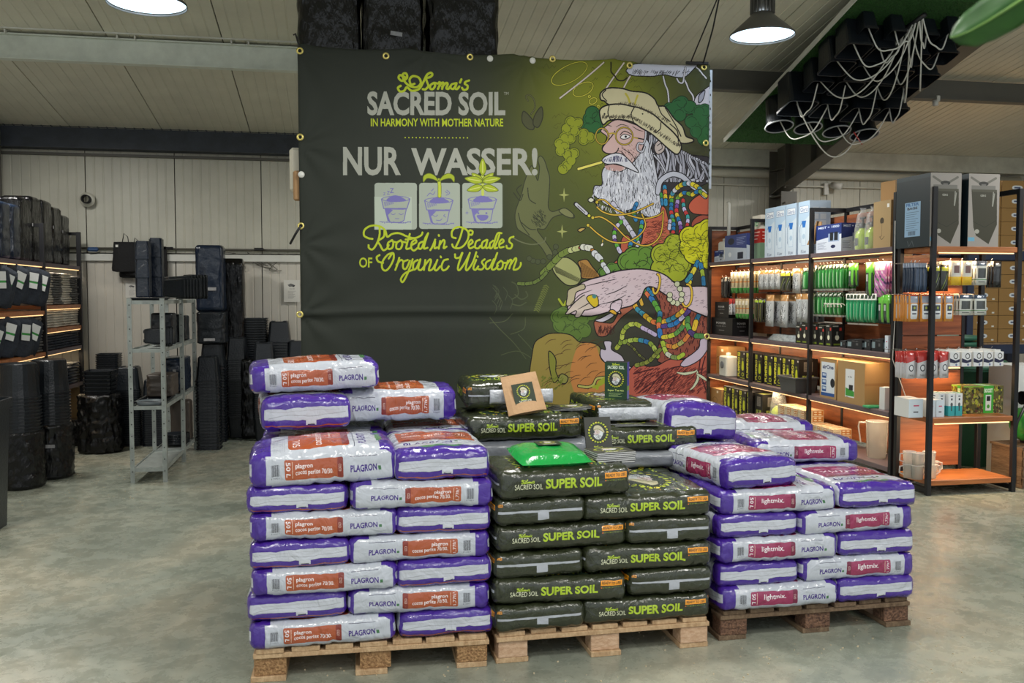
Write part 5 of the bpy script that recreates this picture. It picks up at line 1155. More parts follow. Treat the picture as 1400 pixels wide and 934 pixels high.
# booklet cover, leaflet, pouch label, green carton
def d_cover(c_, w_, h_):
    logo_face(c_, w_/2, h_*.40, w_*.40); script_soma(c_, w_*.30, h_*.74, w_*.62, h_*.81, (176,190,50), 3); c_.text('SACRED SOIL', (w_*.24, h_*.81, w_*.80, h_*.895), (220,220,200), bold=.02); c_.text('ORGANIC GROWING GUIDE', (w_*.24, h_*.91, w_*.80, h_*.935), (150,156,80))
region('cover', 220, 300, (58,58,52), d_cover)
region('pouch', 200, 200, (40,52,34), lambda c_, w_, h_: (logo_face(c_, 100, 78, 66), c_.text('SACRED SOIL', (40,158,160,180), (214,216,196), bold=.02), script_soma(c_, 60,144,120,158,(176,190,50),3)))
def d_gc(c_, w_, h_):
    script_soma(c_, 70, 10, 140, 30, (176,190,50), 3); c_.text('SACRED SOIL', (28,32,182,62), (214,224,206), bold=.03); logo_face(c_, 105, 150, 78); c_.text('Super Tea mix', (30,240,180,262), (200,210,120), bold=.02); lines(c_, 40, 272, 170, 4, 10, (150,170,110))
region('green_pack', 210, 330, (26,58,34), d_gc)
region('green_pack_side', 60, 330, (74,72,170), lambda c_, w_, h_: (c_.rect(0,210,60,250,(120,160,70)), c_.rect(0,250,60,330,(120,120,190))))
m_prt = img_mat('printed_packaging', at.image('packaging_sheet'), 0.45, spec=.4); at = None
m_gloss = img_mat('glossy_packaging', bpy.data.images['packaging_sheet'], 0.2, coat=.4, bump=.3, bscale=30)
def R_(f, s=None, t=None): return {'d': REG[t or s or f], 'f': REG[f], 'b': REG[f], 'r': REG[s or f], 'l': REG[s or f], 't': REG[t or s or f], 'o': REG[t or s or f]}
def carton(name, label, cat, loc, dims, rz, f, s=None, t=None, group=None, tape=False):
    """closed box standing on loc, front print facing local -Y"""
    o = thing(name, label, cat, loc, rz, group); B().box((0,0,dims[2]/2), dims, uvr=R_(f, s, t)).build('box_body', m_prt, o)
    g = B(); g.box((0,0,dims[2]+.001), (dims[0]*.98, dims[1]*.5-.004, .002)); 
    if tape: B().box((0,0,dims[2]+.0015), (dims[0]+.002,.05,.003)).box((dims[0]/2+.001,0,dims[2]-.03), (.002,.05,.06)).box((-dims[0]/2-.001,0,dims[2]-.03), (.002,.05,.06)).build('tape', mat('packing_tape', (176,140,90), .25), o)
    else: B().box((0,dims[1]*.25,dims[2]+.0012), (dims[0]*.985, dims[1]*.485, .0024), uvr=R_(t or s or f)).build('lid_flap', m_prt, o)
    return o
# ================================================================ RACKS ON THE RIGHT
m_post = mat('black_steel', (30,30,33), 0.45, metal=.3); m_shelf = mat('mauve_shelf', (98,84,88), .45, var=.08)
m_board = mat('walnut_panel', (158,92,54), .42, col2=(104,56,34), vscale=2.2, stretch=(.6,1.0,9), bump=.08, bscale=20)
m_oak = mat('orange_board', (184,114,62), .4, col2=(146,86,44), vscale=2.2, stretch=(1,8,8))
m_led = mat('led_strip', (255,230,190), .5, emit=(255,206,140), estr=1.5)
m_chrome = mat('hook_chrome', (170,170,172), .25, metal=.9)
XF, XB = 4.76, 5.15
YB = [7.17, 8.61, 9.98, 11.22]          # frames of the long rack, nearest first
LV = [0.14, 0.625, 1.145, 2.08]
t = thing('shelving_rack', 'long black steel shelving rack with walnut back panels running to the back wall', 'rack', (0, 0, 0)); RACK_L = t
for i, y in enumerate(YB):
    for x in (XF, XB): B().box((x, y, 1.275), (.04,.04,2.55), bev=.003).build('post', m_post, t)
    for z in (.05, 2.53): B().box(((XF+XB)/2, y, z), (XB-XF,.035,.04)).build('end_rail', m_post, t)
for i in range(3):
    a, b_ = YB[i], YB[i+1]; m_ = (a+b_)/2; L = b_-a-.045
    B().box((XB, m_, 2.53), (.035, L, .04)).build('top_rail', m_post, t)
    for j, z in enumerate(LV):
        sh_ = B().box(((XF+XB)/2-.012, m_, z-.022), (XB-XF+.02, L, .044), bev=.003).build('shelf', m_shelf, t)
        if z > .3: B().box((XF+.0, m_, z-.05), (.012, L-.03, .008)).build('led_strip', m_led, sh_)
    for (z0, z1) in ((.18,.58), (.66,1.09), (1.18,1.36), (1.37,1.68), (1.69,2.02), (2.12,2.48)):
        B().box((XB-.005, m_, (z0+z1)/2), (.016, L, z1-z0-.006)).build('back_panel', m_board, t)
    for z in LV[1:]:
        area('shelf_light', (XF+.05, m_, z-.07), .06, 5.0, (1.0,.72,.42), (0, math.radians(-25), 0), sy=L*.9, shape='RECTANGLE')
B().box(((XF+XB)/2, YB[3]+.035, 1.3), (XB-XF+.05,.016,2.4)).build('side_panel', m_board, RACK_L)
# end unit facing the hall
X0, X1, Y0, Y1 = 4.765, 5.56, 6.665, 7.10
t = thing('display_rack', 'black steel end rack with orange wooden shelves facing the hall at the right', 'rack', (0, 0, 0)); RACK_E = t
for x in (X0, X1):
    for y in (Y0, Y1): B().box((x, y, 1.27), (.04,.04,2.54), bev=.003).build('post', m_post, t)
    for z in (.04, 2.52): B().box((x, (Y0+Y1)/2, z), (.035, Y1-Y0, .04)).build('side_rail', m_post, t)
B().box(((X0+X1)/2, Y1, .04), (X1-X0,.035,.03)).build('base_rail', m_post, t)
for z, d_ in ((.125, .42), (.645, .42), (2.055, .42)):
    sh_ = B().box(((X0+X1)/2-.005, (Y0+Y1)/2-.02, z-.022), (X1-X0-.03, d_, .045), bev=.004).build('shelf', m_oak, t)
    if z > .3: B().box(((X0+X1)/2, Y0-.0, z-.052), (X1-X0-.1, .012, .008)).build('led_strip', m_led, sh_)
for (z0, z1) in ((.16,.60), (.68,1.0), (1.02,1.30), (1.31,1.62), (1.64,1.74), (1.76,1.98)):
    B().box((4.765+.30, Y1-.005, (z0+z1)/2), (.60, .016, z1-z0)).build('back_panel', m_board, t)
for z in (1.01, 1.75): B().box((5.06, Y1-.03, z+.01), (.56,.012,.012)).build('led_strip', m_led, t)
B().box((5.375, Y1, 1.25), (.03,.035,2.5)).build('post', m_post, t)
area('shelf_light', ((X0+X1)/2-.1, Y1-.06, 1.74), .5, 2.5, (1.0,.66,.35), (math.radians(-20),0,0), sy=.05, shape='RECTANGLE')
area('shelf_light', ((X0+X1)/2-.1, Y1-.06, 1.0), .5, 2.5, (1.0,.66,.35), (math.radians(-20),0,0), sy=.05, shape='RECTANGLE')
area('shelf_light', ((X0+X1)/2, Y0+.06, .585), .6, 7, (1.0,.70,.40), (math.radians(18),0,0), sy=.05, shape='RECTANGLE')
area('shelf_light', ((X0+X1)/2, Y0+.06, 1.97), .6, 4, (1.0,.74,.46), (math.radians(18),0,0), sy=.05, shape='RECTANGLE')
for x in (4.99, 5.2, 5.3): pass
cw = B().tube([(4.73,7.14,2.3),(4.72,7.12,1.9),(4.745,7.13,1.5),(4.72,7.12,1.1),(4.80,7.02,.75),(4.95,6.7,.62)], .004, 5)
tag(cw.build('power_cable', m_white), 'thin pale cable running down the post between the two right-hand racks', 'cable')
# ---- helper: y of a pixel column on the long rack's front plane
def yr(px, x=4.82): return atX(px, 400, x).y
FX = -math.pi/2
def on_shelf(name, label, cat, pxa, pxb, lv, h, f, s=None, tp=None, dep=.26, x=4.80, group=None, rz=0, tape=False):
    ya, yb = yr(pxb, x), yr(pxa, x); return carton(name, label, cat, (x+dep/2, (ya+yb)/2, LV[lv]+.001), (abs(yb-ya)-.006, dep, h), FX+rz, f, s, tp, group, tape)
# top shelf
for k in range(4):
    y = yr(1046+k*14.2-6) if k < 3 else yr(1072)
ys = [9.72, 9.47, 9.22, 8.94]
nm4 = ['farthest', 'second farthest', 'third farthest', 'nearest']
for k, y in enumerate(ys):
    carton('sprayer_box', 'tall white and blue sprayer box on the top shelf, %s of four' % nm4[k], 'box', (4.97, y, LV[3]+.001), (.235, .24, .57), FX, 'tall', 'tall_side', group='tall sprayer boxes')
carton('carton', 'white and red box behind the tall blue sprayer boxes on the top shelf', 'box', (5.0, 10.12, LV[3]+.001), (.22,.24,.52), FX, 'redbox', 'redbox')
on_shelf('appliance_box', 'blue and white appliance box at the far end of the top shelf', 'box', 990, 1020, 3, .32, 'robot', 'robot', dep=.24)
on_shelf('appliance_box', 'small white box with a round device picture, left of the blue appliance box', 'box', 976, 989, 3, .15, 'kool', 'robot', dep=.18)
on_shelf('appliance_box', 'dark blue and white box with two vessel pictures on the top shelf', 'box', 1114, 1149, 3, .28, 'kool', 'kool', dep=.24)
on_shelf('carton', 'tall brown carton with a small printed drawing at the near end of the top shelf', 'box', 1192, 1216, 3, .42, 'card_icon', 'card', dep=.26, x=4.79)
t = thing('open_flap', 'brown cardboard flap leaning open beside the nearest tall blue box', 'cardboard', (4.80, 8.62, LV[3]+.10), FX)
B().add([(-.16,0,0),(.10,0,0),(.10,.02,.22),(-.02,.03,.24),(-.16,.004,0),(.10,.004,0),(.10,.024,.22),(-.02,.034,.24)], [(0,1,2,3),(7,6,5,4),(0,4,5,1),(1,5,6,2),(2,6,7,3),(3,7,4,0)]).build('flap', m_card, t)
# white canister with a long spout, far end
t = thing('white_canister', 'white device with a tall thin pipe at the far end of the top shelf', 'appliance', (4.90, 10.95, LV[3]+.001))
B().box((0,0,.13), (.2,.22,.26), bev=.02).build('body', m_white, t); B().box((0,0,.28), (.12,.12,.04), bev=.01).build('cap', m_white, t); B().tube([(0,0,.29),(0,0,.74),(-.02,0,.76)], .022, 10).build('pipe', m_white, t)
# lime pressure sprayers in bags
m_lime = mat('lime_plastic', (186,214,40), .3, coat=.3); m_clear = mat('clear_film', (225,228,230), .12, trans=.0, alpha=.28, bump=.8, bscale=14); m_blkp = mat('black_plastic', (28,29,32), .4, bump=.05)
def spray(loc, label, wrap=False, s=1.0, grp=None):
    t = thing('pressure_sprayer', label, 'sprayer', loc, FX, grp)
    B().lathe([(0.001,0),(.06*s,0),(.066*s,.02*s),(.066*s,.15*s),(.05*s,.18*s),(.03*s,.20*s),(.03*s,.215*s)], n=20).build('tank', m_lime, t)
    B().lathe([(.034*s,.21*s),(.034*s,.25*s),(.012*s,.26*s),(.012*s,.30*s)], n=16).build('pump_head', m_blkp, t)
    B().box((0,0,.305*s), (.09*s,.02*s,.02*s), bev=.005).build('handle', m_blkp, t)
    B().tube([(0,0,.235*s),(-.05*s,0,.25*s),(-.09*s,0,.245*s)], .01*s, 8).build('nozzle', m_blkp, t)
    B().box((0,-.067*s,.08*s), (.05*s,.003,.07*s)).build('print', m_blkp, t)
    if wrap: B().lathe([(.074*s,.0),(.078*s,.10*s),(.075*s,.2*s),(.06*s,.28*s),(.05*s,.34*s),(.015*s,.37*s),(.03*s,.40*s)], n=16).build('plastic_bag', m_clear, t)
    return t
spray((4.88, yr(1170), LV[3]+.001), 'lime pressure sprayer in a clear bag on the top shelf, left one of two', True, 1.0)
spray((4.88, yr(1184), LV[3]+.001), 'lime pressure sprayer in a clear bag on the top shelf beside the brown carton', True, 1.0)
spray((4.90, yr(1058), LV[0]+.001), 'lime pressure sprayer in clear film on the bottom shelf of the long rack', True, 1.25)
# ---- hanging packs
HOOK = B().tube([(0,0,0),(0,-.30,0),(0,-.315,.02)], .003, 5).mesh('hook', m_chrome)
PK = {}
def shortd(l):
    w_ = l.split(' on the ')[0].split(' hanging')[0].split(' beside')[0].split(' near')[0].split(',')[0].split()[:5]
    while w_[-1] in ('with','a','and','white','black','dark','on','yellow','the') and len(w_) > 2 and not (w_[-1] in ('white','yellow') and w_[-2] == 'and'): w_.pop()
    return ' '.join(w_[:5])
def pack_mesh(f, w_, h_, d_=.012, s=None):
    k = (f, w_, h_, d_)
    if k not in PK:
        g = B(); x, z = w_/2, h_; r = REG[f]; n_ = 4
        # pillow-like front and back with a punched header
        vs = []; uv = []
        for sd in (-1, 1):
            for j in range(n_+1):
                for i in range(n_+1):
                    u, v = i/n_, j/n_; b_ = (1-(2*u-1)**2)*(1-(2*v-1)**4)*(1 if v < .8 else .3); vs.append(((u-.5)*w_, sd*d_/2*(.25+.75*b_), -h_+v*h_)); uv.append((r[0]+(r[2]-r[0])*u, r[1]+(r[3]-r[1])*v))
        m1 = (n_+1)**2; fs = [(j*(n_+1)+i, j*(n_+1)+i+1, (j+1)*(n_+1)+i+1, (j+1)*(n_+1)+i) for j in range(n_) for i in range(n_)]
        fs += [tuple(m1+k_ for k_ in reversed(f_)) for f_ in fs]
        e = [i for i in range(n_+1)]; e += [(j+1)*(n_+1)-1 for j in range(1, n_+1)]; e += [n_*(n_+1)+i for i in range(n_-1, -1, -1)]; e += [j*(n_+1) for j in range(n_-1, 0, -1)]
        fs += [(e[i], m1+e[i], m1+e[(i+1) % len(e)], e[(i+1) % len(e)]) for i in range(len(e))]
        g.add(vs, fs, [[uv[q] for q in f_] for f_ in fs], True); PK[k] = g.mesh('hanging_pack', m_gloss)
    return PK[k]
rp = random.Random(9)
def hooks_x(label, cat, ya, yb, z, f, w_, h_, n_cols, depth_n, grp, d_=.03, name='hanging_pack', x_front=4.82):
    """packs on hooks of the long rack (facing -X); a hook per column, several packs one behind another"""
    me = pack_mesh(f, w_, h_, d_); yc = [ya+(yb-ya)*(i+.5)/n_cols for i in range(n_cols)]
    base = shortd(label); bay = 'nearest' if ya < 8.6 else ('middle' if ya < 9.9 else 'farthest'); row = 'upper' if z > 1.8 else 'lower'
    for ci, y in enumerate(yc):
        link('display_hook', HOOK, RACK_L, (XB-.02, y, z+.004), (0,0,FX))
        for k in range(depth_n):
            o = link(name, me, None, (x_front+k*max(.034, d_*1.1)+rp.uniform(-.003,.003), y+rp.uniform(-.004,.004), z), (rp.uniform(-.03,.03), 0, FX+rp.uniform(-.12,.12))); tag(o, '%s, %s row, %s bay, %s%s from front' % (base, row, bay, ordw(ci+1)+' hook from right, ' if n_cols > 1 else '', ordw(k+1)), cat, grp)
def hooks_y(label, cat, xa, xb, z, f, w_, h_, n_cols, depth_n, grp, d_=.03, y_front=6.70, name='hanging_pack', fan=0.0, box=None):
    me = pack_mesh(f, w_, h_, d_) if box is None else box
    for i in range(n_cols):
        x = xa+(xb-xa)*(i+.5)/n_cols; link('display_hook', HOOK, RACK_E, (x, Y1-.02, z+.004))
        for k in range(depth_n):
            o = link(name, me, None, (x+rp.uniform(-.004,.004), y_front+k*max(.038, d_*1.15), z), (rp.uniform(-.03,.03), 0, fan+rp.uniform(-.08,.08))); tag(o, '%s, end rack %s row, %s%s from front' % (shortd(label), 'top' if z > 1.8 else ('middle' if z > 1.4 else 'lower'), ordw(i+1)+' hook from left, ' if n_cols > 1 else '', ordw(k+1)), cat, grp)
# upper hook row, far bay to near bay
Z1 = 1.94; Z2 = 1.63
hooks_x('dark narrow pack on the upper hooks of the farthest bay', 'package', yr(995), yr(985), Z1-.06, 'h_black', .10, .26, 2, 3, 'dark packs, farthest bay')
hooks_x('seed-coloured slim pack on the upper hooks of the farthest bay', 'package', yr(1026), yr(998), Z1, 'h_seed', .10, .26, 5, 4, 'slim packs, farthest bay')
hooks_x('crinkled pack with brown header on the upper hooks of the middle bay', 'package', yr(1066), yr(1036), Z1, 'h_glove', .13, .22, 4, 4, 'crinkled packs, upper hooks', .05)
hooks_x('dark striped pack on the upper hooks of the middle bay', 'package', yr(1080), yr(1067), Z1-.02, 'h_dark', .13, .22, 2, 3, 'dark striped packs, middle bay')
hooks_x('large crinkled pack with brown header beside the dark striped packs', 'package', yr(1096), yr(1081), Z1, 'h_glove', .15, .26, 1, 4, 'large crinkled packs, middle bay', .06)
hooks_x('green pack on the upper hooks near the middle posts', 'package', yr(1106), yr(1097), Z1, 'h_green', .10, .24, 1, 5, 'green packs, middle bay')
hooks_x('green and white slim pack on the upper hooks of the nearest bay', 'package', yr(1153), yr(1114), Z1+.02, 'h_green', .07, .26, 8, 5, 'green packs, upper hooks of the nearest bay')
hooks_x('dark card pack with a round picture hanging alone in the nearest bay', 'package', yr(1170), yr(1159), Z1+.02, 'h_gpack', .10, .22, 1, 2, 'card packs, nearest bay')
hooks_x('green-headed glove pack on the upper hooks of the nearest bay', 'glove', yr(1194), yr(1182), Z1+.02, 'h_gpack', .12, .32, 1, 5, 'green-headed glove packs', .03, 'garden_glove')
hooks_x('pink patterned garden glove pack near the tall black post', 'glove', yr(1210), yr(1196), Z1+.02, 'h_pink', .12, .32, 2, 5, 'pink glove packs', .03, 'garden_glove')
# lower hook row
hooks_x('red and clear pack on the lower hooks of the farthest bay', 'package', yr(1003), yr(996), Z2-.02, 'h_red', .08, .2, 1, 3, 'red packs, farthest bay')
hooks_x('orange and green slim pack on the lower hooks of the farthest bay', 'package', yr(1024), yr(1006), Z2-.02, 'h_seed', .09, .24, 4, 5, 'orange and green packs, farthest bay')
hooks_x('slim dark pack with yellow stripes on the lower hooks', 'package', yr(1043), yr(1032), Z2-.02, 'h_yel', .10, .27, 2, 5, 'yellow-striped packs, middle bay')
hooks_x('big crinkled clear pack on the lower hooks of the middle bay', 'package', yr(1084), yr(1044), Z2+.03, 'h_glove', .2, .36, 2, 4, 'big crinkled packs, lower hooks', .07)
hooks_x('clear pack with brown card on the lower hooks of the middle bay', 'package', yr(1106), yr(1088), Z2+.04, 'h_glove', .14, .30, 2, 4, 'clear packs, lower hooks', .05)
hooks_x('green slim pack on the lower hooks of the nearest bay', 'package', yr(1150), yr(1113), Z2+.05, 'h_green', .07, .24, 7, 5, 'green packs, lower hooks of the nearest bay')
hooks_x('teal bottle pack on the lower hooks of the nearest bay', 'package', yr(1198), yr(1158), Z2+.04, 'h_teal', .08, .27, 8, 5, 'teal packs, lower hooks of the nearest bay')
hooks_x('light green and white pack beside the tall black post', 'package', yr(1217), yr(1202), Z2+.03, 'h_gpack', .11, .26, 2, 4, 'light green packs, lower hooks')
# spiral white brush on the green packs
g = B()
for s in (0, math.pi): g.tube([(.0+.02*math.cos(k*.7+s), k*.014, .02*math.sin(k*.7+s)) for k in range(26)], .004, 5)
tag(g.build('coil_tube', m_white, None, (4.78, yr(1158), 1.555)), 'white corkscrew coil hanging in front of the green packs', 'coil')
# shelf 3 (z 1.09)
on_shelf('black_case', 'black case with white lettering standing on the farthest bay, lower one of two', 'box', 973, 1002, 2, .22, 'blackcase', 'blackcase', dep=.26)
carton('black_case', 'black case with white lettering, upper one of two in the farthest bay', 'box', (4.93, yr(988), LV[2]+.223), (.42,.24,.2), FX, 'blackcase', 'blackcase')
t = thing('clear_bag_pile', 'flat pile of crinkled clear plastic packs on the middle shelf', 'package', (4.90, yr(1070), LV[2]+.001))
wrapped_c = B(); rings = []
for j in range(7):
    v = j/6; rings.append([(.14*math.cos(a)*(1-.3*v)*(1+.1*noise.noise(Vector((a,v*3,1)))), .42*math.sin(a)*(1-.25*v)*(1+.1*noise.noise(Vector((a*2,v*3,4)))), v*.07) for a in np.linspace(0, 2*math.pi, 21)[:-1]])
wrapped_c.loft(rings, True).build('pack_pile', mat('crinkle_clear', (150,158,160), .2, bump=1.0, bscale=30, var=.25, vscale=30, coat=.4), t)
for k, (px, h_) in enumerate(((1093, .19), (1101, .21), (1115, .22), (1124, .20), (1134, .22))):
    on_shelf('bulb_box', 'black bulb box with a pale bulb picture on the middle shelf, %s from the left' % ['first','second','third','fourth','fifth'][k], 'box', px-4.6, px+4.2, 2, h_, 'blackbulb', 'blackbulb', dep=.12, group='black bulb boxes')
for k, (a_, b_, h_) in enumerate(((1150,1158,.07), (1159,1180,.085), (1183,1192,.10), (1193,1209,.11), (1211,1216,.15))):
    on_shelf('flat_box', ['tiny black box at the left of the small boxes on the middle shelf','low wide black box on the middle shelf of the nearest bay','black box with a pale window on the middle shelf','black flat box right of the box with a pale window','small white upright box beside the tall post on the middle shelf'][k], 'box', a_, b_, 2, h_, 'blackbox' if k < 4 else 'whitebox', 'blackbox' if k < 4 else 'whitebox', dep=.15)
# shelf 2 (z .575)
on_shelf('carton', 'brown carton with a round stamp on the second shelf of the farthest bay', 'box', 974, 996, 1, .36, 'brownstamp', 'card', dep=.24, x=4.88)
t = thing('white_canister', 'white canister with a round grey dial on the second shelf of the farthest bay', 'appliance', (4.83, yr(996), LV[1]+.001), FX)
B().box((0,0,.13), (.22,.16,.26), bev=.015).build('body', m_white, t); B().lathe([(.04,0),(.045,-.012),(.03,-.016),(.001,-.016)], (0,-.08,.15), 18, Matrix.Rotation(math.pi/2, 3, 'X') @ Matrix.Diagonal((1,1,-1))).build('dial', mat('dial_grey', (110,112,116), .4), t); B().lathe([(.03,.26),(.03,.30),(.001,.305)], n=14).build('cap', m_white, t)
pcs = [(1009,1020),(1021,1031),(1033,1043),(1046,1058),(1059,1070),(1071,1082),(1083,1094)]
for k, (a_, b_) in enumerate(pcs):
    on_shelf('pump_box', 'black and yellow sprayer box, %s from the left on the second shelf' % ['first','second','third','fourth','fifth','sixth','seventh'][k], 'box', a_, b_, 1, .34, 'pump', 'pump_side', 'plain_dark', dep=.22, x=4.83, group='black and yellow sprayer boxes, second shelf')
t = thing('storage_tub', 'dark grey plastic tub with a rim on the second shelf', 'tub', (4.80, yr(1095), LV[1]+.001), FX)
B().loft([[(-.16,-.11,0),(.16,-.11,0),(.16,.11,0),(-.16,.11,0)], [(-.19,-.13,.16),(.19,-.13,.16),(.19,.13,.16),(-.19,.13,.16)], [(-.18,-.12,.16),(.18,-.12,.16),(.18,.12,.16),(-.18,.12,.16)], [(-.15,-.10,.01),(.15,-.10,.01),(.15,.10,.01),(-.15,.10,.01)]]).build('tub_body', mat('tub_grey', (74,76,78), .45), t)
B().box((0,-.135,.155),(.40,.02,.02),bev=.004).box((0,.135,.155),(.40,.02,.02),bev=.004).box((.195,0,.155),(.02,.27,.02),bev=.004).box((-.195,0,.155),(.02,.27,.02),bev=.004).build('rim', mat('tub_grey'), t)
on_shelf('carton', 'brown carton with a white and blue icon label on the second shelf', 'box', 1123, 1146, 1, .40, 'air', 'card', dep=.30, x=4.78, tape=True)
on_shelf('carton', 'large brown carton with a white and green label on the second shelf', 'box', 1147, 1185, 1, .40, 'card_label', 'card', dep=.34, x=4.76, tape=True)
on_shelf('clear_cup', 'small translucent stack beside the large labelled carton', 'cup', 1205, 1213, 1, .20, 'plain_white', 'plain_white', dep=.08)
tag(B().box((0,0,.01),(.16,.10,.02),bev=.004).build('green_sachet', mat('sachet_green', (60,160,110), .3), None, (4.80, yr(1200), LV[1]+.001)), 'small green sachet lying on the second shelf beside the large carton', 'sachet')
# bottom shelf
on_shelf('carton', 'small brown carton at the far end of the bottom shelf', 'box', 972, 988, 0, .30, 'brownstamp', 'card', dep=.24)
for k, (a_, b_) in enumerate(((991,1001),(1002,1011),(1012,1022),(1023,1031))):
    on_shelf('pump_box', 'black and yellow sprayer box, %s from the left on the bottom shelf' % ['first','second','third','fourth'][k], 'box', a_, b_, 0, .36, 'pump', 'pump_side', 'plain_dark', dep=.24, group='black and yellow sprayer boxes, bottom shelf')
on_shelf('pump_box', 'black box with a yellow picture standing beside the middle post on the bottom shelf', 'box', 1034, 1045, 0, .36, 'pump_side', 'pump_side', dep=.24)
for i in range(4):
    for j in range(5):
        y = yr(1078+i*9.5); carton('small_carton', 'small pale carton, tall block on the bottom shelf, %s column from right, %s tier up' % (ordw(i+1), ordw(j+1)), 'box', (4.86, y, LV[0]+.001+j*.062), (.135,.22,.06), FX, 'smallcarton', 'smallcarton', group='small cartons, middle bay')
for i in range(4):
    for j in range(3):
        y = yr(1117+i*9.0); carton('small_carton', 'small pale carton, low block in the nearest bay, %s column from right, %s tier up' % (ordw(i+1), ordw(j+1)), 'box', (4.88, y, LV[0]+.001+j*.062), (.10,.2,.06), FX, 'smallcarton', 'smallcarton', group='small cartons, nearest bay')
# measuring jugs
m_jug = mat('frosted_plastic', (222,222,220), .2, trans=.0, alpha=.40)
def JB(t): return [o for o in C.objects if o.parent == t][-1]
def jug(loc, r, h, label, rz=0, grp=None, side=-1):
    t = thing('measuring_jug', label, 'jug', loc, rz, grp)
    B().lathe([(0.001,.003),(r*.86,.003),(r*.88,.0),(r,h),(r*1.03,h),(r*.98,h-.004),(r*.85,.008),(.001,.008)], n=24).build('jug_body', m_jug, t); jb = t.children[0] if t.children else None; jb = bpy.data.objects[-1] if False else JB(t)
    B().tube([(side*r*.98,0,h*.93),(side*(r+.045*h/.2),0,h*.92),(side*(r+.05*h/.2),0,h*.80),(side*(r+.035*h/.2),0,h*.35)] if h > .22 else [(side*r*.97,0,h*.88),(side*(r+.035),0,h*.86),(side*(r+.038),0,h*.4),(side*r*.93,0,h*.25)], .007, 8).build('handle', m_jug, jb)
    B().tube([(r*math.cos(a), r*math.sin(a), h) for a in np.linspace(0, 2*math.pi, 25)], .004, 6, False).build('rim', m_jug, jb); return t
jug((4.92, yr(1203, 4.92), LV[0]+.001), .10, .34, 'large frosted measuring jug at the near end of the bottom shelf', rz=math.radians(-60), side=-1)
zb_ = .126
for k, (px, dz, s_, yy) in enumerate(((1243,0,-1,6.80), (1254,0,1,6.74), (1272,0,1,6.76), (1243,.105,-1,6.80), (1255,.10,1,6.74), (1270,.105,-1,6.76), (1262,0,1,6.90), (1275,0,1,6.88))):
    p = atY(px, 640, yy); jug((p.x, yy, zb_+dz), .052, .115, ['clear measuring jug at the left on the bottom shelf of the end rack','clear measuring jug in the front middle on the bottom shelf of the end rack','clear measuring jug behind the front post of the end rack','clear measuring jug stacked in the leftmost jug','clear measuring jug stacked in the front middle jug','clear measuring jug stacked in the jug behind the front post','clear measuring jug in the rear row left on the end rack','clear measuring jug in the rear row right on the end rack'][k], side=s_)
# ---- end rack goods
def xe(px, y=6.68): return atY(px, 400, y).x
ZT = 2.056
for k, (a_, b_) in enumerate(((1270,1312),(1322,1364))):
    x0, x1 = xe(a_, 6.66), xe(b_, 6.66); zt_ = atY(1290, 236, 6.66).z
    carton('appliance_box', ['big grey box with a dark vessel picture on top of the end rack, left one', 'big grey box with a dark vessel picture on top of the end rack, right one'][k], 'box', ((x0+x1)/2, 6.66+.24, ZT), (x1-x0, .46, zt_-ZT), 0, 'pack_front', 'pack_side', 'plain_dark')
pc = atY(1224, 256, 8.2)
for k in range(6): carton('carton', 'brown carton in the tower behind the long rack, %s from top' % ordw(6-k), 'box', (pc.x+.02, 8.2, k*(pc.z+.06)/6), (.20,.24,(pc.z+.06)/6-.004), 0, 'ovalcarton' if k == 5 else 'card', 'card', group='carton tower behind the long rack')
hooks_y('navy slim pack on the top hook row of the end rack', 'package', xe(1252), xe(1268), 1.92, 'h_blue', .045, .24, 3, 5, 'navy packs, end rack')
hooks_y('dark pack with yellow stripe on the top hook row of the end rack', 'package', xe(1276), xe(1298), 1.91, 'h_dark', .075, .22, 2, 5, 'dark packs, end rack')
hooks_y('cream and yellow card pack on the top hook row of the end rack', 'package', xe(1300), xe(1332), 1.94, 'h_yellow', .09, .2, 2, 6, 'cream and yellow packs, end rack')
hooks_y('pale card pack with a dark window on the top hook row of the end rack', 'package', xe(1334), xe(1352), 1.94, 'h_grey', .10, .2, 1, 6, 'pale card packs, top row')
hooks_y('black cable pack on the top hook row at the right of the end rack', 'package', xe(1359), xe(1371), 1.94, 'h_black', .075, .22, 1, 3, 'black cable packs, end rack')
hooks_y('orange-framed card pack on the middle hook row of the end rack', 'package', xe(1243), xe(1308), 1.66, 'h_orange', .09, .22, 4, 6, 'orange-framed packs, end rack')
hooks_y('white card pack with a dark square on the middle hook row of the end rack', 'package', xe(1312), xe(1352), 1.66, 'h_grey', .115, .17, 2, 6, 'white card packs, middle row')
hooks_y('red and white timer pack on the lower hook row of the end rack', 'package', xe(1242), xe(1302), 1.19, 'h_red', .085, .22, 4, 5, 'timer packs, end rack')
PF = B().box((0,0,-.075), (.085,.05,.12), uvr=R_('fanbox','plain_white')).box((0,0,-.008), (.06,.003,.022), uvr=R_('plain_white')).mesh('hanging_box', m_prt)
hooks_y('white hanging carton printed with a black pipe picture, lower hook row, end rack', 'box', xe(1300), xe(1376), 1.20, 'fanbox', .085, .14, 5, 4, 'white hanging cartons, end rack', d_=.055, name='hanging_box', box=PF)
Z5 = .646
carton('small_box', 'plain pale blue carton at the left of the lower shelf of the end rack', 'box', (xe(1258), 6.80, Z5), (.13,.2,.155), 0, 'whitebox', 'plain_white')
carton('small_box', 'white carton with pink print beside the front post of the end rack', 'box', (xe(1280), 6.78, Z5), (.075,.15,.14), 0, 'whitebox', 'plain_white')
carton('small_box', 'white carton with pink print left of the teal lamp boxes', 'box', (xe(1292), 6.78, Z5), (.075,.15,.14), 0, 'whitebox', 'plain_white')
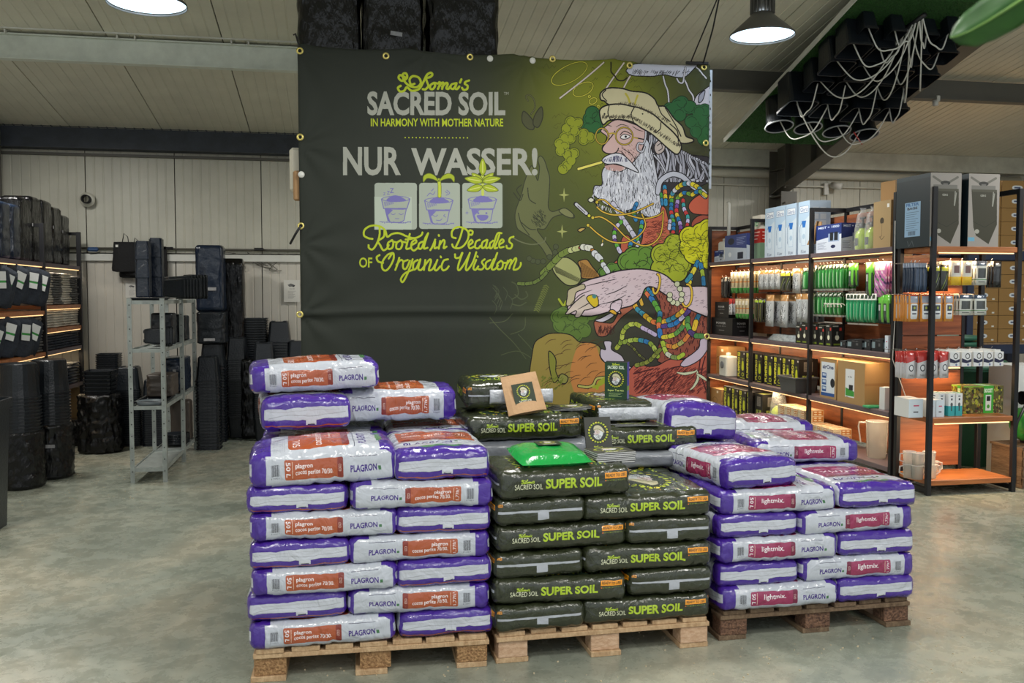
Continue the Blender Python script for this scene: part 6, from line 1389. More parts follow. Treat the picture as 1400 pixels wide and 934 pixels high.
for k, px in enumerate((1300, 1310.5, 1321)): carton('lamp_box', 'teal and white lamp box on the lower shelf of the end rack, %s of three' % ['left','middle','right'][k], 'box', (xe(px), 6.80+.03*(k == 0), Z5), (.062,.13,.19), 0.05, 'lampbox', 'lampbox', group='teal lamp boxes')
carton('patterned_box', 'green and brown camouflage-patterned box with a meter picture on the end rack', 'box', (xe(1342, 6.9)+.0, 6.92, Z5), (.38,.16,.235), -0.02, 'boost', 'boost', 'boost')
# ================================================================ LEFT SIDE: POTS
m_pot = mat('pot_plastic', (23,27,32), .28, spec=.4, bump=.15, bscale=60, var=.1, vscale=8); m_pot2 = mat('blue_black_plastic', (20,31,48), .25, bump=.6, bscale=9, coat=.15, spec=.4)
def sq(w_, z, r=.12, n=3):
    p = []; h = w_/2; q = h*r*2
    for (cx, cy, a0) in ((h-q,h-q,0),(-h+q,h-q,90),(-h+q,-h+q,180),(h-q,-h+q,270)):
        for j in range(n): a = math.radians(a0+90*j/(n-1)); p.append((cx+q*math.cos(a), cy+q*math.sin(a), z))
    return p
def pot_mesh(w1, w0, h, lip=.011, notch=True, rnd=False):
    """upright tapered pot: base w0 at z=0, rim w1 at z=h"""
    g = B(); S = (lambda w_, z: [(w_/2*math.cos(a), w_/2*math.sin(a), z) for a in np.linspace(0, 2*math.pi, 25)[:-1]]) if rnd else (lambda w_, z: sq(w_, z))
    g.loft([S(w0*.94, 0), S(w0, .008), S(w1*.915, h-lip), S(w1, h-lip), S(w1, h), S(w1*.94, h), S(w0*.93, .012)], False, True, True)
    if not rnd and notch:      # feet on the base
        for sx in (-1,1):
            for sy in (-1,1): g.box((sx*w0*.32, sy*w0*.32, -.004), (w0*.2, w0*.2, .008))
    return g.mesh('pot', m_pot)
P_L = pot_mesh(.29, .215, .25); P_M = pot_mesh(.25, .19, .26); P_R = pot_mesh(.35, .29, .30, .013, rnd=True); P_S = pot_mesh(.17, .13, .17, .015)
def pstack(x, y, z0, n, pitch, me, h, inv, label, grp, rz=0, name='plant_pot'):
    for k in range(n):
        z = z0+k*pitch+(h if inv else 0); o = link(name, me, None, (x+rp.uniform(-.002,.002), y, z), (math.pi if inv else 0, 0, rz+rp.uniform(-.02,.02))); tag(o, label+', %s from top' % ordw(n-k), 'pot', grp)
    return z0+(n-1)*pitch+h
# round stacks at the far left: wrapped lower part, rings, one whole pot on top
for (x, y, lab) in ((-2.72, 8.42, 'leftmost'), (-2.60, 8.84, 'right-hand')):
    wrapped('wrapped_pot_bundle', 'black film-wrapped lower half of the %s round pot stack' % lab, (x, y, 0), .37, .37, .50, 11+int(x*10), cr=1.6, e=.95, lab=(.12, .62, .09, .03, 0) if lab[0] == 'r' else None)
    pstack(x, y, .49, 11, .0285, P_R, .30, True, 'black round pot in the %s round stack at far left' % lab, lab+' round pot stack')
# stacks against the wall
g0 = lambda s_: s_
pstack(-2.30, 10.62, 0.0, 26, .0245, P_L, .25, True, 'black square pot, upside down, in the stack behind the metal rack', 'upturned pot stack behind the metal rack')
pstack(-2.02, 10.55, 0.0, 20, .0245, P_M, .26, True, 'black square pot in the lower stack directly behind the metal rack', 'lower pot stack behind the metal rack')
t_ = pstack(-1.40, 10.18, 0.0, 23, .0335, P_M, .26, True, 'black square pot in the tall stack directly right of the metal rack', 'tall pot stack right of the metal rack')
t_ = pstack(-1.42, 10.72, 0.0, 27, .033, P_L, .25, True, 'black square pot in the tall stack carrying the wrapped bundles', 'tall pot stack under the wrapped bundles')
wrapped('wrapped_pot_bundle', 'black film-wrapped pot block with a white strip, on top of the pot stack', (-1.42, 10.72, t_+.002), .31, .31, .36, 31, lab=(-.05,.14,.12,.03,0), m=m_pot)
wrapped('wrapped_pot_bundle', 'tall navy and black film-wrapped bundle with a white label, highest on the wall stacks', (-1.43, 10.72, t_+.365), .30, .30, .74, 32, m=m_pot2, lab=(.05,.34,.12,.035,0))
wrapped('wrapped_pot_bundle', 'tall thin black film bundle leaning behind the navy wrapped one', (-1.22, 11.05, 0), .24, .26, 2.08, 33)
t_ = pstack(-1.18, 10.95, 0.0, 21, .021, P_M, .26, False, 'upright black square pot in the lower stack beside the tall wrapped bundles', 'upright pot stack near the wall')
t_ = pstack(-1.18, 10.95, t_+.0, 10, .025, P_M, .26, True, 'upturned black square pot on top of the upright stack near the wall', 'upturned pots on the upright stack')
t_ = pstack(-1.00, 11.27, 0.0, 40, .029, P_L, .25, False, 'large upright black pot in the back stack close to the wall', 'large upright pot stack close to the wall')
t_ = pstack(-0.72, 11.22, 0.0, 34, .033, P_L, .25, True, 'upturned black pot in the tall back stack left of the banner', 'tall upturned pot stack left of the banner')
wrapped('wrapped_pot_bundle', 'crumpled black film bundle between the pot stacks beside the top bag', (-1.02, 10.85, 0), .20, .20, .92, 35, cr=3, nseg=60)
t_ = pstack(-0.86, 10.68, 0.0, 14, .022, P_M, .26, False, 'upright black pot in the low stack just left of the orange-label bags', 'low upright pot stack left of the bags')
t_ = pstack(-0.86, 10.68, t_, 15, .022, P_M, .26, True, 'upturned black pot on the low stack just left of the orange-label bags', 'upturned pots left of the bags')
t_ = pstack(-0.50, 11.1, 0.0, 32, .0275, P_M, .26, True, 'upturned black pot in the stack half hidden by the banner edge', 'pot stack at the banner edge')
# pots in a torn bag, in front of the rack's end
pstack(-2.50, 10.20, 0.0, 16, .041, P_L, .25, False, 'upright black square pot in the torn film sack beside the left rack', 'pots in the torn film sack')
wrapped('film_sack', 'torn crumpled black film sack around the stack of pots beside the left rack', (-2.50, 10.20, 0), .40, .40, .62, 41, cat='sack', cr=3, nseg=44, e=.7)
wrapped('film_sack', 'low crumpled black film heap on the floor by the left rack', (-2.98, 10.75, 0), .46, .40, .28, 42, cat='sack', taper=.3, cr=4, nseg=30, e=.9)
pstack(-2.62, 11.10, 0.0, 30, .025, P_M, .26, False, 'upright black pot in the stack standing behind the torn film sack', 'pot stack behind the film sack')
# black bin at the frame edge
t = thing('waste_bin', 'tall black bin with a rim cut off by the left edge of the photo', 'bin', (-2.53, 6.93, 0))
B().loft([sq(.30,0), sq(.36,.86), sq(.40,.86), sq(.40,.92), sq(.36,.92), sq(.30,.02)], False).build('bin_body', m_pot, t); B().box((.16,-.14,.70), (.08,.06,.06), bev=.008).build('latch', m_blkp, t)
B().box((.05,-.05,.95), (.14,.10,.05), bev=.02).build('green_contents', mat('leaf_bright', (110,180,60), .5), t)
# ---- galvanised slotted rack with two frames
t = thing('metal_rack', 'galvanised slotted-angle rack on the open floor holding black trays and pots', 'rack', (-1.675, 8.41, 0))
RX = (-.135, .135)
for (y, xs_) in ((0, RX), (.97, RX), (1.75, RX)):
    for x in xs_:
        s_ = 1 if x < 0 else -1
        g = B().box((x, y, .815), (.036,.003,1.63)).box((x-s_*.018, y+.018, .815), (.003,.036,1.63)); lg_ = g.build('leg', m_galv, t)
        h_ = B()
        for k in range(15): h_.lathe([(.001,-.0025),(.006,-.0025)], (x, y, .10+k*.105), 8, Matrix.Rotation(math.pi/2, 3, 'X') @ Matrix.Diagonal((1,1,-1)))
        h_.build('bolt_holes', m_hole, lg_)
for (ya, yb) in ((0,.97), (.97,1.75)):
    for z in (.13, .68, 1.185, 1.61):
        L = yb-ya; B().box((0, (ya+yb)/2, z-.016), (.28, L-.01, .004)).box((0, ya+.006, z-.016), (.28,.004,.034)).box((0, yb-.006, z-.016), (.28,.004,.034)).box((-.14, (ya+yb)/2, z-.016), (.004,L,.034)).box((.14, (ya+yb)/2, z-.016), (.004,L,.034)).build('shelf', m_galv, t)
rx, ry = -1.675, 8.41
def tray(loc, w_, d, h, label, m=None, cat='tray'):
    t = thing('plant_tray', label, cat, loc); a = w_/2; b_ = d/2
    R4 = lambda k, z: [(-a*k,-b_*k,z),(a*k,-b_*k,z),(a*k,b_*k,z),(-a*k,b_*k,z)]
    B().loft([R4(.9,0), R4(1,h-.008), R4(1.06,h-.008), R4(1.06,h), R4(.97,h), R4(.88,.006)]).build('tray_body', m or m_pot, t); return t
tray((rx, ry+.22, 1.600), .25, .36, .035, 'flat black tray under the tall pot columns on top of the metal rack')
def lying(loc, label, grp, me, n, pitch, rz, tilt=math.pi/2):
    """nested pots lying on their side in a row"""
    for k in range(n):
        d = Vector((math.cos(rz), math.sin(rz), 0))*k*pitch; o = link('plant_pot', me, None, Vector(loc)+d, (0, 0, 0)); o.rotation_euler = Matrix(((0,0,1),(0,1,0),(-1,0,0))).to_euler() if False else (Matrix.Rotation(rz, 3, 'Z') @ Matrix.Rotation(math.pi/2, 3, 'Y')).to_euler(); tag(o, label+', %s from left' % ordw(k+1), 'pot', grp)
def column_pots(name, label, loc, w_, h, m, seed, rz=0):
    t = thing(name, label, 'pot stack', loc, rz); g = B(); 
    z = 0; k = 0
    while z < h-.01:
        hh = min(h/3, h-z); g.loft([sq(w_*.98,z), sq(w_,z+.01), sq(w_*.86,z+hh)], False); z += hh; k += 1
    g.build('column', m, t); gg = B()
    for s in (-.5, .5): gg.box((s*w_*.95, 0, h/2), (.006, w_*.8, h*.96))
    gg.build('pot_rims', m_pot, t); return t
column_pots('pot_column', 'tallest navy pot column on the metal rack, rear one of the pair', (rx+.03, ry+.38, 1.638), .11, .54, m_pot2, 1)
column_pots('pot_column', 'tall navy pot column on the metal rack, front one of the pair', (rx-.05, ry+.20, 1.638), .12, .50, m_pot2, 2)
P_Q = pot_mesh(.20, .15, .20, .012)
lying((rx+.02, ry+.56, 1.72), 'navy-black square pot lying sideways on top of the metal rack', 'pots lying on the metal rack', P_Q, 6, .03, .55)
lying((rx+.0, ry+.98, 1.74), 'black pot lying sideways at the rear of the metal rack top', 'rear pots lying on the metal rack', pot_mesh(.24,.19,.22,.012), 6, .03, .5)
lying((rx-.07, ry+.30, 1.285), 'black pot lying sideways, second level of the metal rack', 'pots on the second level of the metal rack', P_S, 4, .022, .1)
for k in range(3): wrapped('pot_block', ['black pot block on the second level of the metal rack, nearest','black pot block on the second level of the metal rack, middle','black pot block on the second level of the metal rack, farthest'][k], (rx+.02, ry+.72+.38*k, 1.187), .2, .24, .30-.02*k, 51+k, m=m_pot)
tray((rx, ry+.34, .682), .25, .5, .03, 'shallow black saucer tray on the third level of the metal rack')
t = thing('round_tray', 'shallow grey round saucer on the third level of the metal rack', 'tray', (rx, ry+.13, .682)); 
B().lathe([(.001,.003),(.10,.003),(.115,.032),(.122,.032),(.108,-.0)], n=24).build('saucer', mat('grey_saucer', (96,104,108), .4), t)
wrapped('pot_block', 'brownish dark pot block on the third level of the metal rack', (rx, ry+.72, .70), .24, .36, .21, 61, m=mat('brown_black', (62,54,48), .5))
wrapped('pot_block', 'navy pot block with small white labels on the third level of the metal rack', (rx+.02, ry+1.36, .684), .22, .5, .34, 62, m=m_pot2, lab=(.1,.6,.03,.05,0))
for k in range(6):
    t = thing('round_saucer', 'dark round saucer on the bottom level of the metal rack, %s from top' % ordw(6-k), 'tray', (rx+.02, ry+1.28, .131+k*.017), 0, 'round saucers on the metal rack')
    B().lathe([(.001,.0),(.10,.0),(.128,.03),(.132,.03),(.104,.004),(.001,.004)], n=20).build('saucer', m_pot, t)
wrapped('pot_block', 'ribbed brown pot block on the bottom level of the metal rack', (rx+.02, ry+1.60, .132), .2, .2, .42, 64, m=mat('brown_black'))
# fabric pots and cloth hanging on the wall
m_felt = mat('black_felt', (20,20,22), .9, bump=.4, bscale=50)
for k, (px, y0, y1, w_) in enumerate(((171, 331, 372, .30), (186, 337, 377, .26), (177, 345, 380, .24))):
    a, b_ = atY(px, y0, YW-.14-.04*(2-k)), atY(px, y1, YW-.14-.04*(2-k)); h_ = a.z-b_.z
    t = thing('fabric_pot', 'black fabric pot hanging on the back wall, %s of three' % ['front left with a white dot','right one','lowest rear one'][k], 'fabric pot', (a.x, a.y, b_.z))
    rings = [[(w_/2*kx*math.cos(q)*(1+.05*math.sin(q*3+k)), .05*math.sin(q), z*h_) for q in np.linspace(0, 2*math.pi, 21)[:-1]] for (kx, z) in ((.7,0),(.98,.03),(1.02,.12),(.92,.5),(.84,1.0))]
    B().loft(rings, True).build('fabric_body', m_felt, t)
    B().tube([(-.03,0,h_),(-.01,0,h_+.10),(.03,0,h_+.06),(.04,0,h_-.02)], .005, 5).build('hanging_loop', m_felt, t)
    if k == 0: B().lathe([(.001,0),(.014,0)], (-.08,-.055,h_*.86), 10, Matrix.Rotation(math.pi/2, 3, 'X')).box((-.08,-.05,h_*.86),(.028,.004,.028)).build('white_dot', m_white, t)
a, b_ = atY(205, 337, YW-.12), atY(226, 405, YW-.12)
tag(B().box(((a.x+b_.x)/2, YW-.13, (a.z+b_.z)/2), (.22,.03,a.z-b_.z), bev=.008).box((b_.x+.03, YW-.13, a.z-.02), (.14,.03,.03)).build('black_cloth_panel', m_felt), 'black fabric panel hanging on the wall behind the tall pot columns', 'fabric')
tag(B().box(atY(127,341,YW-.12), (.12,.06,.05), rz=.3, bev=.015).build('blue_object', mat('blue_plastic', (40,70,110), .4)), 'small dark blue object lying on the white wall ledge at left', 'object')
# ---- left rack
XL = -2.95; XLB = -3.42; YL = [8.45, 9.92, 11.23]; LZ = [.66, 1.08, 1.31, 1.55, 1.985]
t = thing('shelving_rack', 'black steel rack along the left side filled with fabric pots', 'rack', (0, 0, 0))
for y in YL:
    for x in (XL, XLB): B().box((x, y, 1.2), (.045,.045,2.36), bev=.003).build('post', m_post, t)
    for z in (.05, 2.36): B().box(((XL+XLB)/2, y, z), (XLB-XL if False else .47,.035,.035)).build('end_rail', m_post, t)
for i in range(2):
    a, b_ = YL[i], YL[i+1]; m_ = (a+b_)/2; L = b_-a-.05
    for j, z in enumerate(LZ if i else [.66, 1.08, 1.5, 1.985]):
        sh_ = B().box(((XL+XLB)/2, m_, z-.02), (.50, L, .04)).build('shelf', m_shelf if z > 1.9 or z < 1.2 and i else m_oak, t)
        if z > 1: B().box((XL+.0, m_, z-.045), (.012, L-.03, .007)).build('led_strip', m_led, sh_)
    area('shelf_light', (XL-.06, m_, 1.91), .06, 5, (1,.85,.66), (0, math.radians(20), 0), sy=L*.9, shape='RECTANGLE')
    area('shelf_light', (XL-.06, m_, 1.03), .06, 3, (1,.78,.5), (0, math.radians(20), 0), sy=L*.9, shape='RECTANGLE')
B().box((XLB-.02, 9.84, 1.2), (.015, 2.8, 1.9)).build('back_panel', m_cardlt, t)
B().box((-3.2, 11.2, .30), (.46,.02,.58)).build('side_panel', mat('beige_card', (176,140,92), .6), t)
FXL = math.pi/2
# top of the left rack
for k, y in enumerate((8.75, 9.02, 9.29)): wrapped('wrapped_pot_bundle', 'blue-tinted film-wrapped bundle on top of the left rack, %s' % ['nearest to the photo edge','middle one','beside the black bundles'][k], (-3.16, y, 1.987), .36, .25, .52, 71+k, m=m_pot2, group='blue-tinted bundles on the left rack')
for k, (y, h_) in enumerate(((9.68,.62),(10.0,.66),(10.35,.66),(10.68,.62),(10.98,.56))): wrapped('wrapped_pot_bundle', 'tall black film-wrapped bundle on top of the left rack, %s' % ['nearest','second nearest','middle one','second farthest','farthest with a pale strip'][k], (-3.16, y, 1.987), .34, .29, h_, 81+k, lab=(.45,.6,.02,.03,0), rz=FXL, group='tall black bundles on the left rack')
# folded fabric pots piled on the shelves
m_fab = mat('grey_felt', (92,92,90), .9, bump=.5, bscale=30, var=.25, vscale=10); m_fabd = mat('dark_felt', (40,46,56), .9, bump=.5, bscale=30, var=.25, vscale=10); m_fabl = mat('highlit_felt', (186,180,166), .85, bump=.5, bscale=30, var=.25, vscale=12)  # the palest felt has whitish highlights put into its base colour
FOLD = {}
def fold_mesh(w_, d, h, m, s):
    g = B(); rings = []; o = Vector((s*3.3,1,2))
    for j in range(7):
        u = j/6; ring = []
        for i in range(14):
            a = 2*math.pi*i/14; c_, q = math.cos(a), math.sin(a); x = math.copysign(abs(c_)**.35, c_)*w_/2; z = math.copysign(abs(q)**.6, q)*h/2*(1+.25*noise.noise(Vector((x*9,u*4,1))+o))
            ring.append((x*(1+.05*noise.noise(Vector((u*5,a,2))+o)), (u-.5)*d, z+h/2+.006*noise.noise(Vector((x*7,u*5,5))+o)))
        rings.append(ring)
    return g.loft(rings, True).mesh('folded_pot', m)
FM = {k: [fold_mesh(.42, .30, .03, m, s+11*i) for s in range(3)] for i, (k, m) in enumerate((('g', m_fab), ('d', m_fabd), ('l', m_fabl)))}
def pile(y, z0, n, kind, label, grp, dz=.026, x=-3.17):
    for k in range(n):
        o = link('folded_fabric_pot', FM[kind][k % 3], None, (x+rp.uniform(-.012,.012), y+rp.uniform(-.01,.01), z0+k*dz), (0,0,rp.uniform(-.06,.06))); tag(o, label+', %s from top' % ordw(n-k), 'fabric pot', grp)
for k, y in enumerate((10.12, 10.45, 10.78, 11.05)):
    q = ['nearest','second nearest','second farthest','farthest'][k]
    pile(y, 1.552, 13 if k < 3 else 12, 'l' if k % 2 == 0 else 'g', 'pale folded fabric pot, %s pile, left rack, upper shelf' % q, q+' pile, upper shelf of the left rack')
    pile(y, 1.312, 8, 'l', 'pale folded fabric pot, %s pile, left rack, middle shelf' % q, q+' pile, middle shelf of the left rack')
    pile(y, 1.082, 7, 'd', 'dark folded fabric pot, %s pile above the second strip' % q, q+' pile, lower shelf of the left rack', .028)
    pile(y, .662, 4+(k*5) % 4, 'g' if k % 2 else 'd', 'crumpled folded fabric pot in the %s heap on the lowest shelf' % q, q+' heap, lowest shelf of the left rack', .034)
for k, y in enumerate((9.1, 9.45, 9.75)):
    q = ['left','middle','right'][k]; pile(y, 1.082, 13, 'g', 'grey folded fabric pot in the %s pile left of the front post' % q, q+' pile left of the front post', .029)
    pile(y, .662, 9, 'd', 'dark folded fabric pot, %s low pile left of the front post' % q, q+' low pile left of the front post', .028)
# hanging fabric pots with labels
tagm = B().box((0,-.004,0), (.10,.003,.15), uvr={'d': REG['plain_white'], 'f': REG['green_card']}).box((0,-.007,.035), (.10,.002,.08), uvr={'d': REG['plain_white']}).box((0,-.007,-.05), (.10,.002,.05), uvr={'d': REG['plain_white']}).mesh('label_card', m_prt)
rings = [[(.15*kx*math.cos(q), .035*math.sin(q), z) for q in np.linspace(0, 2*math.pi, 17)[:-1]] for (kx, z) in ((.5,-.36),(.95,-.34),(1.1,-.25),(.95,-.06),(.8,0))]
hfm = B().loft(rings, True).mesh('fabric_body', m_felt)
hfm.materials.clear(); hfm.materials.append(m_fabd)
k = 0
for row, (z, ys_) in enumerate(((1.92, np.linspace(8.72, 9.80, 8)), (1.44, np.linspace(8.70, 9.55, 6)))):
    for yi, y in enumerate(ys_):
        t = thing('fabric_pot', 'dark fabric pot with white label, %s hanging row, left rack, %s from right' % (['upper','lower'][row], ordw(len(ys_)-yi)), 'fabric pot', (-2.99+.05*(k % 2), y, z), FXL-.55+rp.uniform(-.15,.15), ['upper','lower'][row]+' row of hanging fabric pots'); t.rotation_euler[1] = .25+rp.uniform(-.28,.28); t.rotation_euler[2] += rp.uniform(-.3,.3); t.location.z += rp.uniform(-.03,.03)
        link('fabric_body', hfm, t); link('label_card', tagm, t, (.02,-.045,-.13)); k += 1
# ================================================================ POT CEILING PIECE
m_grass = mat('artificial_turf', (46,100,32), .85, col2=(22,60,16), vscale=60, bump=1.0, bscale=130)
O = Vector((4.19, 9.5, 3.35)); e1 = Vector((1,0,0)); e2 = Vector((0,-2.65,.75)).normalized(); nn = Vector((0,-e2.z,e2.y)); 
if nn.z > 0: nn = -nn
RB = Matrix((e1, e2, -nn)).transposed(); LB = 2.75
t = thing('turf_ceiling_panel', 'tilted green turf panel under the roof with black pots hanging from it', 'ceiling panel', O); 
def L2(u, v, h=0): return O+e1*u+e2*v+nn*h
g = B(); c8 = [L2(u, v, h)-O for h in (-.03, 0) for (u, v) in ((0,0),(1.30,0),(1.30,LB),(0,LB))]
g.add(c8, [(3,2,1,0),(4,5,6,7),(0,1,5,4),(1,2,6,5),(2,3,7,6),(3,0,4,7)]).build('turf_board', m_grass, t)
# grass blades
rg = random.Random(2); gb = B(); vs = []; fs = []
for _ in range(9000):
    u, v = rg.uniform(0,1.3), rg.uniform(0,LB); p = L2(u, v)-O; a = rg.uniform(0, 6.28); d = (e1*math.cos(a)+e2*math.sin(a))
    q = p+nn*rg.uniform(.012,.024)+d*rg.uniform(-.008,.008); i = len(vs); vs += [p+d*.003, p-d*.003, q]; fs.append((i, i+1, i+2))
tag(gb.add(vs, fs).build('turf_blades', m_grass, t), kind='stuff')
B().add([L2(-.012, v, h)-O for h in (-.035,.01) for v in (0, LB)]+[L2(0, v, h)-O for h in (-.035,.01) for v in (0, LB)], [(0,1,3,2),(6,7,5,4),(0,2,6,4),(1,5,7,3),(2,3,7,6),(0,4,5,1)]).build('edge_strip', m_white, t)
for px in (1300, 1306): 
    a = L2(1.1+(px-1300)*.02, LB-.05)-O; B().tube([a, a+Vector((0.03,.0,roofz(7)-L2(1.1,LB).z))], .008, 5).build('chain', mat('black_rubber'), t)
def ray_plane(zx, zy, h):
    d = ray(960+zx/3.18, zy/3.18); p0 = L2(0,0,h); tt = (p0-Vector((0,0,CAMZ))).dot(nn)/d.dot(nn); return Vector((0,0,CAMZ))+d*tt
PT = [(335,550,.30,.27,1),(460,557,.30,.27,1),(585,572,.30,.27,1),(705,587,.30,.28,1),
      (415,474,.33,.31,0),(548,484,.30,.29,0),(685,502,.30,.30,0),(818,500,.30,.28,0),
      (505,380,.26,.22,0),(625,388,.26,.27,0),(762,402,.26,.25,0),(880,402,.24,.22,0),
      (585,300,.27,.26,0),(702,322,.27,.27,0),(842,337,.26,.25,0),(955,355,.26,.25,0),
      (660,226,.26,.25,0),(775,240,.24,.23,0),(925,262,.24,.20,0),(1042,256,.24,.22,0),
      (720,142,.17,.14,0),(840,156,.17,.15,0),(985,172,.17,.14,0),(1085,162,.17,.14,0)]
MPC = {}; tips = []; m_rim = mat('rim_grey', (150,154,156), .35)
for k, (zx, zy, h, w_, rd) in enumerate(PT):
    key = (h, w_, rd)
    if key not in MPC: MPC[key] = pot_mesh(w_, w_*.76, h, .02, notch=False, rnd=bool(rd))
    p = ray_plane(zx, zy, h); base = p-nn*h; tips.append(p)
    o = link('hanging_pot', MPC[key], None, base); o.rotation_euler = Matrix((e1, e2, nn)).transposed().to_euler()
    row = k//4
    if rd: B().tube([(w_/2*math.cos(a), w_/2*math.sin(a), h) for a in np.linspace(0, 2*math.pi, 29)], .008, 6, False).build('pale_rim', m_rim, o)
    tag(o, 'black %s pot hanging from the turf panel, row %s from the wall, %s' % ('round' if rd else 'square', ['one','two','three','four','five','six'][row], ['leftmost','second from left','second from right','rightmost'][k % 4]), 'pot', 'pots hanging from the turf panel')
m_tube = mat('white_tubing', (214,214,206), .35)
mf0 = ray_plane(870, 135, .06); mf1 = ray_plane(970, 62, .06)
tag(B().tube([mf0, mf1], .022, 10).build('manifold_bar', m_blkp), 'short black distribution bar at the near end of the turf panel', 'pipe')
for k, p in enumerate(tips):
    if k in (0,1,2,3): q = tips[4+(k+1) % 4]; a = p-nn*.10; b_ = q-nn*.05
    else: a = p-nn*.10; b_ = mf0.lerp(mf1, (k % 8)/8) if k > 7 else tips[k+4]-nn*.04
    L = (a-b_).length; m_ = (a+b_)/2+Vector((0,0,-min(.40, .30*L+.10))); m1 = a.lerp(m_, .5)+Vector((0,0,-.10)); m2 = b_.lerp(m_, .5)+Vector((0,0,-.07))
    pts = catmull([tuple(a), tuple(m1), tuple(m_), tuple(m2), tuple(b_)], k=6)
    tag(B().tube([tuple(x) for x in pts], .0065, 6).build('irrigation_tube', m_tube), 'thin white irrigation tube looping from the %s pot of row %s from the wall' % (['leftmost','second left','second right','rightmost'][k % 4], ['one','two','three','four','five','six'][k//4]), 'tube', 'irrigation tubes')
tag(B().tube([ray_plane(660,575,.40), ray_plane(695,628,.42)], .006, 5).build('red_dropper', mat('red_plastic', (180,30,30), .4)), 'tiny red stick hanging below the round pots of the turf panel', 'stick')
# ================================================================ LEAF NEAR THE CAMERA
m_leaf = mat('leaf_green', (48,98,34), .5, col2=(30,72,24), vscale=8)
t = thing('plant_leaf', 'large smooth green leaf reaching in from the upper right corner', 'leaf', Vector((0,0,CAMZ))+ray(1350,20)*1.25)
c0 = t.location.copy(); g = B(); rows = []
sp = [((1298,51),(1298,51)),((1304,36),(1312,62)),((1318,18),(1335,64)),((1338,2),(1362,54)),((1362,-16),(1392,38)),((1392,-34),(1424,16)),((1424,-56),(1456,-12)),((1450,-80),(1478,-46)),((1470,-98),(1486,-82))]
for i, (a, b_) in enumerate(sp):
    r_ = []
    for j in range(9):
        u = j/8; px, py = a[0]+(b_[0]-a[0])*u, a[1]+(b_[1]-a[1])*u; dd = 1.22+.05*math.cos(i*.5)+.012*abs(u-.5)*2+.004*math.sin(i*2+j)
        r_.append(Vector((0,0,CAMZ))+ray(px, py)*dd-c0)
    rows.append(r_)
vs = [p for r_ in rows for p in r_]; g.add(vs, [(i*9+j, i*9+j+1, (i+1)*9+j+1, (i+1)*9+j) for i in range(len(sp)-1) for j in range(8)], smooth=True)
o = g.build('blade', m_leaf, t); so = o.modifiers.new('thick', 'SOLIDIFY'); so.thickness = .0012
B().tube([rows[i][4]+Vector((0,-.002,-.001)) for i in range(len(sp))], [.0005+.0003*i for i in range(len(sp))], 6).build('midrib', mat('leaf_rib', (110,150,70), .4), t)
B().tube([rows[-1][4], rows[-1][4]+Vector((.25,-.05,.18))], .004, 6).build('stem', mat('leaf_rib'), t)
# ================================================================ RIGHT BACK: CARTONS, TANKS, COMPRESSOR
t = thing('pallet_rack', 'dark blue pallet rack with brown cartons behind the end rack at far right', 'rack', (0,0,0))
for x in (6.62, 7.86):
    for y in (8.65, 9.55): B().box((x, y, 1.3), (.08,.07,2.6), bev=.005).build('upright', m_rackb, t)
for z in (1.07, 2.08):
    for y in (8.65, 9.55): B().box((7.24, y, z), (1.24,.05,.10), bev=.005).build('beam', m_rackb, t)
    for k in range(5): B().box((7.24, 8.74+k*.18, z+.062), (1.3,.12,.02)).build('deck_board', m_wood, t)
for (z0, nz) in ((1.145, 6), (2.155, 5)):
    for i in range(3):
        for j in range(nz):
            carton('carton', 'brown carton with oval label, %s stack, %s column from left, %s tier up' % ('lower' if z0 < 2 else 'upper', ordw(i+1), ordw(j+1)), 'box', (6.80+i*.385, 8.84, z0+j*.147), (.375,.36,.143), 0, 'ovalcarton', 'card', group='%s cartons with oval labels' % ('lower' if z0 < 2 else 'upper'), tape=False)
m_tank = mat('green_tank', (46,98,78), .45, var=.06)
def tank(loc, r, h, label, n=1):
    t = thing('water_tank', label, 'tank', loc)
    prof = [(.001,0),(r*.8,0),(r*.9,h*.55),(r*.91,h*.56),(r*.97,h*.9),(r*1.06,h*.9),(r*1.06,h*.93),(r*.97,h*.93)]
    B().lathe(prof, n=32).build('tank_body', m_tank, t)
    B().lathe([(r*1.08,h*.93),(r*1.08,h*.96),(r*1.0,h*.97),(r*.9,h),(.001,h*1.01)], n=32).build('lid', m_tank, t); return t
tank((6.13, 7.95, 0), .34, 1.02, 'large green round water tank with a wide rim behind the end rack')
for k in range(4):
    t = thing('tank_lid', 'green round tank lid beside the orange end rack, %s from top of its pile' % ordw(4-k), 'lid', (6.1, 8.42, 1.10+k*.055) if False else (5.98, 8.02, 1.035+k*.06), 0, 'green tank lids'); B().lathe([(.001,.0),(.24,.0),(.25,.02),(.25,.035),(.22,.045),(.001,.055)], n=28).build('lid_body', m_tank, t)
t = thing('compressor', 'green air compressor with black motor on a wooden crate at the right edge', 'compressor', (6.02, 6.92, .36))
B().lathe([(.001,-.24),(.09,-.225),(.145,-.17),(.15,0),(.145,.17),(.09,.225),(.001,.24)], (0,0,.17), 24, Matrix.Rotation(math.pi/2, 3, 'Y')).build('pressure_tank', mat('compressor_green', (50,150,62), .3, coat=.4), t)
B().box((.02,0,.38), (.2,.16,.12), bev=.02).lathe([(.06,-.1),(.06,.1)], (-.08,0,.40), 14, Matrix.Rotation(math.pi/2, 3, 'Y')).build('motor', m_blkp, t)
B().tube([(-.15,-.05,.40),(-.3,-.1,.2),(-.36,-.12,-.05),(-.34,-.12,-.3)], .012, 8).build('air_hose', m_blkp, t)
B().box((-.1,-.02,.01), (.03,.2,.05)).box((.1,-.02,.01), (.03,.2,.05)).build('foot', m_blkp, t)
t = thing('wooden_crate', 'dark open wooden crate under the green compressor', 'crate', (6.02, 6.92, 0))
for k in range(4): B().box((0, -.19, .06+k*.08), (.62,.018,.06)).build('slat', m_wood2, t)
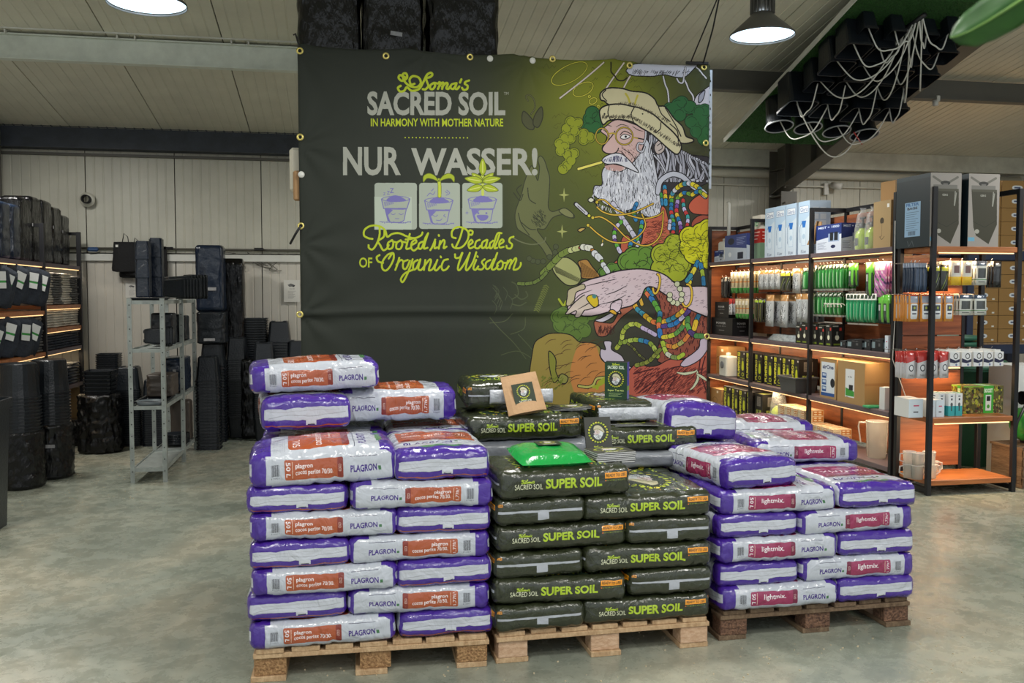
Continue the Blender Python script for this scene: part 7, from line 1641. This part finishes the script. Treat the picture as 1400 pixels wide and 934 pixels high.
for x in (-.3,.3): B().box((x, 0, .17), (.02,.38,.33)).build('end_panel', m_wood2, t)
B().box((0,0,.345), (.64,.40,.02)).build('top_board', m_wood2, t)
tag(B().tube([(5.62,6.60,.014),(5.75,6.50,.014),(5.95,6.46,.014),(6.3,6.45,.014)], .012, 8).build('green_hose', mat('compressor_green')), 'bright green hose lying on the floor at the right edge', 'hose')
carton('tall_box', 'tall pale grey box standing behind the green compressor', 'box', (6.16, 7.36, 0), (.36,.3,1.02), 0, 'plain_white')
# ================================================================ SMALL THINGS ON THE BAGS
def booklet(loc, rz, label, grp=None, tilt=None, w_=.15, h=.20, th=.008, f='cover'):
    t = thing('booklet', label, 'booklet', loc, rz, grp)
    if tilt is not None: t.rotation_euler = (tilt, 0, rz)
    B().box((0,0,th/2), (w_-.004,h-.004,th*.8)).build('pages', m_paperw, t); B().box((0,0,th-.0005), (w_,h,.001), uvr={'d': REG['plain_dark'], 't': REG[f]}).box((0,0,.0005), (w_,h,.001), uvr={'d': REG['plain_dark']}).build('cover', m_prt, t); return t
m_paperw = mat('paper_edge', (206,206,204), .7)
zb2 = zs+.155
booklet((1.235, 4.255, zs+.216), .05, 'dark booklet with a round portrait badge standing upright against the bags', tilt=math.radians(74), w_=.135, h=.19)
for k in range(6): booklet((1.245+rp.uniform(-.004,.004), 4.09, zs+.128+k*.0085), .12+rp.uniform(-.05,.05), 'dark booklet in the pile beside the green pouch, %s from top' % ordw(6-k), 'booklet pile', w_=.20, h=.15)
for k in range(3): booklet((1.20+.02*k, 4.76, 1.04+.006*k), .1+.15*k, 'flat dark leaflet left of the standing green pack, %s from top' % ordw(3-k), 'leaflets left of the green pack', th=.005, w_=.19, h=.15)
for k in range(2): booklet((1.56-.03*k, 4.68, .958+.006*k), -.1-.2*k, 'flat dark leaflet in front of the right silver-banded bag, %s from top' % ordw(2-k), 'leaflets before the silver-banded bag', th=.005, w_=.24, h=.15)
# green pouch
t = thing('seed_pouch', 'bright green glossy pillow pouch with a dark label lying on the soil bag', 'pouch', (.945, 4.08, zs+.132), .08); t.scale = (1.15, 1.55, 1.15); t.rotation_euler[0] = .12
vs = []; uvp = []
for s in (1, -1):
    for j in range(11):
        for i in range(17):
            u, v = i/16*2-1, j/10*2-1; hh = .033*(max(0,1-u**4)*max(0,1-v**4))**.6; hh *= 1+.25*noise.noise(Vector((u*3,v*3,s))); vs.append((u*.15*(1-.04*v*v), v*.095*(1-.05*u*u), .03+s*hh))
fs = []
for s in range(2):
    for j in range(10):
        for i in range(16):
            q = s*187+j*17+i; f_ = (q, q+1, q+18, q+17); fs.append(f_ if s == 0 else tuple(reversed(f_)))
B().add(vs, fs, smooth=True).build('pouch_body', mat('green_foil', (24,150,66), .18, bump=.7, bscale=16, coat=.6), t)
B().box((.01,.035,.066), (.10,.055,.002), M=Matrix.Rotation(-.1, 4, 'X'), uvr={'d': REG['plain_dark'], 't': REG['pouch']}).build('label', m_prt, t)
# kraft pouch leaning against the top bag
t = thing('paper_pouch', 'brown kraft paper pouch with a dark green portrait label leaning on the top bag', 'pouch', (0.955, 4.60, 1.045), .0); t.rotation_euler = (math.radians(-24), math.radians(-8), .10)
vs = []; fs = []
for s in (-1, 1):
    for j in range(9):
        for i in range(9):
            u, v = i/8*2-1, j/8; vs.append((u*(.098+.006*(1-v)), s*(.004+.020*(1-v)*(1-u**4)), v*.215))
for s in range(2):
    for j in range(8):
        for i in range(8): q = s*81+j*9+i; f_ = (q, q+1, q+10, q+9); fs.append(f_ if s == 0 else tuple(reversed(f_)))
e = [0,1,2,3,4,5,6,7,8]; fs += [(e[i+1], e[i], 81+e[i], 81+e[i+1]) for i in range(8)]+[(72+i, 73+i, 81+73+i, 81+72+i) for i in range(8)]+[(j*9, (j+1)*9, 81+(j+1)*9, 81+j*9) for j in range(8)]+[((j+1)*9+8, j*9+8, 81+j*9+8, 81+(j+1)*9+8) for j in range(8)]
B().add(vs, fs).build('paper_body', mat('kraft_paper', (178,142,104), .7, bump=.4, bscale=14), t)
B().box((.0,-.020,.10), (.115,.003,.115), M=Matrix.Rotation(.07, 4, 'X'), uvr={'d': REG['plain_dark'], 'f': REG['pouch']}).build('label', m_prt, t)
# standing green pack
t = carton('tea_pack', 'small dark green pack with a round portrait badge standing on the silver-banded bag', 'pack', (1.50, 4.80, 1.085), (.125,.06,.205), -.50, 'green_pack', 'green_pack_side', 'plain_dark')
# ================================================================ FLOOR BITS
rf = random.Random(12); g = B()
for _ in range(260):
    x, y = rf.uniform(-.3, 3.0), rf.uniform(3.45, 4.4)
    if rf.random() < .3: x, y = rf.uniform(-2.6,-1.6), rf.uniform(7.6,9.2)
    s = rf.uniform(.0015,.004); g.box((x, y, s/2), (s*2, s*1.4, s), rz=rf.uniform(0,3))
tag(g.build('wood_crumbs', mat('crumbs', (196,180,150), .8)), 'scattered pale wood crumbs on the concrete around the pallets', 'debris', kind='stuff')
tag(B().box((1.05, 4.22, .004), (.20,.012,.006), rz=-.1).build('wood_splinter', m_wood), 'long pale wood splinter on the floor under the middle pallet', 'splinter')
